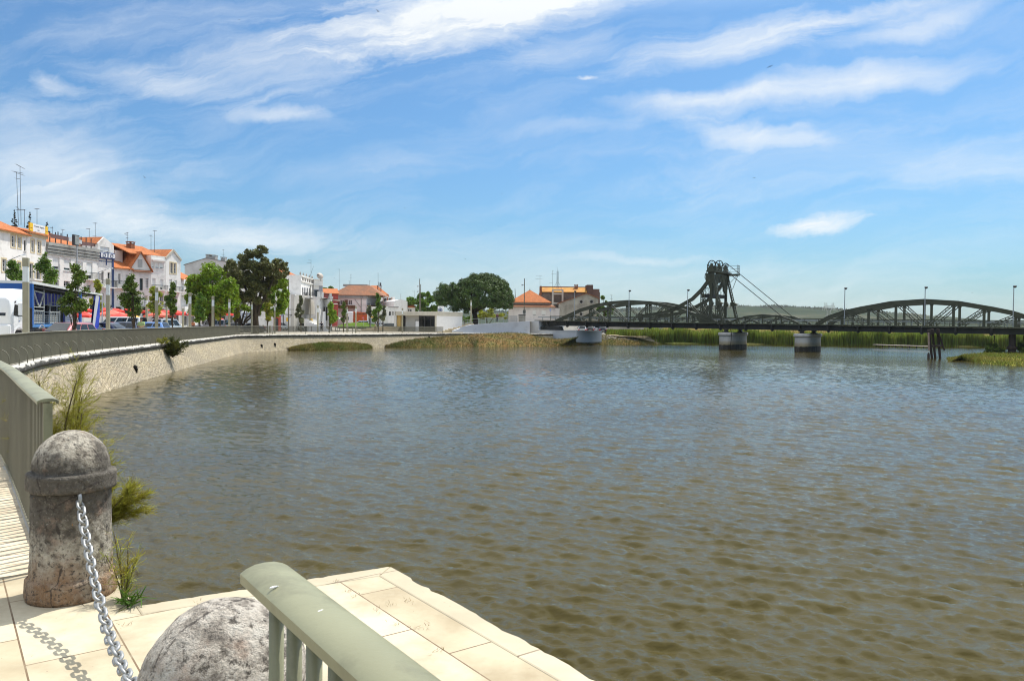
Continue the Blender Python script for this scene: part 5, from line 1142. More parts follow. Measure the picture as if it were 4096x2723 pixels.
gable_y(X.t, -.3, X.w, -.3, 9, X.h, zA + .1, TILE, .25, xa); roofslab(X.t, [[(0, -.4, X.h - .2), (X.w, -.4, X.h - .2), (X.w, -.02, X.h), (0, -.02, X.h)]], TILEO)
X = House('town_house', 'white house with a band of three attic windows and an iron balcony', gp(603.5, 115.1), gp(661.5, 117.5), 11.15, 9)
X.win([(605, 1051, 618.5, 1072), (622, 1052, 636, 1073), (640, 1053, 655, 1074)], 'shutter', None, True); X.win([(609, 1113.6, 622, 1156), (641, 1118, 653.5, 1160)], 'shutter', None, False); X.win([(612, 1172, 626, 1215), (640, 1174, 655, 1218)], 'french'); X.balcony(604, 1141, 660, 1159); X.balcony(634, 1218, 659, 1230, .5); shopfront(X, 605, 660, 1236, 2); X.walls(); X.band(604, 1038, 661, 1045, .25, WHITEW)
gable_x(X.t, -3.0, X.w + .1, 1.0, 9, X.h + .2, X.h + 1.7, TILE, .2, .5)
X = House('town_house', 'tall white gabled house with a paired attic window at the end of the row', gp(662.5, 117.6), gp(721.5, 121), 11.0, 10)
xa, zA = X.px(692, 1001); X.win([(680.6, 1051, 692, 1093), (693.5, 1053, 704.5, 1094)], 'french', CREAM, False); X.win([(677, 1117, 688.6, 1164), (698, 1121, 708, 1166)], 'shutter'); X.win([(678, 1182, 690, 1222), (699, 1184, 709, 1223)], 'french'); X.balcony(668, 1147, 719, 1165); shopfront(X, 665, 720, 1246, 2); X.walls(top=[(0, X.h), (X.w, X.h), (xa, zA)])
gable_y(X.t, 0, X.w, -.12, 10, X.h + .1, zA + .14, TILE, .15, xa); q = MB(); q.bar((-.1, -.08, X.h - .1), (xa, -.08, zA + .02), .12, .3); q.bar((X.w + .1, -.08, X.h - .1), (xa, -.08, zA + .02), .12, .3); q.build('gable_coping', CONC, X.t)
chimney(X.t, -2.6, 4, X.h, X.h + 1.9, .8, BRICKR)
X = House('town_house', 'lower white house with orange lean-to roofs beside the tall gabled house', gp(722.5, 122.5), gp(790, 131), 8.3, 8)
X.win([(743, 1197, 750, 1221), (762, 1199, 770, 1222)], 'french'); X.win([(744, 1130, 752, 1160), (763, 1132, 770, 1162)], 'french'); X.balcony(725, 1160, 756, 1180, .8, WHITEW); X.balcony(725, 1226, 762, 1250, .6, WHITEW); shopfront(X, 724, 785, 1262, 2); X.walls(); gable_x(X.t, -.2, X.w + .3, 0, 8, X.h, X.h + 2.0, TILE, .35, .5)
for (u0, v0, u1, v1, lab) in ((727, 1118, 740, 1136, 'air conditioner high on the lower house wall below the orange lean-to roof'), (744, 1228, 752, 1243, 'air conditioner on the first floor balcony above the red corner awning')):
    a = X.rect(u0, v0, u1, v1); t = thing('air_conditioner', lab, 'air conditioner', X.A + X.d * a[0] + Vector((0, 0, a[2])) + X.n * (.05 if v0 < 1200 else .66), X.t.rotation_euler.z); w_, h_ = a[1] - a[0], a[3] - a[2]
    q = MB(); q.bbox(0, w_, -.32, 0, 0, h_, .02); q.build('case', WHITEP, t); q = MB(); q.lathe([(min(w_, h_) * .38, -.33), (min(w_, h_) * .38, -.321)], 16, (w_ * .5, 0, h_ * .5), 'y'); q.build('fan_grille', DARKM, t)
    q = MB(); q.bar((w_ * .2, -.3, -.03), (w_ * .2, .05, -.03), .04); q.bar((w_ * .8, -.3, -.03), (w_ * .8, .05, -.03), .04); q.build('bracket', DARKM, t)
# --- buildings behind the big trees
X = House('town_house', 'plain pale house mostly hidden behind the big trees, with red shop fascias', gp(800, 140), gp(1012, 158), 6.6, 9, P('pale_grey_wall', (.55, .54, .52), (.48, .47, .45), .4, .9))
X.win([(830, 1195, 842, 1225), (868, 1197, 880, 1226), (905, 1199, 917, 1228), (965, 1202, 976, 1228)], 'french'); shopfront(X, 805, 960, 1263, 6); X.walls(); gable_x(X.t, -.2, X.w + .2, 0, 9, X.h, X.h + 1.6, TILEO)
X = House('apartment_house', 'large blank greyish gable wall with chimneys rising behind the trees', gp(738, 158), gp(916, 158), zz(738, 1060, 158), 14, P('weathered_white', (.60, .60, .58), (.52, .52, .50), .25, .9, dirt=(.34, .34, .33), dscale=.25, dlo=.45, dhi=.8))
ap = X.px(826, 1033); ri = X.px(915, 1050); X.walls(top=[(0, X.h), (X.w, X.h), (X.w, ri[1]), ap]); rf = roofslab(X.t, [[(-.2, -.1, X.h + .1), (ap[0], -.1, ap[1] + .12), (ap[0], 14, ap[1] + .12), (-.2, 14, X.h + .1)], [(ap[0], -.1, ap[1] + .12), (X.w + .1, -.1, ri[1] + .1), (X.w + .1, 14, ri[1] + .1), (ap[0], 14, ap[1] + .12)]], P('slab_edge', (.25, .25, .24), None, 2, .9))
for u, v0, v1, w_ in ((826, 1036, 1021, .9), (844, 1040, 1024, 1.3), (886, 1046, 1032, .9)): a = X.px(u, v0); b_ = X.px(u, v1); chimney(rf, a[0], 1.2, a[1] - .2, b_[1], w_, GREYW)
# --- arcaded house with balustrade
X = House('annex', 'plain cream side annex beside the arcaded white house', gp(1075, 148), gp(1176, 147), zz(1150, 1177, 147), 9, P('cream_wall', (.62, .59, .53), (.55, .52, .46), .4, .9)); X.walls()
X.bandz(X.h - 2.9, X.h - 2.75, .06, GREYW, 'string_course'); q = MB(); q.bar((X.w * .62, -.7, 3.2), (X.w * .99, -.7, 3.1), .08, .12); q.bar((X.w * .66, -.02, 1.9), (X.w * .97, -.7, 3.0), .06); q.bar((X.w * .66, -.72, .1), (X.w * .66, -.72, 3.1), .1); q.build('awning_frame', DARKM, X.t)
X2 = House('annex_wing', 'white wing with one blue window right of the cream annex', gp(1176.5, 147.1), gp(1203, 151), zz(1188, 1178, 148), 8); X2.win([(1183.5, 1210, 1192, 1232)], 'sash'); shopfront(X2, 1180, 1200, 1270, 1); X2.walls(); X2.bandz(X2.h - .2, X2.h - .003, .12, WHITEW)
X = House('arcaded_house', 'white two storey house with roof balustrade and arched ground floor terrace', gp(1203, 152), gp(1254, 166), zz(1203, 1100, 152), 11)
zb = zz(1203, 1113, 152) - X.z
X.win([(1208.5, 1152, 1212.5, 1188), (1217, 1153, 1221, 1189), (1227, 1154, 1231, 1190), (1236.5, 1155, 1240.5, 1190)], 'dark', P('grey_surround', (.3, .31, .36), None, 2, .8), False)
for k in range(5): X.ops.append((X.w * (.09 + .175 * k), X.w * (.09 + .175 * k) + X.w * .12, X.h - 1.0, X.h - .35))
X.walls()
rf = hip(X.t, .4, X.w - .4, .6, 11, zb, zb + 2.6, TILE, .1, rx=.6)
X.bandz(X.h - 1.25, X.h - 1.05, .2, WHITEW); X.bandz(X.h - .2, X.h - .003, .14, WHITEW)
for k in range(5): x = X.w * (.02 + .23 * k); q = MB(); q.lathe([(.05, 0), (.16, .15), (.18, .4), (.05, .6), (.02, .75)], 8, (x, .2, X.h)); q.build('roof_urn', GREYW, X.t, smooth=True)
for k in range(3):
    x = X.w * (.24 + .27 * k); q = MB(); q.lathe([(.03, 0), (.16, .12), (.22, .62), (.1, .8), (.03, .95)], 6, (x, -.42, 6.6)); q.bar((x, 0, 6.55), (x, -.42, 6.55), .04); q.bar((x, 0, 6.2), (x, -.35, 6.55), .03); q.build('wall_lantern', DARKM, X.t)
Y = House('corner_block', 'square white corner block with a dark terrace door under the satellite dish', gp(1253.5, 164.5), gp(1290, 165.5), zz(1270, 1116, 165), 7); Y.win([(1257.5, 1160, 1275, 1190)], 'dark', P('grey_surround2', (.32, .33, .37), None, 2, .8), False); Y.walls(); Y.bandz(Y.h - 1.4, Y.h - 1.25, .2, WHITEW); Y.bandz(Y.h - .15, Y.h - .003, .12, WHITEW); q = MB(); q.box(Y.w - .75, Y.w - .05, -.05, .02, 0, Y.h - 1.4); q.build('pilaster', P('grey_surround'+'3', (.32, .33, .37), None, 2, .8), Y.t)
def archwall(w, h, arches, D, mat, t, name='arcade'):
    q = MB(); xs = [0.0]
    for (x0, x1, zs, zp) in arches: xs += [x0 + (x1 - x0) * (1 - math.cos(math.pi * k / 14)) / 2 for k in range(15)]
    xs.append(w)
    def cut(x):
        for (x0, x1, zs, zp) in arches:
            if x0 - 1e-6 <= x <= x1 + 1e-6: r = (x1 - x0) / 2; return zs, zp + math.sqrt(max(0, r * r - (x - x0 - r) ** 2))
        return None
    for a, b_ in zip(xs, xs[1:]):
        if b_ - a < 1e-5: continue
        c = cut((a + b_) / 2)
        if c is None: q.box(a, b_, 0, D, 0, h); continue
        za_, zb_ = cut(a)[1], cut(b_)[1]; q.add([(a, 0, za_), (b_, 0, zb_), (b_, 0, h), (a, 0, h), (a, D, za_), (b_, D, zb_), (b_, D, h), (a, D, h)], [(0, 1, 2, 3), (7, 6, 5, 4), (0, 4, 5, 1), (3, 2, 6, 7)])
        if c[0] > .02: q.box(a, b_, 0, D, 0, c[0])
    return q.build(name, mat, t)
A, Bc, C_ = gp(1211, 152.5), gp(1271, 148), gp(1319, 157); zt_ = zz(1271, 1188, 148); zg = -.1
t = thing('terrace', 'white arcaded terrace with one wide arch and railing in front of the balustraded house', 'terrace', (A.x, A.y, zg), math.atan2(Bc.y - A.y, Bc.x - A.x))
w1 = (Bc - A).to_2d().length; H_ = zt_ - zg
archwall(w1, H_, [(.25, w1 * .80, zz(1240, 1259, 150) - zg, zz(1240, 1232, 150) - zg)], .35, WHITEW, t)
q = MB(); q.box(-.1, w1 + .1, -.12, .4, H_ - .12, H_ + .05); q.build('cornice', WHITEW, t)
rel = (C_ - A).to_2d(); d1 = (Bc - A).to_2d().normalized(); lc = Vector((rel.dot(d1), rel.dot(Vector((-d1.y, d1.x)))))
w2 = (lc - Vector((w1, 0))).length; o = archwall(w2, H_, [(.5, 1.3, .1, H_ * .62), (w2 * .45, w2 * .92, .1, H_ * .6)], .3, WHITEW, t, 'side_arcade'); o.location = (w1, 0, 0); o.rotation_euler = (0, 0, math.atan2(lc.y, lc.x - w1))
q = MB(); q.slab([(0, .36), (w1, .36), (lc.x, lc.y), (lc.x - 5, lc.y + 5), (0, 8)], H_ - .25, H_ - .13); q.build('terrace_floor', WHITEW, t)
q = MB(); q.box(.1, w1 - .4, 3.0, 3.2, 0, H_ - .26); q.build('back_wall', WHITEW, t)
for a in (.30, .50, .66, .86): q = MB(); q.box(w1 * a - .28, w1 * a + .28, 2.9, 2.99, H_ * .32, H_ * .72); q.build('dark_door', DARKM, t)
q = MB(); z0, z1 = H_ * .36, H_ * .36 + .8; q.bar((.3, .2, z1), (w1 * .8, .2, z1), .05)
for k in range(26): q.bar((.3 + (w1 * .8 - .3) * k / 25, .2, z0 - .2), (.3 + (w1 * .8 - .3) * k / 25, .2, z1), .02)
q.build('lower_railing', DARKM, t)
q = MB(); z0, z1 = H_ + .05, H_ + .95
for (x0, y0, x1, y1) in ((0, .1, w1, .1), (w1, .1, lc.x, lc.y)):
    q.bar((x0, y0, z1), (x1, y1, z1), .05); n = 34
    for k in range(n + 1): q.bar((x0 + (x1 - x0) * k / n, y0 + (y1 - y0) * k / n, z0), (x0 + (x1 - x0) * k / n, y0 + (y1 - y0) * k / n, z1), .022)
q.build('terrace_railing', DARKM, t)
q = MB()
for (x, y) in ((w1 - .05, .1), (w1 + (lc.x - w1) * .3, lc.y * .3), (lc.x, lc.y)): q.box(x - .22, x + .22, y - .1, y + .3, H_, H_ + 1.05)
q.build('terrace_pillar', WHITEW, t)
q = MB(); zs = H_ * .36
for k in range(12):                           # fan of winding steps outside the corner
    a0, a1 = R(-95 + k * 11), R(-95 + (k + 1) * 11); z = zs * (12 - k) / 12; c = (w1 + .2, -.2); q.slab([c, (c[0] + 2.6 * math.cos(a0), c[1] + 2.6 * math.sin(a0)), (c[0] + 2.6 * math.cos(a1), c[1] + 2.6 * math.sin(a1))], -.2, z)
q.build('winding_stair', WHITEW, t)
q = MB(); q.prism([(w1 + 2.2, 0), (w1 + 3.0, 0), (w1 + 2.7, zs * 1.6), (w1 + 2.4, zs * 1.6)], -.3, .1); q.build('stair_wall', WHITEW, t)
p = gp(1284, 161); dc = at(1281.5, 1102, 162)
t = thing('satellite_dish', 'big round satellite dish on the corner block roof', 'satellite dish', dc)
q = MB(); q.lathe([(.02, .0), (.3, .03), (.6, .14), (.72, .22), (.7, .24), (.55, .17), (.28, .07), (.02, .04)], 22, (0, 0, 0), 'y'); q.tf(Matrix.Rotation(R(35), 4, 'Z') @ Matrix.Rotation(R(-25), 4, 'X')); q.build('reflector', P('dish_tan', (.48, .42, .36), (.40, .34, .28), 3, .6), t, smooth='auto')
q = MB(); q.bar((0, .1, -.1), (.1, .15, -1.2), .1); q.bar((0, 0, 0), (-.35, -.55, .15), .05); q.lathe([(.14, -.1), (.16, .1), (.04, .2)], 10, (-.35, -.6, .1), 'y'); q.build('feed_and_mast', DARKM, t)
# --- beyond the square
X = House('town_house', 'dark red rendered house half hidden behind the white terrace', gp(1293, 179), gp(1352, 180), zz(1320, 1172, 180), 9, REDW); X.win([(1313, 1183, 1320, 1205), (1326, 1185, 1333, 1206)], 'shutter', None, False); X.balcony(1310, 1205, 1350, 1214); X.walls(); gable_x(X.t, -.2, X.w + .2, 0, 9, X.h, X.h + 1.2, TILE)
X = House('town_house', 'grey white villa with a mossy hip roof and brown shutters facing the square', gp(1328, 190), gp(1465, 190), zz(1400, 1180, 190), 9.5); zw = X.z
X.win([(1360, 1200, 1377, 1218), (1393, 1200, 1409, 1218), (1336, 1200, 1344, 1216)], 'french', None, False); X.walls(); X.bandz(X.h - .75, X.h - .003, .35, GC)
for u0, u1 in ((1345, 1359), (1378, 1391.5)): a = X.rect(u0, 1199, u1, 1219); q = MB(); q.box(a[0], a[1], -.05, -.003, a[2], a[3]); q.build('shutter', BROWNP, X.t)
X.balcony(1340, 1221, 1421, 1231, .8, BROWNP); rf = hip(X.t, 0, X.w + 3.5, 0, 9.5, X.h, X.h + 2.5, TILEO, .5, rx=2.6, top=1.6); q = MB(); q.box(X.w * .5 - 2.4, X.w * .5 + 3.6, 4, 7, X.h + 2.3, X.h + 2.8); q.build('roof_lantern', GREYW, rf)
q = MB(); q.tube([(X.w * .85, -.1, 0), (X.w * .85, -.1, X.h - .8)], .1, 6); q.bar((X.w * .66, -.06, X.h - 1.0), (X.w * .84, -.06, X.h - 3.0), .12); q.build('drain_pipe', GREYW, X.t)
X = House('town_house', 'pale bluish flank with a curtained window and small brown balcony', gp(1466, 190.2), gp(1512, 199), zz(1480, 1181, 191), 7, P('bluish_wall', (.60, .62, .66), (.54, .56, .6), .5, .9)); X.win([(1470, 1201, 1484, 1220)], 'shutter'); X.balcony(1467, 1221, 1494, 1231, .6, BROWNP); X.walls(); X.bandz(X.h - .6, X.h - .003, .3, GC)
X = House('town_house', 'white building with a large bright orange hip roof behind the villa', gp(1440, 207), gp(1546, 208), zz(1500, 1178, 208), 11); X.walls(); hip(X.t, 0, X.w, 0, 11, X.h, X.h + 2.6, TILE, .5, rx=.8)
X = House('town_house', 'modern white building with reddish brown panels and balconies', gp(1531, 193), gp(1579, 193.5), zz(1550, 1187, 192), 10); X.win([(1535, 1191, 1547, 1222), (1553, 1192, 1565, 1224)], 'door', None, False, glassmat('brown_glass', (.05, .03, .02), .2)); X.walls()
for u0, u1 in ((1532, 1535), (1547.5, 1552.5), (1565.5, 1569)): a = X.rect(u0, 1190, u1, 1226); q = MB(); q.box(a[0], a[1], -.06, -.004, a[2], a[3]); q.build('brown_panel', P('terracotta_panel', (.36, .13, .055), (.28, .1, .045), 1, .7), X.t)
X.balcony(1533, 1217, 1578, 1226, .9); X.win([(1536, 1243, 1546, 1262), (1552, 1244, 1566, 1263)], 'dark', None, False)
X = House('warehouse', 'white low building with a curved parapet left of the concrete pavilion', gp(1576, 186), gp(1629, 187.5), zz(1600, 1208, 186), 12); X.walls(top=[(0, X.h), (X.w, X.h), (X.w, X.h + .2)] + [(X.w * (1 - k / 10), X.h + .2 + .45 * math.sin(math.pi * k / 10)) for k in range(1, 10)] + [(0, X.h + .2)])
X = House('town_house', 'small white house with a short orange roof just left of the leafy trees', gp(1630, 188), gp(1660, 188.5), zz(1640, 1226, 188), 9); X.win([(1633, 1236, 1638, 1246), (1641, 1237, 1646, 1247)], 'dark'); X.walls(); gable_x(X.t, -.3, X.w, 0, 9, X.h, X.h + 1.1, TILE)
X = House('town_house', 'white two storey block with small dark windows and a parapet beside the pavilion', gp(1553, 176), gp(1592, 178), zz(1575, 1226, 177), 8); X.win([(1568, 1245, 1571, 1261), (1574, 1245.5, 1577, 1261.5), (1580, 1246, 1583, 1262)], 'dark', None, False); X.win([(1556, 1246, 1564, 1262)], 'dark', None, False); X.walls(); X.bandz(X.h - .2, X.h - .003, .15, GREYW)
# --- low concrete pavilion
A, Bc, C_ = gp(1584, 154), gp(1746, 150.5), gp(1849, 156); zt_ = zz(1746, 1246, 150.5); zs = zz(1746, 1262.5, 150.5); zg = -.05
t = thing('pavilion', 'low flat roofed concrete pavilion with a glazed shop front and white end wall', 'pavilion', (A.x, A.y, zg), math.atan2(Bc.y - A.y, Bc.x - A.x))
w1 = (Bc - A).to_2d().length; d1 = (Bc - A).to_2d().normalized(); rel = (C_ - A).to_2d(); lc = Vector((rel.dot(d1), rel.dot(Vector((-d1.y, d1.x)))))
q = MB(); q.slab([(-.1, -.15), (w1 + .05, -.15), (lc.x + .1, lc.y - .1), (lc.x - 4.5, lc.y + 9), (0, 9)], zs - zg, zt_ - zg); q.build('roof_slab', CONC, t, bevel=.03)
q = MB(); q.slab([(w1, 0), (lc.x, lc.y), (lc.x - .3, lc.y + .6), (w1 - .3, .6)], 0, zs - zg - .003); q.build('white_end_wall', WHITEP, t)
sx = w1 / (1746 - 1584)
q = MB(); q.box(-.45, .02, 0, 5, 0, zs - zg - .003); q.build('side_pier', P('pier_white', (.6, .6, .57), None, 1, .9), t)
q = MB(); q.box(.02, sx * 15, .3, 1.2, 0, zs - zg - .003); q.build('ochre_return_wall', P('ochre_wall', (.52, .36, .14), (.46, .31, .11), 1, .9), t)
q = MB(); q.box(sx * 29, sx * 85, .9, 1.1, 0, zs - zg - .003); q.box(0, w1, 5, 5.2, 0, zs - zg - .003); q.build('grey_wall', P('grey_board', (.42, .41, .38), (.38, .37, .34), .8, .9), t)
q = MB(); q.box(w1 - .42, w1 - .02, .05, .9, 0, zs - zg - .003); q.box(0, w1 - .02, .9, 4.9, .0, .02); q.build('corner_pier', CONC, t)
m_, nt, b = nodes('clear_shop_glass'); b.inputs['Base Color'].default_value = (.01, .012, .012, 1); b.inputs['Roughness'].default_value = .03
nz = noise(nt, N(nt, 'ShaderNodeTexCoord').outputs['Object'], .7); tr = N(nt, 'ShaderNodeBsdfTransparent'); tr.inputs[0].default_value = (.35, .36, .36, 1); mx = N(nt, 'ShaderNodeMixShader'); nt.links.new(ramp(nt, nz, [(.3, .5), (.7, .65)]), mx.inputs[0]); nt.links.new(tr.outputs[0], mx.inputs[1]); nt.links.new(b.outputs[0], mx.inputs[2]); nt.links.new(mx.outputs[0], nt.nodes['Material Output'].inputs['Surface'])
q = MB(); q.box(sx * 85.5, w1 - .43, .8, .83, .05, zs - zg - .05); gl = q.build('shop_window', m_, t)
q = MB()
for x in (85.5, 107, 108, 130, 154): q.box(sx * x - .05, sx * x + .05, .74, .79, 0, zs - zg - .004)
q.box(sx * 85.5, w1 - .43, .74, .79, zs - zg - .12, zs - zg - .006); q.build('window_frame', DARKM, gl)
q = MB(); q.box(sx * 70, sx * 84.5, .80, .895, 0, 2.15); dd = q.build('door', WHITEP, t); q = MB(); q.box(sx * 68.5, sx * 70, .78, .895, 0, 2.3); q.box(sx * 70, sx * 84.5, .78, .895, 2.152, 2.3); q.build('door_frame', DARKM, dd)
q = MB(); q.box(sx * 86, w1 - .43, .3, .35, .0, .06); q.build('yellow_sill', YEL, t)
mq = A + Vector((d1.x, d1.y, 0)) * (sx * 117) + Vector((-d1.y, d1.x, 0)) * 1.4; t2 = thing('mannequin', 'headless white dress form behind the pavilion shop window', 'mannequin', (mq.x, mq.y, zg + .02))
q = MB(); q.lathe([(.02, .75), (.2, .8), (.24, .95), (.17, 1.2), (.24, 1.5), (.2, 1.7), (.06, 1.78), (.05, 1.9), (.01, 1.92)], 14); q.build('torso', P('mannequin_white', (.8, .78, .72), None, 2, .6), t2, smooth=True); q = MB(); q.bar((0, 0, .02), (0, 0, .8), .05); q.lathe([(.22, 0), (.22, .03)], 12); q.build('stand', DARKM, t2)
a = gp(1750, 157); b_ = gp(1773, 157); zc_ = zz(1760, 1246, 157) - .1; t = thing('roof_tank', 'white box tank with a blue roundel on the pavilion roof', 'tank', (a.x, 157, zc_)); w_ = b_.x - a.x
q = MB(); q.bbox(0, w_, 0, 1.2, 0, zz(1760, 1224.5, 157) - zc_, .05); q.build('case', WHITEP, t); q = MB(); q.lathe([(.42, -.03), (.42, -.003)], 20, (w_ * .45, 0, .42), 'y'); q.build('roundel', BLUET, t); q = MB(); q.tube([(w_ * .45 + .27 * math.cos(k / 8 * math.pi), -.035, .42 + .27 * math.sin(k / 8 * math.pi)) for k in range(16)], .04, 5, closed=True); q.build('roundel_ring', WHITEP, t)
# --- ramp to the bridge: white retaining wall, raised ground, steps
RT = [(1801, 1329), (1840, 1311), (1884, 1298.5), (1960, 1293), (2050, 1288), (2118, 1284)]
V0 = []; tops = []
def edge_at(u, ins):
    tgt = ray(u, 1320).x / ray(u, 1320).y; k = min((i for i in range(len(EDGE)) if EDGE[i].y > 100), key=lambda i: abs(inset(i, ins).x / inset(i, ins).y - tgt)); return inset(k, ins)
rows = [[], [], []]; q = MB(); prev = None
for u in range(1800, 2124, 12):
    v = np.interp(u, [p[0] for p in RT], [p[1] for p in RT]); p = edge_at(u, .5); z = max(.03, zz(u, v, p.y)); p2 = edge_at(u, .9); cur = [(p.x, p.y, -.3), (p.x, p.y, z), (p2.x, p2.y, z), (p2.x, p2.y, -.3)]
    if prev: q.loft([prev, cur])
    prev = cur; e = edge_at(u, .92); rows[0].append((e.x, e.y, z - .06)); f_ = Vector((e.x + (u - 1800) / 320 * 2, e.y + 14, z - .06)); rows[1].append(tuple(f_)); rows[2].append((f_.x + 2, f_.y + 26, z - .1))
tag(q.build('retaining_wall', P('lilac_white', (.66, .67, .70), (.60, .61, .64), .35, .85, dirt=(.5, .5, .52), dscale=.5)), 'long white retaining wall sloping up to the bridge head', 'wall')
tag(strip('ramp', [r_[8:] for r_ in rows], PROM), kind='structure')
t = thing('stone_stair', 'broad cream steps climbing between the pavilion and the white retaining wall', 'stairs', (0, 0, 0)); q = MB()
for k in range(9):
    u0 = 1752 + k * 15; a, b_ = edge_at(u0, 1.0), edge_at(u0 + 18, 1.0); c, d = edge_at(u0, 6.5), edge_at(u0 + 18, 6.5); e_ = edge_at(1900, 1.0); f_ = edge_at(1900, 6.5); q.slab([a, e_, f_, c], -.2 if k == 0 else .19 * k, .19 * (k + 1))
q.build('step_blocks', P('step_stone', (.52, .44, .30), (.45, .37, .24), 1, .9), t)
t = thing('ramp_railing', 'thin pale handrail on slender posts along the stair and ramp', 'railing'); q = MB(); pl = []
for u in range(1850, 2110, 10):
    v = np.interp(u, [p[0] for p in RT], [p[1] for p in RT]); p = edge_at(u, .7); pl.append((p.x, p.y, max(.1, zz(u, v, p.y))))
for a, b_ in zip(pl, pl[1:]): q.bar((a[0], a[1], a[2] + 1.0), (b_[0], b_[1], b_[2] + 1.0), .05); q.bar((a[0], a[1], a[2] + .5), (b_[0], b_[1], b_[2] + .5), .02)
q.build('top_rail', P('rail_pale', (.55, .55, .50), None, 2, .5), t); q = MB()
for p in pl[::2]: q.bar(p, (p[0], p[1], p[2] + 1.0), .04)
q.build('slim_posts', POLE, t)
# --- cream steps by the roundabout and its grass mound
A = gp(1424, 151); Bc = gp(1590, 151); t = thing('terrace_steps', 'wide low cream stone steps beside the roundabout', 'steps', (A.x, A.y, 0)); q = MB(); w_ = Bc.x - A.x
for k in range(5): q.box(k * .85, w_, k * .7, 5.5, (k * .19 - .1) if k else -.3, .19 * (k + 1))
q.build('step_blocks', P('step_cream', (.60, .51, .36), (.52, .43, .29), 1, .9, stretch=(1, 1, 4)), t)
c = gp(1440, 176); q = MB(); rx_ = 95 * 176 / F
rings = []
for k in range(9):
    f_ = k / 8; rings.append([(c.x + rx_ * (1 - f_ ** 1.5) * math.cos(a) + 1e-3 * math.cos(a), c.y + 5 * (1 - f_ ** 1.5) * math.sin(a), .45 + 1.25 * math.sin(f_ * math.pi / 2) ** .9) for a in [2 * math.pi * j / 40 for j in range(40)]])
q.loft(rings); tag(q.build('grass_mound', P('lawn', (.075, .13, .022), (.10, .15, .03), .8, .95, bmp=.4, bscale=10), smooth=True), kind='structure')
# --- house with two-tier hip roof and the old warehouse at the bridge
A = gp(2033, 172); Bc = gp(2213, 172); zg = .4
X = House('villa', 'cream single storey house with a tall two tier orange hip roof by the bridge', A, Bc, zz(2120, 1226, 172), 9, P('pinkish_white', (.70, .66, .64), (.62, .58, .56), .5, .9, dirt=(.45, .42, .4), dscale=.6, dlo=.55, dhi=.85), zg)
X.win([(2090, 1238, 2104, 1256)], 'french', None, False); X.win([(2130, 1240.5, 2145, 1262), (2166, 1241, 2183, 1262)], 'shutter', None, False, P('door_grey', (.45, .44, .42), None, 2, .8)); X.walls()
hip(X.t, 0, X.w, 0, 9, X.h, X.h + .95, TILEO, .45, rx=X.w * .37, top=2.6)
q = MB(); q.box(X.w * .07, X.w * .93, .9, 8.2, X.h + .3, X.h + .98); q.build('upper_wall', X.wallm, X.t); xa = X.px(2127, 1160)
rf = hip(X.t, X.w * .04, X.w * .92, .6, 8.4, X.h + .98, xa[1] + .15, TILE, .35, rx=.15); q = MB(); q.lathe([(.12, 0), (.05, .3), (.01, .55)], 6, (X.w * .48, 4.5, xa[1] + .1)); q.build('finial', DARKM, rf)
q = MB(); q.box(X.w + .003, X.w + 1.35, .6, 6, 0, X.h - .35); q.build('side_lean_to', X.wallm, X.t); 
A = gp(2160, 190); Bc = gp(2398, 190); zg = .3
X = House('old_warehouse', 'sooty brown old factory block with a lichen orange tiled roof', A, Bc, zz(2270, 1167, 190), 12, DARKG, zg, 'factory'); X.walls()
a0 = X.px(2168, 1165); a1 = X.px(2348, 1165); zr = X.px(2260, 1146)[1]
rf = roofslab(X.t, [[(a0[0], -.3, X.h - .05), (a1[0], -.3, X.h - .05), (a1[0], 3.5, zr), (a0[0], 3.5, zr)]], TILEY); q = MB(); q.box(a0[0] - .5, a0[0] - .05, -.2, 4, X.h - 1, zr + .05); q.box(a0[0], a1[0] + .1, 3.4, 3.9, X.h, zr + .15); q.build('brick_parapet', BRICKR, rf); chimney(rf, X.px(2308, 1150)[0], 2.6, X.h + .3, zr + .35, .8, BRICKR)
q = MB(); b0 = X.px(2347, 1140)[0]; b1 = X.px(2373, 1140)[0]; b2 = X.px(2398, 1140)[0]; zz1 = X.px(2372, 1139)[1]; zz2 = X.px(2385, 1156)[1]; q.box(b0 + .1, b1, .3, 5, X.h - .1, zz1); q.box(b0 + .1, b2, -.2, 6, 0, zz2); q.build('stair_tower', P('brown_soot', (.11, .07, .055), (.17, .11, .09), .6, .95, stretch=(1, 1, .3)), X.t)
f0, f1 = X.px(2210, 1200)[0], X.px(2249, 1200)[0]; zt_ = X.px(2230, 1158)[1]; z0_ = X.px(2230, 1210)[1]; q = MB()
for x in (f0, f1): q.box(x - .2, x + .2, -1.2, -.8, 0, zt_)
for z in (zt_, z0_, zt_ - .9): q.box(f0 + .2, f1 - .2, -1.15, -.85, z - .35, z)
q.build('concrete_frame', CONC, X.t)
A = gp(2238, 183); Bc = gp(2392, 183); zl = zz(2250, 1211, 183)
X = House('gabled_shed', 'grey plastered gable front with round windows behind the left bridge arch', A, Bc, zl, 6, P('old_plaster', (.44, .42, .35), (.33, .31, .26), .5, .95, dirt=(.17, .155, .13), dscale=.45, dlo=.48, dhi=.8), .3, 'factory')
ap = X.px(2346, 1174); ri = X.px(2391, 1192); X.walls(top=[(0, X.h), (X.w, X.h), (X.w, ri[1]), ap]); roofslab(X.t, [[(-.3, -.25, X.h + .02), (ap[0], -.25, ap[1] + .15), (ap[0], 6, ap[1] + .15), (-.3, 6, X.h + .02)], [(ap[0], -.25, ap[1] + .15), (X.w + .3, -.25, ri[1] + .05), (X.w + .3, 6, ri[1] + .05), (ap[0], 6, ap[1] + .15)]], BRICKR, .2)
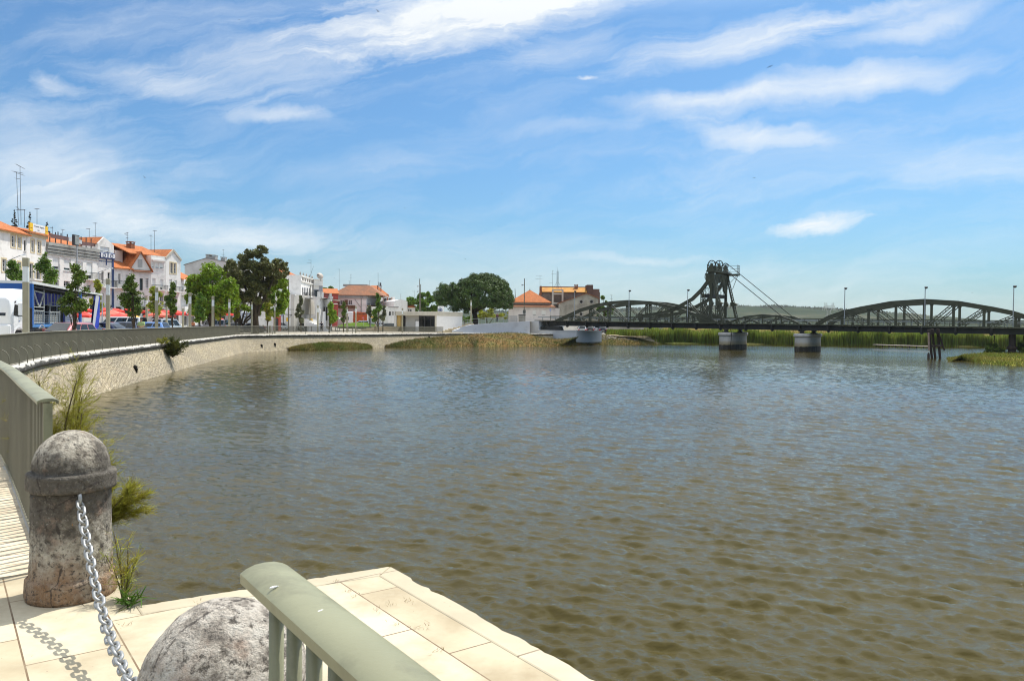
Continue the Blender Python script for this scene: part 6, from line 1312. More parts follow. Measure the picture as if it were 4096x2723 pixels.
for u, v in ((2325, 1207), (2366, 1207), (2324, 1256), (2365, 1258)):
    x, z = X.px(u, v); q = MB(); r0 = 7.5 * 183 / F; q.tube([(x + r0 * math.cos(k / 12 * math.pi), -.03, z + r0 * math.sin(k / 12 * math.pi)) for k in range(24)], .1, 6, closed=True); o = q.build('round_window', GREYW, X.t); q = MB(); q.lathe([(r0 * .7, -.012), (r0 * .7, -.004)], 24, (x, 0, z), 'y'); q.build('pane', P('dark_void', (.012, .011, .01), None, 2, .6), o)
q = MB(); q.box(-3.1, -.3, .5, 4, 0, zz(2222, 1232, 183) - .3); q.build('low_lean_to', WHITEW, X.t)
# --- red awnings and fascias along the shops
REDA = P('awning_red', (.75, .035, .02), (.66, .028, .016), 2, .7); AWW = P('awning_white', (.8, .77, .74), None, 2, .7)
def awning(u0, d0, u1, d1, v0, v1, label, disc=None, name='awning', out=1.3, mat=None):
    A = gp(u0, d0); Bc = gp(u1, d1); zt_ = zz((u0 + u1) / 2, v0 - 3, (d0 + d1) / 2); zb = zz((u0 + u1) / 2, v1, (d0 + d1) / 2); t = thing(name, label, 'awning', (A.x, A.y, 0), math.atan2(Bc.y - A.y, Bc.x - A.x)); w = (Bc - A).to_2d().length
    q = MB(); q.prism([], 0, 0) if False else q.loft([[(x, out, zt_), (x, 0, zt_ - (zt_ - zb) * .5), (x, 0, zb), (x, .04, zb), (x, .04, zt_ - (zt_ - zb) * .55), (x, out, zt_ - .06)] for x in (0, w)]); q.build('canvas', mat or REDA, t)
    q = MB()
    for x in (.05, w - .05): q.bar((x, .03, zb), (x, out, zb + .1), .04); q.bar((x, .05, 0), (x, .05, zb), .06)
    q.build('frame', POLE, t)
    for f_ in disc or ():
        q = MB(); r0 = (zt_ - zb) * .42; zc = zb + (zt_ - zb) * .6; q.lathe([(r0, -.05), (r0, -.02)], 18, (w * f_, 0, zc), 'y'); o = q.build('round_logo', P('logo_dark_red', (.2, .01, .02), None, 2, .6), t); q = MB(); q.tube([(w * f_ + r0 * .8 * math.cos(k / 8 * math.pi), -.06, zc + r0 * .8 * math.sin(k / 8 * math.pi)) for k in range(16)], .035, 4, closed=True); q.box(w * f_ - r0 * .5, w * f_ + r0 * .5, -.07, -.052, zc - .07, zc + .07); q.build('logo_marks', AWW, o)
    return t
awning(296, 98, 372, 101, 1231, 1250, 'red awning with white marks behind the open truck trailer', (.1,)); awning(404, 103, 500, 107, 1235, 1252, 'long red awning with a round logo above the salmon parasols', (.42,)); awning(515, 108.5, 585, 110.5, 1239, 1253, 'red awning behind the yellow parasol'); awning(606, 111.5, 668, 113.5, 1242, 1256, 'red shop awning behind the salmon parasol near the small white van')
awning(668, 114, 736, 116.5, 1244, 1260, 'dark red awning with small white lettering beside the corner cafe', (.3,)); awning(705, 113, 752, 117, 1246, 1261, 'bright red corner awning with a round logo beside the tall beige lamp', (.86,)); awning(752, 117.5, 786, 121, 1250, 1263, 'short red and white awning right of the corner lamp'); awning(823, 134, 875, 138, 1249, 1262, 'dark red fascia with a white emblem behind the silver off-roader', (.2,)); awning(880, 138.5, 934, 143, 1250, 1262, 'dark red fascia behind the second thin lamp right of the off-roader')
# --- small shop items and traffic signs
def sign_post(label, u, d, vt, vb, shape, zbase=0, name='traffic_sign'):
    p = gpt(u, d); t = thing(name, label, 'sign', p); zt_ = zz(u, vt, d) - p.z; zb = zz(u, vb, d) - p.z; q = MB(); q.tube([(0, 0, 0), (0, 0, zt_)], .04, 6); q.build('pole', POLE, t); r0 = (zt_ - zb) / 2; zc = (zt_ + zb) / 2
    if shape == 'round':
        q = MB(); q.lathe([(r0, -.08), (r0, -.05)], 20, (0, 0, zc), 'y'); o = q.build('plate', P('sign_red', (.5, .01, .015), None, 2, .5), t); q = MB(); q.box(-r0 * .72, r0 * .72, -.10, -.082, zc - r0 * .17, zc + r0 * .17); q.build('white_bar', WHITEP, o)
    else:
        w = r0 * shape; q = MB(); q.box(-w, w, -.08, -.05, zb, zt_); o = q.build('plate', P('sign_blue', (.02, .10, .45), None, 2, .5), t); q = MB(); q.box(-w * .6, w * .6, -.10, -.082, zb + r0 * .25, zc - r0 * .1); q.box(-w * .35, w * .35, -.10, -.082, zc + r0 * .15, zt_ - r0 * .3); q.build('white_mark', WHITEP, o)
    return t
sign_post('round red no-entry sign in front of the orange trailer', 1453, 172, 1265, 1274.5, 'round'); sign_post('small blue parking sign by the cream annex', 1128.5, 143, 1252, 1266, .55); sign_post('light blue sign plate beside the dark red fascia and young tree', 819, 126, 1251, 1268, .5); sign_post('blue sign on a pole in front of the cream villa by the bridge', 2200.5, 160, 1233, 1245, .45)
p = gpt(1494, 170); t = thing('chevron_sign', 'long black and yellow chevron board on the roundabout', 'sign', p); w_ = 27 * 170 / F; z0 = zz(1494, 1271, 170) - p.z; z1 = zz(1494, 1266, 170) - p.z; q = MB(); q.box(-w_ / 2, w_ / 2, -.03, .03, z0, z1 + .1); q.build('board', BLACK, t); q = MB()
for k in range(5): x = -w_ / 2 + .1 + k * w_ / 5; h_ = z1 + .1 - z0; q.prism([(x, z0), (x + .2, z0 + h_ / 2), (x, z0 + h_), (x + .14, z0 + h_), (x + .34, z0 + h_ / 2), (x + .14, z0)], -.05, -.032)
q.build('chevrons', YEL, t); q = MB()
for x in (-w_ * .4, w_ * .4): q.bar((x, 0, -.3), (x, 0, z0), .06)
q.build('legs', POLE, t)
for u, v0, v1, d, w_, lab in ((1150.5, 1270, 1285, 146, .5, 'yellow poster on the cream annex wall'), (1240, 1274, 1290, 146.5, .95, 'yellow poster board under the white arcade')):
    p = gpt(u, d); zb, zt_ = zz(u, v1, d), zz(u, v0, d); t = thing('poster', lab, 'poster', (p.x, p.y, 0)); q = MB(); q.box(-w_ / 2, w_ / 2, -.03, 0, zb, zt_); q.build('sheet', YEL, t); q = MB(); q.bar((-w_ * .4, .02, p.z), (-w_ * .4, .02, zt_), .04); q.bar((w_ * .4, .02, p.z), (w_ * .4, .02, zt_), .04); q.build('board_legs', POLE, t)
p = gpt(1104, 141); t = thing('kiosk', 'dark red shop kiosk front at the foot of the annex', 'kiosk', p); w_ = 21 * 141 / F; h_ = zz(1104, 1261, 141) - p.z; q = MB(); q.bbox(-w_ / 2, w_ / 2, 0, 1.4, 0, h_, .03); q.build('body', P('kiosk_red', (.30, .04, .02), (.24, .03, .015), 2, .6), t); q = MB(); q.box(-w_ / 2 - .05, w_ / 2 + .05, -.06, -.003, h_ - .45, h_); q.build('fascia', P('kiosk_orange', (.48, .07, .03), None, 2, .6), t); q = MB(); q.box(-w_ * .1, w_ * .36, -.04, -.003, .05, h_ - .6); q.build('door', CARGLASS, t)
p = gpt(987, 128); w_ = 52 * 128 / F; zb, zt_ = zz(987, 1289, 128), zz(987, 1245, 128); t = thing('white_board', 'big white advertising board with two blue rings between the tree trunks', 'billboard', (p.x, p.y, 0)); q = MB(); q.bbox(-w_ / 2, w_ / 2, 0, .3, zb, zt_, .1); q.build('panel', P('board_white', (.66, .70, .74), None, 1, .5), t)
for s_ in (-1, 1): q = MB(); q.tube([(s_ * w_ * .17 + .42 * math.cos(k / 9 * math.pi), -.03, zb + (zt_ - zb) * .64 + .26 * math.sin(k / 9 * math.pi)) for k in range(18)], .05, 5, closed=True); q.build('blue_ring', BLUET, t)
q = MB(); q.box(-w_ * .4, -w_ * .3, .05, .25, p.z, zb); q.box(w_ * .3, w_ * .4, .05, .25, p.z, zb); q.build('feet', DARKM, t)
# ------------------------------------------------------------------ trees
def leafcloud(name, ells, n, size, mat, parent, seed=1, gap=.12, shell=.55, spiky=0, asp=.55):
    r_ = np.random.RandomState(seed); E = np.array(ells, float); w = E[:, 3] * E[:, 4] * E[:, 5]; w = w ** .75; w /= w.sum()
    k = r_.choice(len(E), n, p=w); d = r_.randn(n, 3); d /= np.linalg.norm(d, axis=1)[:, None]; rad = (shell + (1 - shell) * r_.rand(n)) * (1 + .10 * r_.randn(n)); rad[r_.rand(n) < .25] *= r_.rand()
    p = E[k, :3] + d * rad[:, None] * E[k, 3:6]
    f = np.sin(p[:, 0] * 2.3 + seed) * np.sin(p[:, 1] * 2.1 + seed * 2) * np.sin(p[:, 2] * 2.7 + seed * 3); keep = f > -.55 + gap; p = p[keep]; d = d[keep]; n = len(p)
    nn = d * .7 + r_.randn(n, 3) * .75 + np.array([0, 0, .35]); nn /= np.linalg.norm(nn, axis=1)[:, None]
    a = np.cross(nn, r_.randn(n, 3)); a /= np.linalg.norm(a, axis=1)[:, None]; b = np.cross(nn, a); s = size * (.55 + .9 * r_.rand(n))[:, None]
    V = np.stack([p - a * s, p - b * s * asp, p + a * s, p + b * s * asp], 1).reshape(-1, 3)
    return npmesh(name, V, np.arange(n * 4).reshape(-1, 4), mat, parent)
def limbs(t, base, tops, r0, mat=BARK, fork=.4, seed=1, name='trunk'):
    r_ = random.Random(seed); q = MB(); b = Vector(base)
    for i, tp in enumerate(tops):
        tp = Vector(tp); mid = b.lerp(tp, fork); mid.x = b.x + (mid.x - b.x) * .35; mid.y = b.y + (mid.y - b.y) * .35
        ra = r0 if i == 0 else r0 * .62
        pts = [b if i == 0 else b.lerp(mid, .72), mid, mid.lerp(tp, .5) + Vector((r_.uniform(-.12, .12), r_.uniform(-.12, .12), .1)) * (tp - mid).length * .4, tp]
        q.tube(pts, [ra * (1.25 if i == 0 else 1), ra * .8, ra * .5, ra * .15], 8)
    return q.build(name, mat, t, smooth=True)
LIME = leafmat('leaf_lime', (.26, .33, .03), (.18, .26, .022), .8, .35); LGREEN = leafmat('leaf_green', (.14, .23, .022), (.08, .15, .016), .8, .3); LDARK = leafmat('leaf_dark', (.07, .12, .016), (.12, .17, .02), .8, .25)
LBRIGHT = leafmat('leaf_bright', (.22, .32, .014), (.12, .20, .012), .35, .35); LOLIVE = leafmat('leaf_olive', (.15, .15, .042), (.10, .108, .03), .4, .2); LGREYO = leafmat('leaf_grey_olive', (.17, .18, .09), (.11, .12, .06), .8, .2); LYEL = leafmat('leaf_yellow_green', (.34, .34, .03), (.22, .26, .025), .8, .35)
PINEM = leafmat('pine_needles', (.085, .135, .022), (.04, .078, .016), .22, .1)
def street_tree(u0, u1, v0, v1, d, label, mat, n=900, dens=10, size=.15, ut=None, seed=1, lean=0):
    um = (u0 + u1) / 2 if ut is None else ut; p = gpt(um, d); t = thing('street_tree', label, 'tree', p, 0, 'young street trees along the quay')
    k = d / F; rx = (u1 - u0) / 2 * k; zt_, zb = zz(um, v0, d) - p.z, zz(um, v1, d) - p.z; cx = xx((u0 + u1) / 2, d) - p.x; r_ = random.Random(seed); E = []; tops = [(cx * .4, 0, zt_ - .15)]
    for j in range(dens):
        f_ = (j + .5) / dens; z = zb + (zt_ - zb) * f_; env = (math.sin(min(1, f_ * 1.25 + .12) * math.pi) ** .7) if f_ < .7 else (1 - f_) * 1.9 + .18; a = r_.uniform(0, 6.28); rr2 = rx * env * r_.uniform(.15, .75); e = rx * r_.uniform(.30, .5) * (.6 + .5 * env)
        x, y = cx * (1 - .3 * f_) + rr2 * math.cos(a), rr2 * math.sin(a); E.append((x, y, z, e, e, e * .8)); tops.append((x, y, z))
    limbs(t, (0, 0, 0), tops, max(.045, .0011 * d * .6), seed=seed, fork=.45); leafcloud('crown', E, n, size, mat, t, seed, .1, .3)
    return t
ST_ = [(4, 100, 1045, 1150, 76, 'lime green young tree behind the truck roof at the left edge', LGREEN, 11, 75), (128, 240, 1017, 1140, 78, 'full green young tree rising behind the middle of the truck roof', LGREEN, 14, 190), (228, 365, 1062, 1245, 44, 'dark irregular young tree in front of the open truck trailer', LDARK, 16, 297), (355, 432, 1118, 1245, 80, 'thin yellow green young tree behind the end of the trailer', LYEL, 8, 395),
       (466, 582, 1104, 1258, 61, 'dark open young tree in front of the white van and parasols', LDARK, 15, 536), (578, 660, 1152, 1255, 84, 'yellow green young tree between two beige lamps near the small van', LYEL, 11, 622), (655, 724, 1130, 1258, 72, 'dark narrow young tree in front of the small silver van', LDARK, 13, 690), (764, 832, 1172, 1285, 89, 'young tree left of the silver off-roader', LGREEN, 11, 799), (856, 904, 1192, 1276, 97, 'sparse young tree before the red fascias behind the off-roader', LYEL, 9, 880), (922, 968, 1184, 1278, 103, 'yellow green young tree left of the white advertising board', LYEL, 10, 944),
       (1042, 1098, 1202, 1280, 111, 'yellow green young tree in front of the dark red kiosk', LYEL, 9, 1069), (1172, 1222, 1182, 1288, 127, 'slender dull olive young tree by the pale green saloon', LGREYO, 12, 1204), (1296, 1358, 1210, 1288, 126, 'bright green young tree left of the roundabout', LBRIGHT, 11, 1317), (1358, 1392, 1208, 1288, 133, 'dark slim young tree in front of the villa with brown shutters', LDARK, 10, 1374), (1481, 1528, 1172, 1285, 138, 'tall green young tree behind the woman in the patterned dress', LGREEN, 13, 1513), (1460, 1495, 1220, 1262, 160, 'grey green tree behind the orange trailer', LGREYO, 8, 1480), (1517, 1556, 1222, 1280, 142, 'thin sparse young tree left of the pavilion', LGREYO, 7, 1531)]
for i, (u0, u1, v0, v1, d, lab, mt, dn, ut) in enumerate(ST_): street_tree(u0, u1, v0, v1, d, lab, mt, int(2400 + 22 * (u1 - u0)), dn, .0011 * d + .03, ut, i + 3)
def ells_px(l, d, p, ky=.8):                   # (u, v, ru, rv, dd) lobes read from the photo
    k = d / F; return [(xx(u, d + dd) - p.x, dd, zz(u, v, d + dd) - p.z, ru * k, ru * k * ky, rv * k) for u, v, ru, rv, dd in l]
def lobes(l, n, seed, f=.42, dd=3.0):          # break large lobes into clumps with an uneven outline
    r_ = random.Random(seed); o = []
    for (u, v, ru, rv) in l:
        for _ in range(n):
            a = r_.uniform(0, 6.28); q = r_.uniform(.25, 1) ** .6; o.append((u + ru * q * math.cos(a) * .85, v + rv * q * math.sin(a) * .85, ru * f * r_.uniform(.55, 1.1), rv * f * r_.uniform(.55, 1.05), r_.uniform(-dd, dd)))
    return o
def big_tree(label, u, d, l, mat, n, size, r0, tops, nl, seed, vb=None, kind='plane_tree', f=.42):
    p = gpt(u, d); t = thing(kind, label, 'tree', p); E = ells_px(lobes(l, nl, seed, f), d, p)
    limbs(t, (0, 0, -.2), [(xx(a, d) - p.x, 0, zz(a, b, d) - p.z) for a, b in tops], r0, fork=.38, seed=seed); leafcloud('crown', E, int(n * 3), size * .58, mat, t, seed, .04, .35); return t
big_tree('broad bright green plane tree left of the tall dark tree', 848, 100, [(800, 1175, 58, 62), (852, 1135, 62, 72), (905, 1180, 48, 60), (840, 1225, 80, 42), (778, 1140, 32, 40)], LBRIGHT, 13000, .28, .34, [(850, 1120), (800, 1160), (900, 1170), (780, 1200), (880, 1210)], 24, 41, f=.5)
big_tree('tall dark olive tree towering above its bright green neighbours', 1022, 106, [(1010, 1040, 62, 45), (985, 1095, 85, 60), (1030, 1110, 75, 70), (975, 1160, 70, 55), (1030, 1175, 60, 50), (1118, 1062, 34, 30), (1090, 1110, 35, 35), (1045, 1000, 30, 18), (918, 1085, 34, 48), (1120, 1085, 34, 40)], LOLIVE, 19000, .24, .42, [(1010, 1020), (960, 1080), (1060, 1060), (1120, 1060), (985, 1120), (1060, 1130)], 26, 42, kind='dark_tree', f=.36)
big_tree('bright green plane tree behind the tall dark olive tree', 962, 116, [(1110, 1165, 48, 62), (1090, 1225, 55, 50), (925, 1130, 40, 50), (1010, 1225, 45, 40), (1130, 1200, 30, 45)], LBRIGHT, 10000, .3, .30, [(925, 1150), (1000, 1200), (1110, 1180), (1080, 1220)], 14, 43)
big_tree('dense rounded green tree behind the pavilion roof', 1700, 190, [(1700, 1195, 42, 32), (1665, 1220, 40, 28), (1725, 1220, 40, 30), (1640, 1205, 22, 18)], LGREEN, 6000, .42, .3, [(1700, 1180), (1660, 1210), (1730, 1210)], 13, 44, kind='broadleaf_tree')
big_tree('thin birch like tree behind the old factory and left arch', 2418, 178, [(2412, 1212, 26, 28), (2440, 1240, 22, 24), (2405, 1250, 22, 22)], LGREEN, 2600, .3, .2, [(2412, 1195), (2440, 1230), (2400, 1240)], 8, 45, kind='broadleaf_tree', f=.34)
big_tree('green treetop above the roofs left of the villa', 1316, 215, [(1312, 1155, 22, 12), (1325, 1160, 16, 12)], LGREEN, 1200, .42, .3, [(1312, 1152), (1325, 1158)], 9, 46, kind='broadleaf_tree')
big_tree('yellow green shrubby tree under the umbrella pine crown', 1948, 182, [(1945, 1247, 34, 20), (1925, 1262, 22, 14), (1990, 1262, 30, 14), (2030, 1260, 24, 14)], LYEL, 3600, .32, .15, [(1945, 1240), (1985, 1258)], 10, 47, kind='broadleaf_tree')
big_tree('low dark shrub between the pavilion and the pine trunk', 1856, 178, [(1858, 1270, 24, 16), (1880, 1276, 18, 12)], LGREEN, 1600, .3, .12, [(1858, 1265)], 9, 48, kind='broadleaf_tree')
big_tree('dark green bush on the grassy islet beside the right bridge column', 3978, 106, [(3978, 1392, 34, 20), (3960, 1402, 24, 14), (4000, 1400, 22, 14)], LDARK, 2400, .17, .06, [(3978, 1385), (3960, 1395)], 10, 49, kind='islet_bush')
big_tree('dark green bush at the right edge behind the bridge column', 4095, 106, [(4096, 1392, 34, 26), (4120, 1398, 40, 24)], LDARK, 2400, .17, .06, [(4095, 1380), (4120, 1390)], 10, 50, kind='islet_bush')
# umbrella pine: leaning trunk, spreading limbs, a dome of needle puffs
PD = 163; pp = at(1903, 1289, PD); t = thing('umbrella_pine', 'large dark umbrella pine with a domed crown on the raised ground by the ramp', 'tree', pp); k = PD / F
r_ = random.Random(8); E = []
def addp(u, v, ru, dd): E.append((xx(u, PD + dd) - pp.x, dd, zz(u, v, PD + dd) - pp.z, ru * k, ru * k, ru * k * .85))
for j in range(640):
    a = r_.uniform(0, 6.28); c = r_.random(); rr2 = math.sqrt(c); u = 1928 + 122 * rr2 * math.cos(a); dd = 6.2 * rr2 * math.sin(a); v = 1228 - 132 * math.sqrt(max(0, 1 - rr2 ** 2.4)) * r_.uniform(.80, 1) + 8 * r_.random(); addp(u, v, r_.uniform(10, 17), dd)
for j in range(170):
    a = r_.uniform(0, 6.28); rr2 = math.sqrt(r_.random()); u = 1935 + 112 * rr2 * math.cos(a); addp(u, 1215 + 18 * r_.random() - 12 * rr2 + (8 if u > 2010 else 0), r_.uniform(9, 15), 6 * rr2 * math.sin(a))
for j in range(120):
    a = r_.uniform(0, 6.28); q_ = r_.random() ** .5; addp(1788 + 46 * q_ * math.cos(a), 1182 + 52 * q_ * math.sin(a) * (1 if math.sin(a) < 0 else .8), r_.uniform(9, 15), r_.uniform(-3, 3))
for j in range(50): addp(r_.uniform(1800, 1870), r_.uniform(1195, 1248), r_.uniform(8, 13), r_.uniform(-3, 2))
leafcloud('crown', E, 120000, .17, PINEM, t, 5, .0, .7, asp=.4)
tp = lambda u, v, dd=0: (xx(u, PD + dd) - pp.x, dd, zz(u, v, PD + dd) - pp.z)
q = MB(); q.tube([(0, 0, -1.2), tp(1901, 1270), tp(1896, 1248)], [.62, .5, .5], 10)
for a, b_, c, r0 in ((tp(1896, 1250), tp(1868, 1225), tp(1800, 1185), .34), (tp(1896, 1250), tp(1905, 1225), tp(1930, 1150), .38), (tp(1898, 1248), tp(1935, 1222), tp(2010, 1185), .34), (tp(1897, 1248), tp(1885, 1215, 2), tp(1880, 1130, 3), .3), (tp(1899, 1247), tp(1920, 1220, -2), tp(1960, 1140, -3), .3), (tp(1868, 1225), tp(1830, 1222), tp(1770, 1210), .2)): q.tube([a, b_, Vector(b_).lerp(Vector(c), .5) + Vector((0, 0, .4)), c], [r0, r0 * .8, r0 * .55, .06], 8)
q.build('trunk', P('pine_bark', (.055, .042, .034), (.03, .024, .02), 2, .95, bmp=.5, bscale=8), t, smooth=True)
# slim dark conifers showing above the roofs
for i, (u, v0, v1, lab) in enumerate(((59, 843, 885, 'dark conifer tip beside the tall twin aerials on the left roof'), (120, 850, 895, 'dark conifer tip directly behind the yellow roof sign'), (187, 890, 932, 'dark bent conifer tip right of the yellow roof sign'))):
    d = 128; p = gpt(u, d); t = thing('conifer', lab, 'tree', p); zt_ = zz(u, v0, d) - p.z; q = MB(); q.tube([(0, 0, 0), (.1, 0, zt_ * .6), (0, 0, zt_)], [.3, .18, .03], 7); q.build('trunk', BARK, t, smooth=True)
    r_ = random.Random(i); E = []
    for j in range(13): f_ = j / 12; z = zt_ - f_ * 4.2; w = .12 + .75 * f_ * r_.uniform(.6, 1.1); a = r_.uniform(0, 6.28); E += [(w * math.cos(a) * .8, w * math.sin(a) * .8, z, w * .55, w * .5, .14), (-w * math.cos(a) * .6, -w * math.sin(a) * .6, z - .1, w * .5, w * .5, .12)]
    leafcloud('crown', E, 1500, .12, P('conifer_dark', (.012, .018, .012), (.02, .024, .016), 2, .8), t, i, .02, .2)
# ------------------------------------------------------------------ beige lamp columns, tall lamps, posts
FROST = P('frosted_glass', (.66, .70, .70), (.58, .62, .62), 2, .25)
proto = None
for u, d, lab in ((104, 34, 'nearest beige lamp column, in front of the blue truck'), (432, 50.5, 'beige lamp column in front of the dark blue estate car'), (626, 63, 'beige lamp column between the light blue estate and the small silver van'), (759, 73.5, 'beige lamp column beside the corner cafe awning'), (851.5, 83.5, 'beige lamp column in front of the off-roader door'), (917, 94, 'beige lamp column in front of the cars behind the off-roader'), (1007, 103.5, 'beige lamp column in front of the dark blue saloon boot'), (1098, 112, 'beige lamp column left of the silver blue hatchback'), (1271, 124, 'beige lamp column in front of the grey people carrier'), (1423, 125.5, 'beige lamp column in front of the orange trailer'), (1609, 137, 'beige lamp column in front of the pavilion'), (586.5, 88, 'beige lamp column farther back, behind the yellow green tree'), (1388, 134, 'beige lamp column on the far side of the road by the dark slim tree'), (1884, 150, 'pale lamp column on the ramp beside the umbrella pine')):
    p = gpt(u, d)
    if u == 1884: p = at(1884, 1290, d)
    if proto is None:
        t = thing('lamp_column', lab, 'street lamp', p, R(15), 'square beige lamp columns of the promenade'); q = MB(); q.bbox(-.11, .11, -.11, .11, -.1, 3.2, .012); q.build('column', BEIGE, t); q = MB(); q.bbox(-.105, .105, -.105, .105, 3.203, 3.87, .012); q.build('glass_lantern', FROST, t); q = MB(); q.bbox(-.115, .115, -.115, .115, 3.873, 4.25, .015); q.build('head_cap', BEIGE, t); proto = t
    else: t = copy_tree(proto); t.location = p; t['label'] = lab; t.rotation_euler.z = R(rnd.uniform(0, 40))
for u, d, v0, heads, lab in ((1153.5, 136, 1115, 1, 'tall brown lamp pole by the silver blue hatchback'), (1240, 146, 1142, 0, 'tall thin lamp pole in front of the white arcade'), (1677, 172, 1115, 2, 'taller of two poles rising behind the pavilion roof'), (1681, 176, 1137, 0, 'shorter of two poles rising behind the pavilion roof'), (2095.5, 147, 1114, 1, 'tall lamp pole beside the cream villa at the bridge head'), (987, 126, 1216, 0, 'thin grey street pole by the white advertising board')):
    p = gpt(u, d); p.z = 2.0 if u == 2095.5 else p.z; t = thing('lamp_pole', lab, 'lamp post', p); zt_ = zz(u, v0, d) - p.z; q = MB(); q.bar((0, 0, -.1), (0, 0, zt_ * .6), .17); q.bar((0, 0, zt_ * .6), (0, 0, zt_), .14); q.build('pole', P('pole_bronze', (.17, .15, .10), (.12, .11, .08), 2, .5), t)
    for h in range(heads): z = zt_ * (.86 - .1 * h); q = MB(); q.bar((0, 0, z), (-.35, -.1, z - .05), .06); q.lathe([(.03, .12), (.16, .08), (.18, -.06), (.1, -.14)], 10, (-.4, -.12, z - .05)); q.build('lamp_head', P('lamp_silver', (.4, .41, .42), None, 2, .4, .4), t)
def arm_lamp(label, u0, d, vb, u1, v1, flip=1):
    p = gpt(u0, d); t = thing('arm_lamp', label, 'street lamp', p); z0 = zz(u0, vb, d) - p.z; e = at(u1, v1, d) - p; q = MB(); q.tube([(0, 0, 0), (0, 0, z0)], .06, 6); q.tube([(0, 0, z0 - .3), (0, 0, z0), e], .04, 6); q.build('pole_and_arm', POLE, t); q = MB(); q.loft([[(e.x - .1, e.y - .1, e.z - .05), (e.x + .1, e.y - .1, e.z - .05), (e.x + .1, e.y + .1, e.z + .07), (e.x - .1, e.y + .1, e.z + .07)], [(e.x + .42, e.y - .14, e.z - .03), (e.x + .42, e.y + .14, e.z - .03), (e.x + .42, e.y + .1, e.z + .12), (e.x + .42, e.y - .1, e.z + .12)]]); q.build('lamp_head', P('lamp_white', (.6, .62, .63), None, 2, .4), t)
arm_lamp('long armed street lamp behind the truck cab near the lime tree', 24, 82, 1046, 86, 1020); arm_lamp('long armed street lamp beside the blue trimmed house', 393, 100, 1089, 438, 1074)
proto = None
for i, (u, d) in enumerate(((1160, 137), (1173, 138), (1187, 139), (1205, 138), (1232, 141), (1246, 142), (1300, 146), (1313, 148), (1327, 150), (1341, 151), (1358, 152.5), (1393, 155), (1411, 157), (1429, 158), (1446, 159), (1467, 161), (1487, 163))):
    p = gpt(u, d)
    if proto is None: t = thing('road_bollard', '', 'bollard', p, 0, 'short grey bollards along the kerb'); q = MB(); q.lathe([(.08, -.1), (.08, .86), (.07, .9), (.02, .92)], 10); q.build('post', P('bollard_grey', (.22, .21, .17), (.18, .17, .14), 2, .6), t, smooth='auto'); proto = t
    else: t = copy_tree(proto); t.location = p
    t['label'] = 'short grey metal bollard along the kerb of the square'
for u, d, h, lab in ((957, 103, 1.0, 'short beige post beside the bench near the dark saloon'), (1053, 113, 1.1, 'wider beige post left of the silver blue hatchback'), (1080, 116, 1.0, 'squat beige post behind the far railing'), (349, 41.5, .9, 'low beige post behind the railing by the red car'), (413, 52, .85, 'low beige post behind the railing beside the second lamp column'), (666, 90, 3.2, 'plain beige pole by the salmon parasol'), (732, 92, 3.0, 'slim beige pole under the bright red corner awning')):
    p = gpt(u, d); t = thing('beige_post', lab, 'post', p, 0); q = MB(); q.bbox(-.09, .09, -.09, .09, -.1, h, .015); q.build('post_shaft', BEIGE, t); q = MB(); q.bbox(-.1, .1, -.1, .1, h, h + .03, .01); q.build('post_cap', BEIGE, t)
p = gpt(1222, 132); t = thing('litter_bin', 'dark cylindrical litter bin behind the railing near the pale green saloon', 'bin', p); q = MB(); q.lathe([(.2, 0), (.22, .03), (.23, .85), (.24, .86), (.24, .92), (.2, .93), (.19, .8)], 16); q.build('body', P('bin_dark', (.05, .055, .065), (.04, .045, .05), 2, .5), t, smooth='auto'); q = MB(); q.tube([(.24 * math.cos(a), .24 * math.sin(a), .93) for a in [k * .4 for k in range(16)]], .015, 5, closed=True); q.build('rim', DARKM, t)
# ------------------------------------------------------------------ benches and parasols
BW_ = P('bench_slats', (.55, .54, .47), (.47, .46, .40), 3, .6)
def make_bench(label, p, rz):
    t = thing('park_bench', label, 'bench', p, rz, 'slatted park benches on the promenade')
    q = MB()
    for k in range(5): q.box(-.85, .85, .05 + k * .095, .13 + k * .095, .43 + .005 * k, .46 + .005 * k)
    q.build('seat', BW_, t); q = MB()
    for k in range(6): a = .48 + k * .085; q.bar((-.85, .52 + (a - .48) * .28, a), (.85, .52 + (a - .48) * .28, a), .022, .065)
    q.build('backrest', BW_, t)
    for x in (-.7, .7): q = MB(); q.tube([(x, .02, 0), (x, .08, .2), (x, .03, .43)], .03, 6); q.tube([(x, .62, 0), (x, .5, .22), (x, .5, .45), (x, .64, .98)], .03, 6); q.tube([(x, .02, .42), (x, .5, .42)], .028, 6); q.tube([(x, .02, .43), (x, .06, .62), (x, .3, .66), (x, .54, .62)], .022, 6); q.build('iron_leg', DARKM, t)
    return t
bproto = make_bench('pale slatted bench with iron legs behind the railing, below the dark estate car', gpt(487, 51.5), R(115))
for u, d, a, lab in ((562, 56.5, 115, 'pale slatted bench with iron legs behind the railing, below the man in green'), (972, 106, 100, 'pale bench behind the railing bend, below the dark blue saloon'), (1040, 121, 60, 'white slatted bench seen end on, beside the trunk of the dark tree')):
    t = copy_tree(bproto); t.location = gpt(u, d); t.rotation_euler.z = R(a); t['label'] = lab
SALM = P('parasol_salmon', (.72, .13, .085), (.66, .11, .07), 1.5, .7); PRED = P('parasol_red', (.72, .04, .025), (.66, .035, .022), 1.5, .7); PYEL = P('parasol_yellow', (.68, .36, .02), (.62, .32, .015), 1.5, .7)
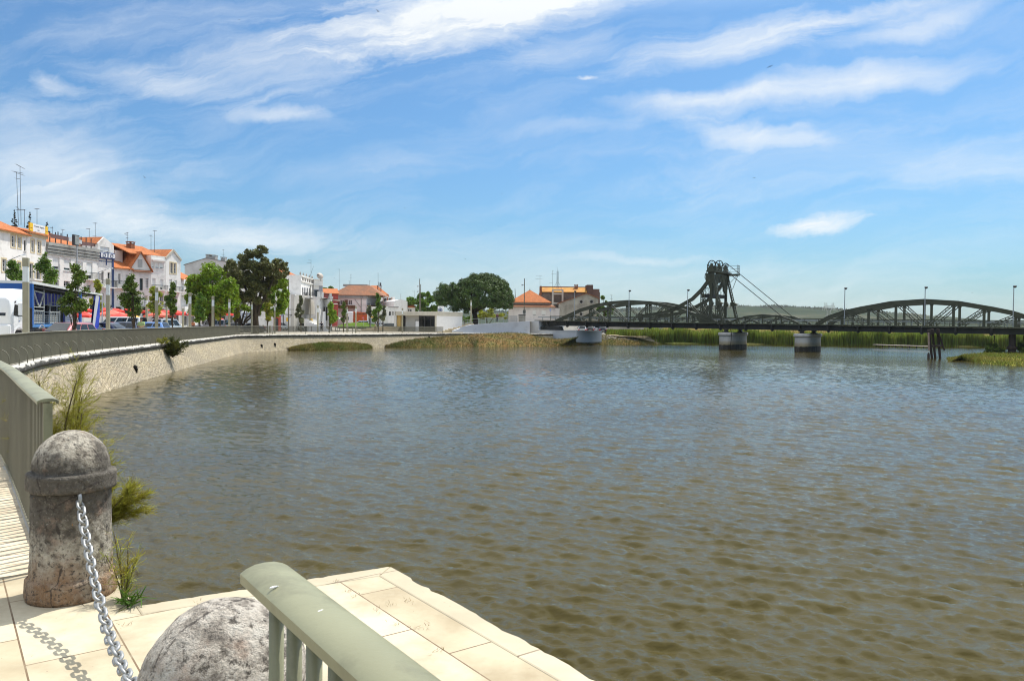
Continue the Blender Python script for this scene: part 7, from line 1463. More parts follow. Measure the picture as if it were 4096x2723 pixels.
def parasol(label, u, d, half, vt, vb, mat, txt=None, rz=20):
    p = gpt(u, d); t = thing('parasol', label, 'parasol', p, R(rz), 'cafe parasols behind the parked cars'); zt_, zb = zz(u, vt, d) - p.z, zz(u, vb, d) - p.z; w = half * d / F; va = max(.22, (zt_ - zb) * .3)
    q = MB(); ring = [(sx * w, sy * w, zb + va) for sx, sy in ((-1, -1), (1, -1), (1, 1), (-1, 1))]; mids = [(0, -w * .98, zb + va + .1), (w * .98, 0, zb + va + .1), (0, w * .98, zb + va + .1), (-w * .98, 0, zb + va + .1)]; top = (0, 0, zt_)
    for j in range(4):
        a, m_, b_ = ring[j], mids[j], ring[(j + 1) % 4]; q.add([a, m_, top], [(0, 1, 2)]); q.add([m_, b_, top], [(0, 1, 2)]); q.add([a, m_, (m_[0], m_[1], m_[2] - va), (a[0], a[1], zb)], [(0, 1, 2, 3)]); q.add([m_, b_, (b_[0], b_[1], zb), (m_[0], m_[1], m_[2] - va)], [(0, 1, 2, 3)])
    q.build('canopy', mat, t); q = MB(); q.tube([(0, 0, 0), (0, 0, zt_ + .12)], .03, 6)
    for a in ring: q.tube([(0, 0, zt_ - .5), (a[0] * .7, a[1] * .7, zb + va + (zt_ - zb - va) * .28)], .012, 4)
    q.build('pole', POLE, t); q = MB(); q.box(-.3, .3, -.3, .3, 0, .08); q.build('base', DARKM, t)
    if txt: text_on('lettering', txt, w * .2, AWW, t, (0, -w * 1.01, zb + va * .45), (R(90), 0, 0), .003)
parasol('red parasol with white edging left of the blue trailer post', 332, 92, 36, 1244, 1271, PRED, None, 10); parasol('large faded salmon parasol with white lettering behind the lamp column', 450, 90, 52, 1239, 1268, SALM, 'SUPER BOCK', 0); parasol('red parasol with white motifs in front of the salmon one', 478, 86, 42, 1252, 1276, PRED, None, 25); parasol('yellow parasol behind the roof of the white van', 530, 95, 30, 1254, 1278, PYEL, None, 30); parasol('salmon parasol beside the third lamp column', 640, 98, 44, 1244, 1270, SALM, 'SUPER BOCK', -8); parasol('small red parasol behind the roof of the silver off-roader', 880, 118, 14, 1270, 1284, PRED, None, 20)
parasol('white parasol beyond the road at the foot of the terrace', 1349, 150, 13, 1267, 1279, AWW, None, 20); parasol('cream parasol stall left of the white lorry cab', 1326, 158, 18, 1274, 1286, P('parasol_cream', (.6, .55, .45), None, 2, .7), None, 0)
# ------------------------------------------------------------------ cars
TYRE = BLACK; RIM = P('alloy_rim', (.45, .46, .47), (.36, .37, .38), 6, .35, .7); HLAMP = glassmat('headlamp', (.45, .48, .5), .05); TLAMP = P('tail_lamp', (.42, .01, .01), (.34, .01, .01), 3, .25); PLATE = P('number_plate', (.7, .7, .66), None, 3, .5)
def paint(name, c): return P(name, c, tuple(x * .93 for x in c), 1.2, .3, .25, coat=.8)
CST = {'hatch': dict(L=4.0, W=1.70, H=1.46, xw=.22, xr=.05, xb=-.36, xd=-.46, zn=.72, zh=.92, zb=.92, zd=.95), 'saloon': dict(L=4.5, W=1.73, H=1.42, xw=.22, xr=.06, xb=-.20, xd=-.34, zn=.68, zh=.88, zb=.90, zd=.95), 'estate': dict(L=4.6, W=1.75, H=1.46, xw=.23, xr=.08, xb=-.41, xd=-.47, zn=.70, zh=.90, zb=.93, zd=.95), 'mpv': dict(L=4.4, W=1.80, H=1.62, xw=.30, xr=.10, xb=-.40, xd=-.47, zn=.80, zh=1.02, zb=1.0, zd=1.0), 'suv': dict(L=4.6, W=1.80, H=1.86, xw=.20, xr=.10, xb=-.47, xd=-.495, zn=1.0, zh=1.12, zb=1.12, zd=1.12, clear=.42), 'van': dict(L=4.9, W=1.85, H=1.96, xw=.40, xr=.25, xb=-.48, xd=-.497, zn=.95, zh=1.15, zb=1.12, zd=1.12), 'minivan': dict(L=4.1, W=1.70, H=1.80, xw=.26, xr=.12, xb=-.475, xd=-.495, zn=.80, zh=1.05, zb=1.02, zd=1.02)}
def car(label, p, rz, style, col, lower=None, group=None, blind=False):
    c = CST[style]; L_, W_, H_ = c['L'], c['W'], c['H']; w = W_ / 2; zs = c.get('clear', .24); t = thing('parked_car', label, 'van' if 'van' in style else 'car', p, rz, group)
    X = lambda f: f * L_
    def ring(x, ww, zb, zt_, tw): zm = zs + .28; return [(x, -ww * .9, zs), (x, -ww, zm), (x, -ww, zb - .18), (x, -ww * .965, zb), (x, -tw, zt_ - .05), (x, -tw * .86, zt_), (x, tw * .86, zt_), (x, tw, zt_ - .05), (x, ww * .965, zb), (x, ww, zb - .18), (x, ww, zm), (x, ww * .9, zs)]
    hood = lambda f, ww, z: ring(X(f), ww, z - .10, z, ww * .86)
    tw = w * (.86 if 'van' in style or style == 'suv' else .74)
    R_ = [hood(.5, w * .80, c['zn'] - .1), hood(.485, w * .92, c['zn']), hood(.40, w * .98, c['zn'] * .4 + c['zh'] * .6), hood(c['xw'], w, c['zh'])] if True else 0
    R_ += [ring(X(c['xr']), w, c['zb'], H_ - .04, tw), ring(X((c['xr'] + c['xb']) / 2), w, c['zb'] + .01, H_, tw), ring(X(c['xb']), w, c['zb'] + .02, H_ - .04, tw * .98)]
    R_ += [hood(c['xd'], w * .98, c['zd'])]
    if style == 'saloon': R_ += [hood(-.47, w * .95, c['zd'] - .02)]
    R_ += [hood(-.5, w * .88, c['zd'] - (.1 if style == 'saloon' else .02))]
    q = MB(); q.loft(R_); q.build('body', col, t, smooth='auto', bevel=.03)
    if lower: q = MB(); q.loft([[(X(f), -w * k - .012, zs + .0), (X(f), w * k + .012, zs + .0), (X(f), w * k + .012, zs + .34), (X(f), -w * k - .012, zs + .34)] for f, k in ((.503, .82), (.47, .97), (-.47, .97), (-.503, .9))]); q.build('lower_trim', lower, t)
    def ys(z, f=0): k = (z - c['zb']) / (H_ - .05 - c['zb']); return w * .965 + (tw - w * .965) * k + .014
    zl, zt_ = c['zb'] + .05, H_ - .13
    for s_ in (-1, 1):
        xs = [(X(c['xw']) - .22, zl), (X(c['xr']) - .10, zt_), ((X(c['xb']) + .06) if not blind else X(.08), zt_), ((X(c['xd']) + .22) if not blind else X(.08), zl)]; n = 3 if not blind else 1
        q = MB(); g = [(x, s_ * ys(z), z) for x, z in xs]
        for k in range(n):
            f0, f1 = k / n + (.02 if k else 0), (k + 1) / n; a = Vector(g[0]).lerp(Vector(g[3]), f0); b_ = Vector(g[0]).lerp(Vector(g[3]), f1 - .02); d = Vector(g[1]).lerp(Vector(g[2]), f0); e = Vector(g[1]).lerp(Vector(g[2]), f1 - .02); q.quad(a, b_, e, d)
        q.build('side_window', CARGLASS, t)
        q = MB(); q.bbox(X(c['xw']) - .42, X(c['xw']) - .28, min(s_ * (w + .01), s_ * (w + .2)), max(s_ * (w + .01), s_ * (w + .2)), c['zb'] + .02, c['zb'] + .16, .02); q.build('wing_mirror', col, t)
        q = MB(); x0 = X(.49); q.loft([[(X(.478), s_ * w * .50, c['zn'] - .22), (X(.478), s_ * w * .88, c['zn'] - .22), (X(.44), s_ * w * .90, c['zn'] - .04), (X(.47), s_ * w * .52, c['zn'] - .04)], [(X(.504), s_ * w * .50, c['zn'] - .22), (X(.497), s_ * w * .86, c['zn'] - .22), (X(.482), s_ * w * .86, c['zn'] - .05), (X(.496), s_ * w * .52, c['zn'] - .05)]]); q.build('headlight', HLAMP, t)
        q = MB(); q.box(X(-.504), X(-.47), min(s_ * w * .66, s_ * w * .90), max(s_ * w * .66, s_ * w * .90), c['zd'] - .34, c['zd'] - .06); q.build('tail_light', TLAMP, t)
    q = MB(); a, b_ = X(c['xw']) - .02, X(c['xr']) + .02; o = .022; q.quad((a + o, -w * .80, c['zh'] + .05), (a + o, w * .80, c['zh'] + .05), (b_ + o, tw * .80, H_ - .05), (b_ + o, -tw * .80, H_ - .05)); q.build('windscreen', CARGLASS, t)
    q = MB(); a, b_ = X(c['xd']), X(c['xb']); q.quad((a - o, -w * .76, c['zd'] + .05), (a - o, w * .76, c['zd'] + .05), (b_ - o, tw * .78, H_ - .07), (b_ - o, -tw * .78, H_ - .07)); q.build('rear_window', CARGLASS, t)
    q = MB(); q.bbox(X(.49), X(.512), -w * .72, w * .72, zs + .06, zs + .30, .01); q.build('front_bumper', lower or DARKM, t); q = MB(); q.bbox(X(-.512), X(-.49), -w * .78, w * .78, zs + .06, zs + .28, .01); q.build('rear_bumper', lower or DARKM, t)
    q = MB(); q.box(X(.513), X(.513) + .012, -.26, .26, zs + .14, zs + .25); q.box(X(-.513) - .012, X(-.513), -.26, .26, zs + .3, zs + .41); q.build('number_plate', PLATE, t)
    rw = .31 + (zs - .24) * .5
    for fx_ in (.315, -.30):
        for s_ in (-1, 1):
            q = MB(); q.lathe([(rw + .055, -.02), (rw + .055, .004)] if s_ > 0 else [(rw + .055, -.004), (rw + .055, .02)], 20, (X(fx_), s_ * w, rw + .02), 'y'); q.build('wheel_arch', BLACK, t)
            q = MB(); q.lathe([(rw * .6, -.1), (rw * .97, -.1), (rw, -.06), (rw, .06), (rw * .97, .1), (rw * .6, .1)], 20, (X(fx_), s_ * (w - .085), rw), 'y'); o_ = q.build('wheel', TYRE, t, smooth='auto')
            q = MB(); q.lathe([(rw * .62, s_ * .07), (rw * .6, s_ * .104), (rw * .2, s_ * .09), (.02, s_ * .1)], 14, (X(fx_), s_ * (w - .085), rw), 'y'); q.build('rim', RIM, o_)
    return t
SILV = paint('paint_silver', (.42, .46, .50)); SILB = paint('paint_silver_blue', (.48, .55, .60)); PGRN = paint('paint_pale_green', (.42, .47, .42)); GREYP = paint('paint_grey', (.16, .17, .18)); GREYL = paint('paint_mid_grey', (.20, .20, .23)); NAVY = paint('paint_navy', (.012, .02, .055)); DBLU = paint('paint_dark_blue', (.018, .032, .07)); LBLU = paint('paint_light_blue', (.12, .26, .56)); CWHT = paint('paint_white', (.72, .72, .71)); PINK = paint('paint_faded_red', (.42, .13, .14)); BLK = paint('paint_black', (.012, .012, .016)); TEAL = paint('paint_teal', (.03, .09, .14))
LGREYT = P('light_grey_trim', (.48, .48, .50), None, 2, .5)
def carat(label, u, d, rz, style, col, **k): p = gpt(u, d); return car(label, p, R(rz), style, col, **k)
carat('faded red hatchback in front of the open truck, behind the railing', 264, 45, -98, 'hatch', PINK)
carat('dark teal car half hidden behind the blue trailer post', 352, 66, 165, 'saloon', TEAL); carat('dark blue saloon with a sloping tail behind the first bench', 417, 66.5, 172, 'saloon', DBLU); carat('dark blue estate car between the lamp column and the white van', 482, 70, 170, 'estate', DBLU)
carat('long white panel van with side windows below the parasols', 487, 83, 176, 'van', CWHT); carat('light blue estate car behind the man in green', 583, 79, 178, 'estate', LBLU); carat('small silver van with a big rear window left of the corner cafe', 676, 92, 72, 'minivan', SILB)
carat('silver off-roader with pale lower trim parked side on', 847, 110, 176, 'suv', GREYL, lower=LGREYT); carat('dark car nose hidden behind the off-roader spare wheel', 920, 114, 182, 'saloon', BLK); carat('white saloon between the off-roader and the dark blue saloon', 954, 117, 184, 'saloon', CWHT); carat('dark navy saloon parked in front of the white advertising board', 1000, 113, 188, 'saloon', NAVY)
carat('silver blue hatchback facing the river, leftmost of three cars', 1124, 147, -62, 'hatch', SILB); carat('pale green saloon facing the river, middle of three cars', 1202, 150, -55, 'saloon', PGRN); carat('dark grey people carrier facing the river, right of three cars', 1258, 152, -62, 'mpv', GREYP)
carat('silver rounded hatchback on the roundabout before the orange trailer', 1447, 181, 175, 'mpv', SILV); carat('dark green estate parked far behind the mound near the pavilion', 1552, 172, 160, 'estate', paint('paint_dark_green', (.02, .035, .03))); carat('white car far behind the steps beside the dark green estate', 1526, 178, 165, 'hatch', CWHT); carat('white van behind the blue fence near the chevron board', 1505, 184, 170, 'van', CWHT)
for u, d, st_, cl, a, lab in ((2325, 160, 'estate', SILV, 90, 'silver car under the bridge at the abutment, leftmost of the row'), (2357, 163, 'hatch', BLK, 90, 'black hatchback seen from behind under the left arch'), (2388, 167, 'van', CWHT, 90, 'white van between the two dark cars under the bridge'), (2408, 163, 'hatch', NAVY, 90, 'dark navy car with a bright lamp reflection under the left arch')): p = gp(u, d, 0); car(lab, Vector((p.x, p.y, 0.0)), R(a), st_, cl)
# ------------------------------------------------------------------ the open curtain-side truck
A = gp(128, 47.5); E_ = gp(408, 66.5); dT = (E_ - A).to_2d(); LT = dT.length; aT = math.atan2(dT.y, dT.x)
TBLUE = P('truck_blue', (.012, .10, .38), (.01, .085, .33), 1, .45); TDARK = P('curtain_blue', (.018, .032, .30), (.03, .06, .46), .9, .6, stretch=(3, 1, .3)); TWH = P('truck_white', (.72, .74, .75), (.66, .68, .69), 1, .35, coat=.5); TBED = P('truck_bed_blue', (.03, .16, .42), None, 1, .5)
t = thing('curtain_trailer', 'blue truck trailer with its curtain side open, loaded with stage frames', 'trailer', (A.x, A.y, .05), aT); zT = zz(128, 1124, 47.5) - .05; zE = zz(408, 1176, 66.5) - .05; zf = 1.22; WT = 2.55
q = MB(); q.loft([[(-.1, -.05, zT - .16), (-.1, WT, zT - .16), (-.1, WT, zT), (-.1, -.05, zT)], [(LT + .05, -.05, zE - .14), (LT + .05, WT, zE - .14), (LT + .05, WT, zE), (LT + .05, -.05, zE)]]); q.build('roof_frame', TWH, t)
q = MB()
for k in range(12): f_ = (k + .5) / 12; z = zT + (zE - zT) * f_ - .22; q.bar((LT * f_, 0, z), (LT * f_, WT - .06, z), .06, .1)
q.quad((.1, .05, zT - .3), (LT - .1, .05, zE - .28), (LT - .1, .5, zE - .28), (.1, .5, zT - .3)); q.build('roof_bows', DARKM, t)
q = MB(); q.box(-.08, .0, 0, WT, zf - .1, zT - .165); q.build('front_wall', TBLUE, t)
for k in range(6): q = MB(); q.box(-.11, -.082, .15 + k * .42, .19 + k * .42, zf, zT - .4); q.build('front_rib', TBLUE, t)
q = MB(); q.box(-.12, .12, -.06, -.003, zf - .1, zT - .17); q.build('corner_post', TBLUE, t)
q = MB(); n = 60
for k in range(n): x0, x1 = LT * k / n, LT * (k + 1) / n; y0, y1 = WT - .1 + .05 * math.sin(k * .9), WT - .1 + .05 * math.sin(k * .9 + .9); q.quad((x0, y0, zf), (x1, y1, zf), (x1, y1, zT + (zE - zT) * x1 / LT - .2), (x0, y0, zT + (zE - zT) * x0 / LT - .2))
q.build('far_curtain', TDARK, t)
q = MB(); q.box(-.1, LT * .72, -.02, WT, zf - .12, zf); q.box(-.1, LT * .62, -.06, -.023, zf - .16, zf + .02); q.build('load_bed', TBED, t)
q = MB(); q.box(0, LT * .9, .5, WT - .5, .75, zf - .125); q.build('chassis', BLACK, t)
xm = LT * (xx(340, 60) - A.x) / dT.x; q = MB(); q.box(xm - .12, xm + .12, .0, .14, .05, zE + .1); q.box(xm - .3, xm - .2, .0, .14, .05, zE); q.build('centre_post', TBLUE, t)
q = MB(); x0 = LT - 4.2; rows_ = []
for k in range(9): f_ = k / 8; rows_.append([(x0 + f_ * 2.6 + 1.3, .02 + .05 * math.sin(k), zE - .2), (x0 + f_ * 3.2 + .4, .02 + .09 * math.sin(k * 1.7), 1.9), (x0 + f_ * 2.8 - .3, .05 * math.sin(k * 2), .35)])
for a, b_ in zip(rows_, rows_[1:]):
    for j in range(2): q.quad(a[j], b_[j], b_[j + 1], a[j + 1])
q.build('drawn_curtain', P('curtain_royal', (.012, .028, .30), (.02, .05, .40), .8, .5, stretch=(2, 1, .6)), t)
q = MB(); q.add([(x0 + 1.2, -.13, zE - .22), (x0 + 2.5, -.13, zE - .22), (x0 + .5, -.13, .6), (x0 - .4, -.13, .45)], [(0, 1, 2, 3)]); q.add([(x0 + 1.2, -.12, zE - .22), (x0 + 2.5, -.12, zE - .22), (x0 + .5, -.12, .6), (x0 - .4, -.12, .45)], [(3, 2, 1, 0)]); q.build('pale_stripe', P('stripe_grey', (.42, .44, .48), None, 2, .5), t)
q = MB(); q.bar((LT, -.02, .4), (LT, -.02, zE - .15), .08, .08); q.bar((LT, WT, .4), (LT, WT, zE - .15), .08, .08); q.build('rear_frame', TWH, t)
for x in (1.8, LT * .55, LT * .55 + 1.35, LT * .55 + 2.7):
    q = MB(); q.lathe([(.3, -.16), (.5, -.16), (.52, -.1), (.52, .1), (.5, .16), (.3, .16)], 22, (x, .3, .52), 'y'); o = q.build('wheel', BLACK, t, smooth='auto'); q = MB(); q.lathe([(.3, -.165), (.1, -.12), (.02, -.12)], 14, (x, .3, .52), 'y'); q.build('rim', RIM, o)
q = MB(); arc = [(1.8 + .72 * math.cos(R(a)), .55 + .66 * math.sin(R(a))) for a in range(-10, 191, 20)]
for a, b_ in zip(arc, arc[1:]): q.bar((a[0], .2, a[1]), (b_[0], .2, b_[1]), .6, .04, (0, 0, 1))
q.build('mudguard', P('mudguard_grey', (.3, .32, .35), None, 2, .5), t)
tb = t
def onbed(u, v, y=.5, dd=None):
    p = onplane(u, v, Vector((A.x, A.y, 0)) + Vector((-math.sin(aT), math.cos(aT), 0)) * y, Vector((-math.sin(aT), math.cos(aT), 0))); return (p - Vector((A.x, A.y, 0))).dot(Vector((math.cos(aT), math.sin(aT), 0)))
STG = P('stage_alu', (.46, .48, .47), (.36, .38, .37), 8, .45, .3)
def cage(label, u0, u1, z0, z1, kind, y=.45, dep=1.1):
    x0, x1 = onbed(u0, 1300, y), onbed(u1, 1300, y); w = x1 - x0; o = Vector((A.x, A.y, .05)) + Vector((math.cos(aT), math.sin(aT), 0)) * x0 + Vector((-math.sin(aT), math.cos(aT), 0)) * y; t = thing('load_frame', label, 'stage frame', (o.x, o.y, .05 + z0), aT); h = z1 - z0; q = MB()
    for yy in (0, dep):
        for x in (0, w): q.bar((x, yy, 0), (x, yy, h), .07)
        q.bar((0, yy, .08), (w, yy, .08), .06); q.bar((0, yy, h - .12), (w, yy, h - (.12 if kind != 'V' else .22)), .06)
        if kind == 'V': q.bar((.05, yy, h - .15), (w * .5, yy, .1), .07); q.bar((w - .05, yy, h - .2), (w * .58, yy, .1), .07)
        elif kind == 'bars':
            for k in range(5): q.bar((w * (k + 1) / 6, yy, .1), (w * (k + 1) / 6, yy, h - .1), .035)
    for x in (0, w): q.bar((x, 0, .08), (x, dep, .08), .06); q.bar((x, 0, h - .12), (x, dep, h - .12), .05)
    q.build('frame', STG, t)
    if kind != 'V':
        q = MB()
        for k in range(4): q.box(.1, w - .1, .08, dep - .08, .12 + k * .14, .21 + k * .14)
        q.build('stacked_bars', P('stacked_metal', (.42, .41, .36), (.3, .29, .25), 4, .6, .2), t)
    return t
cage('lower silver crate of stacked bars at the front of the trailer', 134, 175, zf + .0, zf + 1.0, 'bars'); cage('upper silver V-braced frame standing on the front crate', 134, 176, zf + 1.03, zf + 2.25, 'V'); cage('silver crate of stacked bars farther along the trailer bed', 198, 238, zf, zf + .95, 'bars')
x0 = onbed(198, 1300, 1.3); o = Vector((A.x, A.y, .05)) + Vector((math.cos(aT), math.sin(aT), 0)) * x0 + Vector((-math.sin(aT), math.cos(aT), 0)) * 1.45; t = thing('flight_case', 'big black stage box in the middle of the trailer', 'stage box', (o.x, o.y, .05 + zf), aT); w_ = onbed(262, 1300, 1.3) - x0; q = MB(); q.bbox(.05, w_, 0, .85, 0, 1.3, .04); q.build('box', BLACK, t); q = MB(); q.box(.0, w_ + .05, -.03, .87, 1.303, 1.36)
for k in range(5): q.bar((.1 + k * w_ / 5, -.02, 1.36), (.1 + k * w_ / 5, -.02, 2.2), .05)
q.build('rail', STG, t)
x0 = onbed(262, 1300, .4); o = Vector((A.x, A.y, .05)) + Vector((math.cos(aT), math.sin(aT), 0)) * x0 + Vector((-math.sin(aT), math.cos(aT), 0)) * .4; t = thing('wire_cage', 'tall grey wire mesh cage at the back of the load', 'stage frame', (o.x, o.y, .05 + zf), aT); w_ = onbed(288, 1300, .4) - x0; q = MB()
for k in range(9): q.bar((w_ * k / 8, 0, 0), (w_ * k / 8, 0, 1.55), .035)
for k in range(9): q.bar((0, 0, .05 + k * .18), (w_, 0, .05 + k * .18), .03)
q.build('mesh', STG, t); q = MB()
for x in (0, w_): q.bar((x, 1.0, 0), (x, 1.0, 1.55), .06); q.bar((x, 0, 1.53), (x, 1.0, 1.53), .06)
q.build('frame', STG, t)
# tractor cab in front of the trailer
cp_ = gp(28, 42.5); a_ = R(-82); t = thing('truck_cab', 'white truck tractor cab at the left edge in front of the blue trailer', 'truck', (cp_.x - .6, cp_.y, .05), a_)
def cring(x, z0, z1, w, wt): return [(x, -w, z0), (x, -w, z0 + (z1 - z0) * .72), (x, -wt, z1 - .12), (x, -wt * .85, z1), (x, wt * .85, z1), (x, wt, z1 - .12), (x, w, z0 + (z1 - z0) * .72), (x, w, z0)]
hc = zz(50, 1152, 42) - .05
q = MB(); q.loft([cring(1.1, .95, 2.5, 1.1, 1.06), cring(1.02, .95, 2.7, 1.22, 1.15), cring(.72, .95, hc - .35, 1.24, 1.1), cring(.3, .95, hc - .02, 1.24, 1.08), cring(-.9, .95, hc, 1.24, 1.1), cring(-1.1, .95, hc - .1, 1.22, 1.08)]); q.build('cab_body', TWH, t, smooth='auto', bevel=.05)
q = MB(); q.bbox(.7, 1.22, -1.25, 1.25, .35, 1.25, .06); q.build('front_bumper', TWH, t); q = MB(); q.box(1.215, 1.235, -.3, .3, .55, .68); q.build('number_plate', PLATE, t)
q = MB(); q.quad((1.085, -1.0, 1.72), (1.085, 1.0, 1.72), (.86, 1.0, 2.72), (.86, -1.0, 2.72)); w_ = q.build('windscreen', CARGLASS, t); w_.location.x = .05
for s_ in (-1, 1):
    q = MB(); q.quad((.78, s_ * 1.255, 1.75), (-.28, s_ * 1.255, 1.62), (-.28, s_ * 1.235, 2.48), (.62, s_ * 1.235, 2.52)); q.build('side_window', CARGLASS, t)
    q = MB(); q.bbox(.52, .74, min(s_ * 1.42, s_ * 1.62), max(s_ * 1.42, s_ * 1.62), 1.75, 2.45, .05); q.bbox(.54, .72, min(s_ * 1.42, s_ * 1.6), max(s_ * 1.42, s_ * 1.6), 1.45, 1.70, .05); q.bar((.6, s_ * 1.2, 2.4), (.6, s_ * 1.5, 2.35), .05); q.build('wing_mirror', TWH, t)
    q = MB(); q.box(-.42, -.3, s_ * 1.25 - .012, s_ * 1.25 + .012, 1.15, 1.38); q.build('door_handle', DARKM, t); q = MB(); q.box(.1, .22, s_ * 1.25 - .013, s_ * 1.25 + .013, 1.42, 1.60); q.box(.02, .1, s_ * 1.25 - .013, s_ * 1.25 + .013, 1.52, 1.66); q.build('door_logo', TBLUE, t)
    q = MB(); arc = [(.15 + .68 * math.cos(R(a)), .5 + .62 * math.sin(R(a))) for a in range(0, 181, 18)]
    for a, b_ in zip(arc, arc[1:]): q.bar((a[0], s_ * 1.08, a[1]), (b_[0], s_ * 1.08, b_[1]), .36, .09, (0, 0, 1))
    q.build('wheel_arch', TWH, t)
    for x in (.15, -2.6): q = MB(); q.lathe([(.3, -.15), (.49, -.15), (.51, -.1), (.51, .1), (.49, .15), (.3, .15)], 22, (x, s_ * 1.05, .51), 'y'); o = q.build('wheel', BLACK, t, smooth='auto'); q = MB(); q.lathe([(.3, s_ * .155), (.12, s_ * .12), (.02, s_ * .12)], 14, (x, s_ * 1.05, .51), 'y'); q.build('rim', RIM, o)
q = MB(); q.box(-3.6, -1.15, -.5, .5, .6, .9); q.bbox(-1.75, -1.16, -1.1, 1.1, .95, 2.2, .04); q.build('chassis', BLACK, t)
# white lorry with orange cattle trailer on the roundabout
OR = P('trailer_orange', (.56, .10, .008), (.50, .085, .006), 1, .5); p = gpt(1414, 186); k = 186 / F; sc = k; t = thing('orange_trailer', 'bright orange slatted lorry trailer beyond the roundabout mound', 'trailer', p, R(4)); w_ = 62 * k; z0 = .9; z1 = zz(1440, 1246, 186) - p.z; z2 = zz(1470, 1251, 186) - p.z
q = MB(); q.loft([[(0, 0, z0), (0, 2.4, z0), (0, 2.4, z1), (0, 0, z1)], [(w_, 0, z0), (w_, 2.4, z0), (w_, 2.4, z2), (w_, 0, z2)]]); q.build('body', OR, t); q = MB()
for j in range(13): x = w_ * j / 12; q.bar((x, -.03, z0), (x, -.03, z1 + (z2 - z1) * j / 12), .08, .08)
for f_ in (.3, .52, .76, .97): q.bar((0, -.045, z0 + (z1 - z0) * f_), (w_, -.045, z0 + (z2 - z0) * f_), .06, .09)
q.build('ribs', OR, t); q = MB()
for j in range(12): q.box(w_ * (j + .2) / 12, w_ * (j + .8) / 12, -.012, -.004, z0 + (z2 - z0) * .82, z0 + (z2 - z0) * .93)
q.build('slots', DARKM, t); q = MB()
for x in (w_ * .6, w_ * .8): q.lathe([(.48, 0), (.48, .3)], 16, (x, .1, .48), 'y')
q.box(.2, w_ - .1, .3, 2.1, .5, z0 - .003); q.build('running_gear', BLACK, t)
p2 = gpt(1396, 185); t = thing('lorry_cab', 'white high roofed lorry cab pulling the orange trailer', 'lorry', p2, R(184)); h = zz(1396, 1246, 185) - p2.z; q = MB(); q.loft([cring(1.15, .5, 1.9, 1.1, 1.05), cring(1.05, .5, 2.6, 1.22, 1.1), cring(.55, .5, h - .1, 1.22, 1.05), cring(-.9, .5, h, 1.22, 1.08)]); q.build('cab_body', TWH, t, smooth='auto', bevel=.05)
for s_ in (-1, 1): q = MB(); q.quad((.75, s_ * 1.235, 1.6), (-.1, s_ * 1.235, 1.55), (-.1, s_ * 1.23, 2.3), (.62, s_ * 1.23, 2.3)); q.build('side_window', CARGLASS, t); q = MB(); q.bbox(.55, .72, min(s_ * 1.4, s_ * 1.55), max(s_ * 1.4, s_ * 1.55), 1.6, 2.2, .03); q.bar((.6, s_ * 1.2, 2.1), (.6, s_ * 1.45, 2.1), .04); q.build('wing_mirror', DARKM, t); q = MB(); q.lathe([(.48, -.15), (.48, .15)], 18, (.2, s_ * 1.08, .48), 'y'); q.build('wheel', BLACK, t)
q = MB(); q.quad((1.14, -1, 1.75), (1.14, 1, 1.75), (.95, 1, 2.6), (.95, -1, 2.6)); o = q.build('windscreen', CARGLASS, t); o.location.x = .06
p = gpt(1497, 174); t = thing('blue_fence', 'blue metal mesh fence panel below the chevron board', 'fence', (p.x - 1.3, p.y, p.z)); z1 = zz(1497, 1273, 174) - p.z; q = MB()
for j in range(12): q.bar((j * .24, 0, 0), (j * .24, 0, z1), .06)
for f_ in (.1, .5, .95): q.bar((0, 0, z1 * f_), (2.65, 0, z1 * f_), .06)
q.build('mesh', P('fence_blue', (.06, .09, .30), None, 2, .5), t); q = MB(); q.bar((0, 0, -.2), (0, 0, z1 + .1), .1); q.bar((2.65, 0, -.2), (2.65, 0, z1 + .1), .1); q.build('end_posts', POLE, t)
t = thing('crowd_barrier', 'row of grey metal crowd barriers on the ramp before the cream villa', 'barrier', at(2032, 1286, 143)); w_ = 36 * 143 / F; q = MB()
for j in range(26): q.bar((w_ * j / 25, 0, .15), (w_ * j / 25, 0, 1.0), .02)
for z in (.15, 1.05): q.bar((0, 0, z), (w_, 0, z), .045)
q.build('bars', ALU, t); q = MB()
for j in range(4): x = w_ * j / 3; q.bar((x, 0, -.02), (x, 0, 1.07), .045); q.bar((x, -.3, 0), (x, .3, 0), .04)
q.build('feet', ALU, t)
p = gpt(786, 100); t = thing('cafe_planter', 'dark red cafe terrace screen with white flowers beside the off-roader bonnet', 'planter', (p.x - 1.6, p.y, p.z)); q = MB(); q.bbox(0, 1.5, 0, .4, 0, .55, .02); q.build('box', P('planter_red', (.13, .03, .02), None, 2, .7), t); leafcloud('flowers', [(.3 + .3 * j, .2, .75, .26, .22, .2) for j in range(4)], 260, .09, leafmat('white_flowers', (.6, .58, .45), (.5, .5, .36), 4, .2), t, 3)
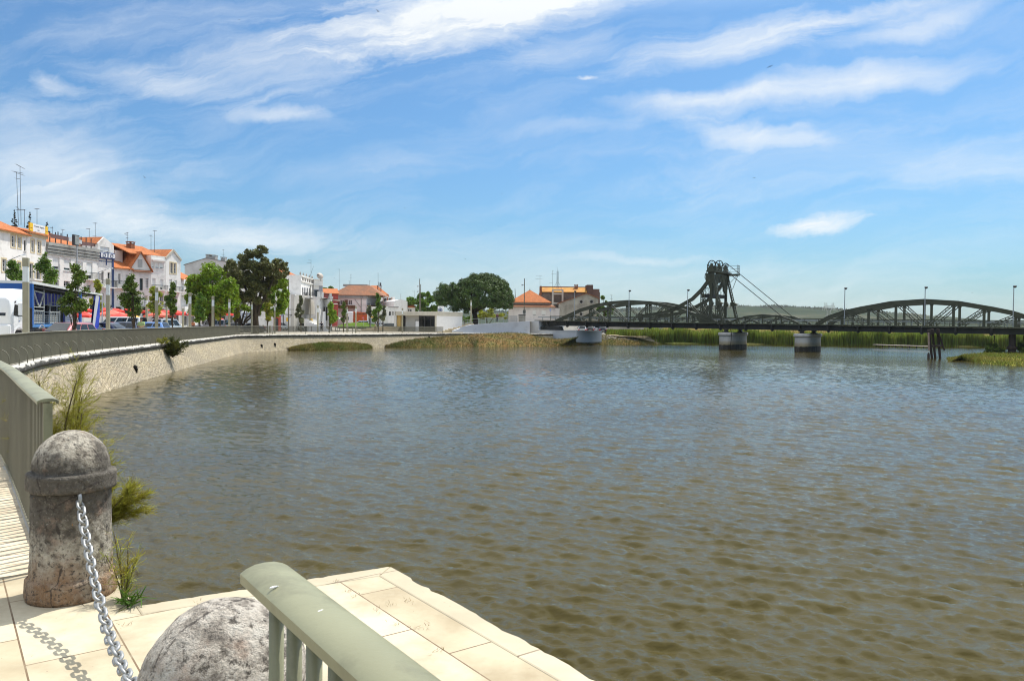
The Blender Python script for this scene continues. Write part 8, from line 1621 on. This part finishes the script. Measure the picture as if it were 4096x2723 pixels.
# ------------------------------------------------------------------ people
SKIN = P('skin', (.40, .23, .15), (.36, .20, .13), 6, .6); HAIR = P('hair_dark', (.02, .015, .012), (.035, .025, .02), 20, .8)
def skinned(name, verts, edges, mat, parent, root=0, sub=1):
    me = bpy.data.meshes.new(name); bm = bmesh.new(); L = bm.verts.layers.skin.verify(); vs = []
    for i, (co, r) in enumerate(verts): v = bm.verts.new(co); v[L].radius = (r, r) if isinstance(r, float) else r; v[L].use_root = i == root; vs.append(v)
    for a, b_ in edges: bm.edges.new((vs[a], vs[b_]))
    bm.to_mesh(me); bm.free(); me.materials.append(mat); o = put(bpy.data.objects.new(name, me), parent); m_ = o.modifiers.new('skin', 'SKIN'); m_.use_smooth_shade = True; s_ = o.modifiers.new('sub', 'SUBSURF'); s_.levels = s_.render_levels = sub; return o
def person(label, p, rz, top, legs, h=1.7, arms=None, stride=.0, skirt=None, hair=HAIR):
    """faces local +x"""
    t = thing('person', label, 'person', p, rz); k = h / 1.72; A_ = arms or {}
    V = [((0, 0, .95), (.12, .16)), ((.0, 0, 1.12), (.11, .14)), ((0, 0, 1.34), (.12, .17)), ((0, 0, 1.46), .06), ((.01, 0, 1.53), .055), ((.02, 0, 1.60), (.09, .078)), ((.01, 0, 1.67), (.09, .075)), ((0, 0, 1.72), .05)]
    Ed = [(i, i + 1) for i in range(7)]; part = {'torso': [0, 1, 2, 3]}
    for s_, key in ((-1, 'R'), (1, 'L')):
        el, wr = A_.get(key, ((.0, s_ * .25, 1.14), (.06, s_ * .24, .92))); el, wr = Vector(el), Vector(wr); n = len(V); d = (wr - el).normalized(); hd_ = wr + d * .09
        V += [((0, s_ * .17, 1.40), .065), (tuple(el), .045), (tuple(wr), .03), (tuple(hd_), .036)]; Ed += [(2, n), (n, n + 1), (n + 1, n + 2), (n + 2, n + 3)]; part['arm' + key] = [2, n, n + 1, n + 2]
        sd_ = Vector((1, 0, 0)) if abs(d.x) < .7 else Vector((0, 0, 1)); sd_ = (sd_ - d * sd_.dot(d)).normalized(); nr = d.cross(sd_) * s_
        for j, (o, l) in enumerate(((.033, .07), (.012, .08), (-.01, .075), (-.03, .06))): m = len(V); b_ = hd_ + sd_ * o + d * .02; V += [(tuple(b_), .010), (tuple(b_ + d * l * .5 - nr * .008), .009), (tuple(b_ + d * l - nr * .025), .007)]; Ed += [(n + 3, m), (m, m + 1), (m + 1, m + 2)]
        m = len(V); V += [(tuple(wr + d * .05 + sd_ * .04), .011), (tuple(wr + d * .1 + sd_ * .06 - nr * .02), .009)]; Ed += [(n + 2, m), (m, m + 1)]
        st_ = stride * s_; n = len(V); V += [((0, s_ * .09, .90), .095), ((st_ * .5 + .02, s_ * .095, .50), .062), ((st_ - .02, s_ * .10, .09), .042), ((st_ + .06, s_ * .105, .045), .042), ((st_ + .17, s_ * .11, .03), .032)]; Ed += [(0, n), (n, n + 1), (n + 1, n + 2), (n + 2, n + 3), (n + 3, n + 4)]; part['leg' + key] = [0, n, n + 1, n + 2, n + 3, n + 4]
    sc_ = lambda vs: [((c[0] * k, c[1] * k, c[2] * k), r if isinstance(r, tuple) else float(r)) for c, r in vs]
    skinned('body', sc_(V), Ed, SKIN, t)
    def garment(name, chains, grow, mat, cut=None):
        ids = []; ed = []
        for ch_, frac in chains:
            for i in ch_:
                if i not in ids: ids.append(i)
        vs = []; mp_ = {}
        for i in ids: mp_[i] = len(vs); c, r = V[i]; vs.append((c, tuple(x + grow for x in r) if isinstance(r, tuple) else r + grow))
        for ch_, frac in chains:
            for a, b_ in zip(ch_, ch_[1:]): ed.append((mp_[a], mp_[b_]))
        skinned(name, sc_(vs), ed, mat, t)
    garment('shirt', [([0, 1, 2], 1), (part['armR'][:(4 if A_.get('long', True) else 3)], 1), (part['armL'][:(4 if A_.get('long', True) else 3)], 1)], .022, top)
    if skirt: q = MB(); q.lathe([(.15 * k, 1.0 * k), (.2 * k, .85 * k), (.25 * k, .55 * k), (.27 * k, .38 * k), (.25 * k, .38 * k)], 18); q.build('skirt', skirt, t, smooth=True)
    else: garment('trousers', [(part['legR'][:4], 1), (part['legL'][:4], 1)], .022, legs)
    garment('shoes', [(part['legR'][4:], 1)], .012, BLACK); garment('shoes', [(part['legL'][4:], 1)], .012, BLACK)
    q = MB(); q.lathe([(.078, -.02), (.092, .03), (.088, .08), (.06, .125), (.01, .14)], 14, (-.012, 0, 1.63)); q.v = [(x * k, y * k, z * k) for x, y, z in q.v]; q.build('hair', hair, t, smooth=True)
    q = MB()
    for s_ in (-1, 1): q.lathe([(.001, -.012), (.011, 0), (.001, .012)], 8, (.098 * k, s_ * .032 * k, 1.625 * k))
    q.box(.088 * k, .1 * k, -.025 * k, .025 * k, 1.555 * k, 1.563 * k); q.build('eyes_and_mouth', HAIR, t); q = MB(); q.prism([(.095 * k, 1.58 * k), (.122 * k, 1.585 * k), (.097 * k, 1.625 * k)], -.012, .012)
    for s_ in (-1, 1): q.lathe([(.001, -.03), (.018, 0), (.001, .03)], 6, (0, s_ * .082 * k, 1.605 * k))
    q.build('nose_and_ears', SKIN, t); return t
CL_ = lambda n, c: P('cloth_' + n, c, tuple(x * .8 for x in c), 5, .85)
person('man in a pale green shirt looking down at something in his hands', gpt(565, 63), R(-80), CL_('green', (.36, .48, .22)), CL_('grey', (.3, .31, .28)), 1.75, {'R': ((.06, -.24, 1.12), (.26, -.08, 1.08)), 'L': ((.06, .24, 1.12), (.26, .08, 1.08)), 'long': False})
person('man in dark jacket and trousers walking by the grey people carrier', gpt(1286, 139), R(115), CL_('navy', (.018, .02, .035)), CL_('black', (.02, .02, .024)), 1.72, {'R': ((-.08, -.27, 1.15), (.0, -.26, .93)), 'L': ((.0, .36, 1.25), (.1, .5, 1.32))}, .10)
person('woman in a patterned beige dress walking by the cream steps', gpt(1501, 141), R(-170), CL_('beige', (.42, .32, .18)), None, 1.62, None, .12, P('dress_pattern', (.46, .36, .22), (.16, .11, .06), 9, .9))
person('person in an orange top standing at the corner cafe', gpt(771, 106), R(-60), CL_('orange', (.55, .20, .10)), CL_('dark', (.05, .05, .06)), 1.65)
person('seated looking person in white and grey near the cafe terrace', gpt(797, 112), R(-90), CL_('white', (.5, .5, .5)), CL_('slate', (.08, .08, .1)), 1.6)
person('small person in dark clothes standing on the ramp above the white wall', Vector(at(1989, 1287.5, 146)), R(-90), CL_('maroon', (.10, .04, .05)), CL_('jeans', (.03, .04, .07)), 1.62)
# ------------------------------------------------------------------ aerials and masts
AER = P('aerial_metal', (.12, .13, .14), (.09, .1, .11), 3, .5, .4)
def aerial(label, u, d, v0, v1, booms, ut=None, name='aerial', r=.03):
    b = at(u, v1, d); tp_ = at(ut or u, v0, d) - b; t = thing(name, label, 'aerial', b); q = MB(); q.tube([(0, 0, -.6), (0, 0, 0), tp_], [r, r, r * .8], 5); q.build('mast', AER, t); kk = d / F
    for (v, du0, du1, dv0, dv1, nel) in booms:
        z = zz(u, v, d) - b.z; x = tp_.x * z / max(tp_.z, .1); a, e = Vector((x + du0 * kk, 0, z - dv0 * kk)), Vector((x + du1 * kk, 0, z - dv1 * kk)); q = MB(); q.tube([a, e], .022, 4)
        for j in range(nel): c = a.lerp(e, j / max(1, nel - 1)); q.bar(c - Vector((0, .32 - .012 * j, 0)), c + Vector((0, .32 - .012 * j, 0)), .014); q.bar(c - Vector((0, 0, .05)), c + Vector((0, 0, .05)), .014)
        q.build('boom', AER, t)
aerial('left of the two tall roof aerials at the far left', 73, 94, 688, 882, [(688, -14, 24, -2, 5, 8), (714, -3, 14, 0, 2, 2), (832, -4, 4, -4, 4, 3)], 66); aerial('right and taller of the two tall roof aerials at the far left', 84, 95, 664, 880, [(666, -15, 17, -8, 9, 8), (698, -16, 15, -6, 4, 6), (840, -16, 16, 0, 0, 4)], 80)
aerial('short stub aerial right of the twin tall aerials', 98, 95, 838, 890, [(840, -30, 2, 0, 0, 5)]); aerial('thin aerial above the roof sign', 148, 100, 833, 905, [(835, -8, 8, 1, 0, 5)]); aerial('small aerial beside the bent conifer', 209, 104, 905, 930, [(911, -9, 2, -1, 1, 5)]); aerial('small aerial over the brown hoarding', 251, 108, 917, 948, [(919, -7, 6, -1, 1, 5)]); aerial('chimney pipe beside the brown hoarding', 232, 104, 927, 945, [], None, 'flue_pipe', .08)
aerial('short aerial left of the plain gable', 357, 110, 915, 952, [(915, -11, 2, 0, 0, 5)]); aerial('tall aerial beside the plain gable', 381, 111, 890, 952, [(893, -7, 7, 0, 0, 5), (945, -7, 4, 0, 0, 3)]); aerial('aerial with several booms above the sooty firewall', 509, 116, 929, 1000, [(932, -10, 3, 3, -1, 6), (941, -5, 3, 0, 0, 4), (952, -3, 3, 0, 0, 3)]); aerial('short aerial with a grid above the gabled house roof', 604, 119, 938, 1001, [(944, -6, 6, -2, 2, 6)]); aerial('tall bare aerial above the gabled house roof', 618, 119, 922, 1001, [(923, -6, 8, 0, 0, 5)]); aerial('aerial on the blank gable wall behind the trees', 893, 162, 997, 1045, [(999, -3, 3, 0, 0, 3), (1018, -6, 6, 0, 0, 4)])
aerial('tall aerial above the balustrade house', 1244, 160, 1040, 1108, [(1041, -10, 1, 0, 0, 4), (1051, -16, 0, 0, 0, 4)]); aerial('leaning pole crossing the aerial above the balustrade house', 1240, 161, 1065, 1106, [], 1254, 'leaning_pole'); aerial('thin tall aerial between the red house and the villa', 1357, 200, 1076, 1152, [(1077, -5, 2, 0, 0, 4)]); aerial('aerial on the villa roof lantern', 1403.5, 195, 1097, 1140, [(1098, -3, 3, 0, 0, 3), (1110, -5, 4, 0, 0, 4)]); aerial('short aerial left of the villa roof lantern', 1397, 196, 1123, 1142, [(1125, -3, 3, 0, 0, 3)]); aerial('small aerial on the bright orange hip roof', 1478, 208, 1123, 1146, [(1124, -1, 4, 0, 0, 3)]); aerial('thin aerial above the curved white parapet', 1603, 192, 1176, 1204, [(1177, -3, 3, 0, 0, 3)]); aerial('aerial above the leafy trees behind the pavilion', 1657, 196, 1163, 1200, [(1165, -8, 2, 0, 1, 4)])
aerial('two boom aerial left of the old factory', 2160, 189, 1101, 1150, [(1102.5, -15, 8, 0, 0, 7), (1116, -18, 13, -1, 1, 8)]); aerial('slender mast on the old factory roof', 2210, 189, 1082, 1146, [(1083, 0, 4, 0, 0, 2), (1095, -5, 15, 0, -1, 3), (1131, -12, 0, 0, 0, 2)]); aerial('small aerial behind the left arch', 2446, 190, 1181, 1200, [(1181, -5, 5, -1, 0, 4), (1195, -5, 5, 0, 0, 3)]); aerial('black flue pole beside the pine and the cream villa', 2062, 175, 1155, 1195, [], 2060, 'flue_pipe', .07)
b_ = at(2230, 1146, 189); kk = 189 / F; t = thing('lattice_mast', 'slim lattice radio mast on the old factory roof', 'mast', b_); q = MB(); h1 = zz(2230, 1085, 189) - b_.z
for x, y in ((-.2, -.15), (.2, -.15), (0, .2)): q.bar((x, y, -.5), (x, y, h1), .05)
for j in range(14): z0, z1 = h1 * j / 14, h1 * (j + 1) / 14; q.bar((-.2, -.15, z0), (.2, -.15, z1), .03); q.bar((.2, -.15, z1), (-.2, -.15, z1), .03)
q.bar((0, 0, h1), (-.2, 0, zz(2228, 1067, 189) - b_.z), .04); q.build('lattice', AER, t); q = MB(); z_ = zz(2230, 1128, 189) - b_.z
for s_ in (-1, 1): q.bar((s_ * .2, 0, z_), (s_ * 1.0, 0, -.6), .05)
q.build('stays', AER, t)
b_ = at(1517, 1164, 204); t = thing('radio_mast', 'rusty red radio mast with a platform and whip on the orange hip roof', 'mast', b_); q = MB(); kk = 204 / F; h1 = zz(1517, 1143, 204) - b_.z
for x in (-.45, .45):
    for y in (-.4, .4): q.bar((x, y, -1), (x, y, h1), .09)
for j in range(3): q.bar((-.45, -.4, h1 * j / 3), (.45, -.4, h1 * (j + 1) / 3), .06); q.bar((.45, -.4, h1 * j / 3), (-.45, -.4, h1 * (j + 1) / 3), .06)
q.box(-.6, .6, -.5, .5, h1, h1 + .1); q.build('tower', P('mast_red', (.11, .035, .03), None, 2, .7), t); q = MB(); q.bar((-.25, 0, h1), (-.25, 0, zz(1514, 1128, 204) - b_.z), .1); q.tube([(-.3, 0, h1), (-.35, 0, zz(1513, 1090, 204) - b_.z)], .035, 5); q.box(.1, .5, -.2, .2, h1 + .1, h1 + .8); q.build('whip_aerial', AER, t)
# ------------------------------------------------------------------ birds
FEATH = P('feather_dark', (.012, .012, .016), (.02, .02, .024), 4, .8)
def bird(label, u, v, d, span, rz, roll, dih):
    t = thing('bird', label, 'bird', at(u, v, d), R(rz), 'dark birds flying in the sky'); t.rotation_euler.x = R(roll); s_ = span; q = MB(); q.lathe([(.002, -.30), (.03, -.22), (.055, -.05), (.05, .1), (.035, .18), (.03, .22), (.004, .27)], 10, (0, 0, 0), 'x'); q.v = [(x * s_, y * s_, z * s_) for x, y, z in q.v]; q.build('body', FEATH, t, smooth=True)
    for sg_ in (-1, 1):
        q = MB(); pl = [(.10, .03), (.12, .25), (.02, .5), (-.10, .52), (-.04, .28), (-.10, .03)]; top = [(x * s_, sg_ * y * s_, (.03 + y * dih - (y * .9) ** 3) * s_) for x, y in pl]; n = len(pl); q.add(top + [(x, y, z - .012 * s_) for x, y, z in top], [tuple(range(n)), tuple(range(2 * n - 1, n - 1, -1))] + [(i, n + i, n + (i + 1) % n, (i + 1) % n) for i in range(n)]); q.build('wing', FEATH, t)
    q = MB(); q.prism([(-.26 * s_, .01), (-.44 * s_, .03), (-.40 * s_, -.005)], -.04 * s_, .04 * s_); q.build('tail', FEATH, t)
for u, v, d, sp_, rz, ro, di, lab in ((3080, 268, 60, .42, 70, -20, .25, 'largest bird, flying high at the right between two cloud streaks'), (1510, 46, 60, .30, 120, 35, .5, 'bird crossing the bright white cloud at the top'), (577, 710, 60, .26, 130, 40, .5, 'bird over the left houses, above the plain gable'), (3016, 712, 80, .30, 90, 0, .15, 'small level bird above and right of the lifting tower'), (2007, 776, 70, .16, 40, 20, .4, 'tiny bird in the middle of the pale sky above the bridge head'), (1620, 834, 70, .18, 60, 20, .5, 'tiny bird left of centre above the pavilion'), (1861, 1037, 80, .22, 110, 30, .5, 'tiny bird just above the umbrella pine'), (3888, 1171, 90, .26, 70, 10, .4, 'tiny bird above the right arch near the last lamp post'), (1338, 1112, 150, .34, 90, 10, .3, 'bird between the thin tall aerial and the satellite dish'), (3723, 1240, 95, .2, 80, 10, .4, 'tiny bird framed inside the right arch'), (3386, 1218, 90, .16, 30, 10, .4, 'tiny bird right of the lamp post at the left foot of the right arch'), (957, 80, 60, .12, 60, 20, .4, 'speck of a bird in the upper left cloud'), (1925, 372, 70, .12, 60, 20, .4, 'speck of a bird in the blue gap under the big cloud'), (1995, 905, 70, .12, 60, 20, .4, 'speck of a bird low over the middle of the town')): bird(lab, u, v, d, sp_, rz, ro, di)
# ------------------------------------------------------------------ air
hz = MB(); hz.box(-1700, 3600, -60, 4200, -3.0, 130); m_ = bpy.data.materials.new('haze_air'); m_.use_nodes = True; nt = m_.node_tree; nt.nodes.remove(nt.nodes['Principled BSDF']); pv = N(nt, 'ShaderNodeVolumePrincipled'); pv.inputs['Color'].default_value = (.86, .93, 1, 1); pv.inputs['Density'].default_value = .00006; pv.inputs['Anisotropy'].default_value = .2; nt.links.new(pv.outputs[0], nt.nodes['Material Output'].inputs['Volume'])
HAZE = hz.build('haze', m_); tag(HAZE, kind='stuff')
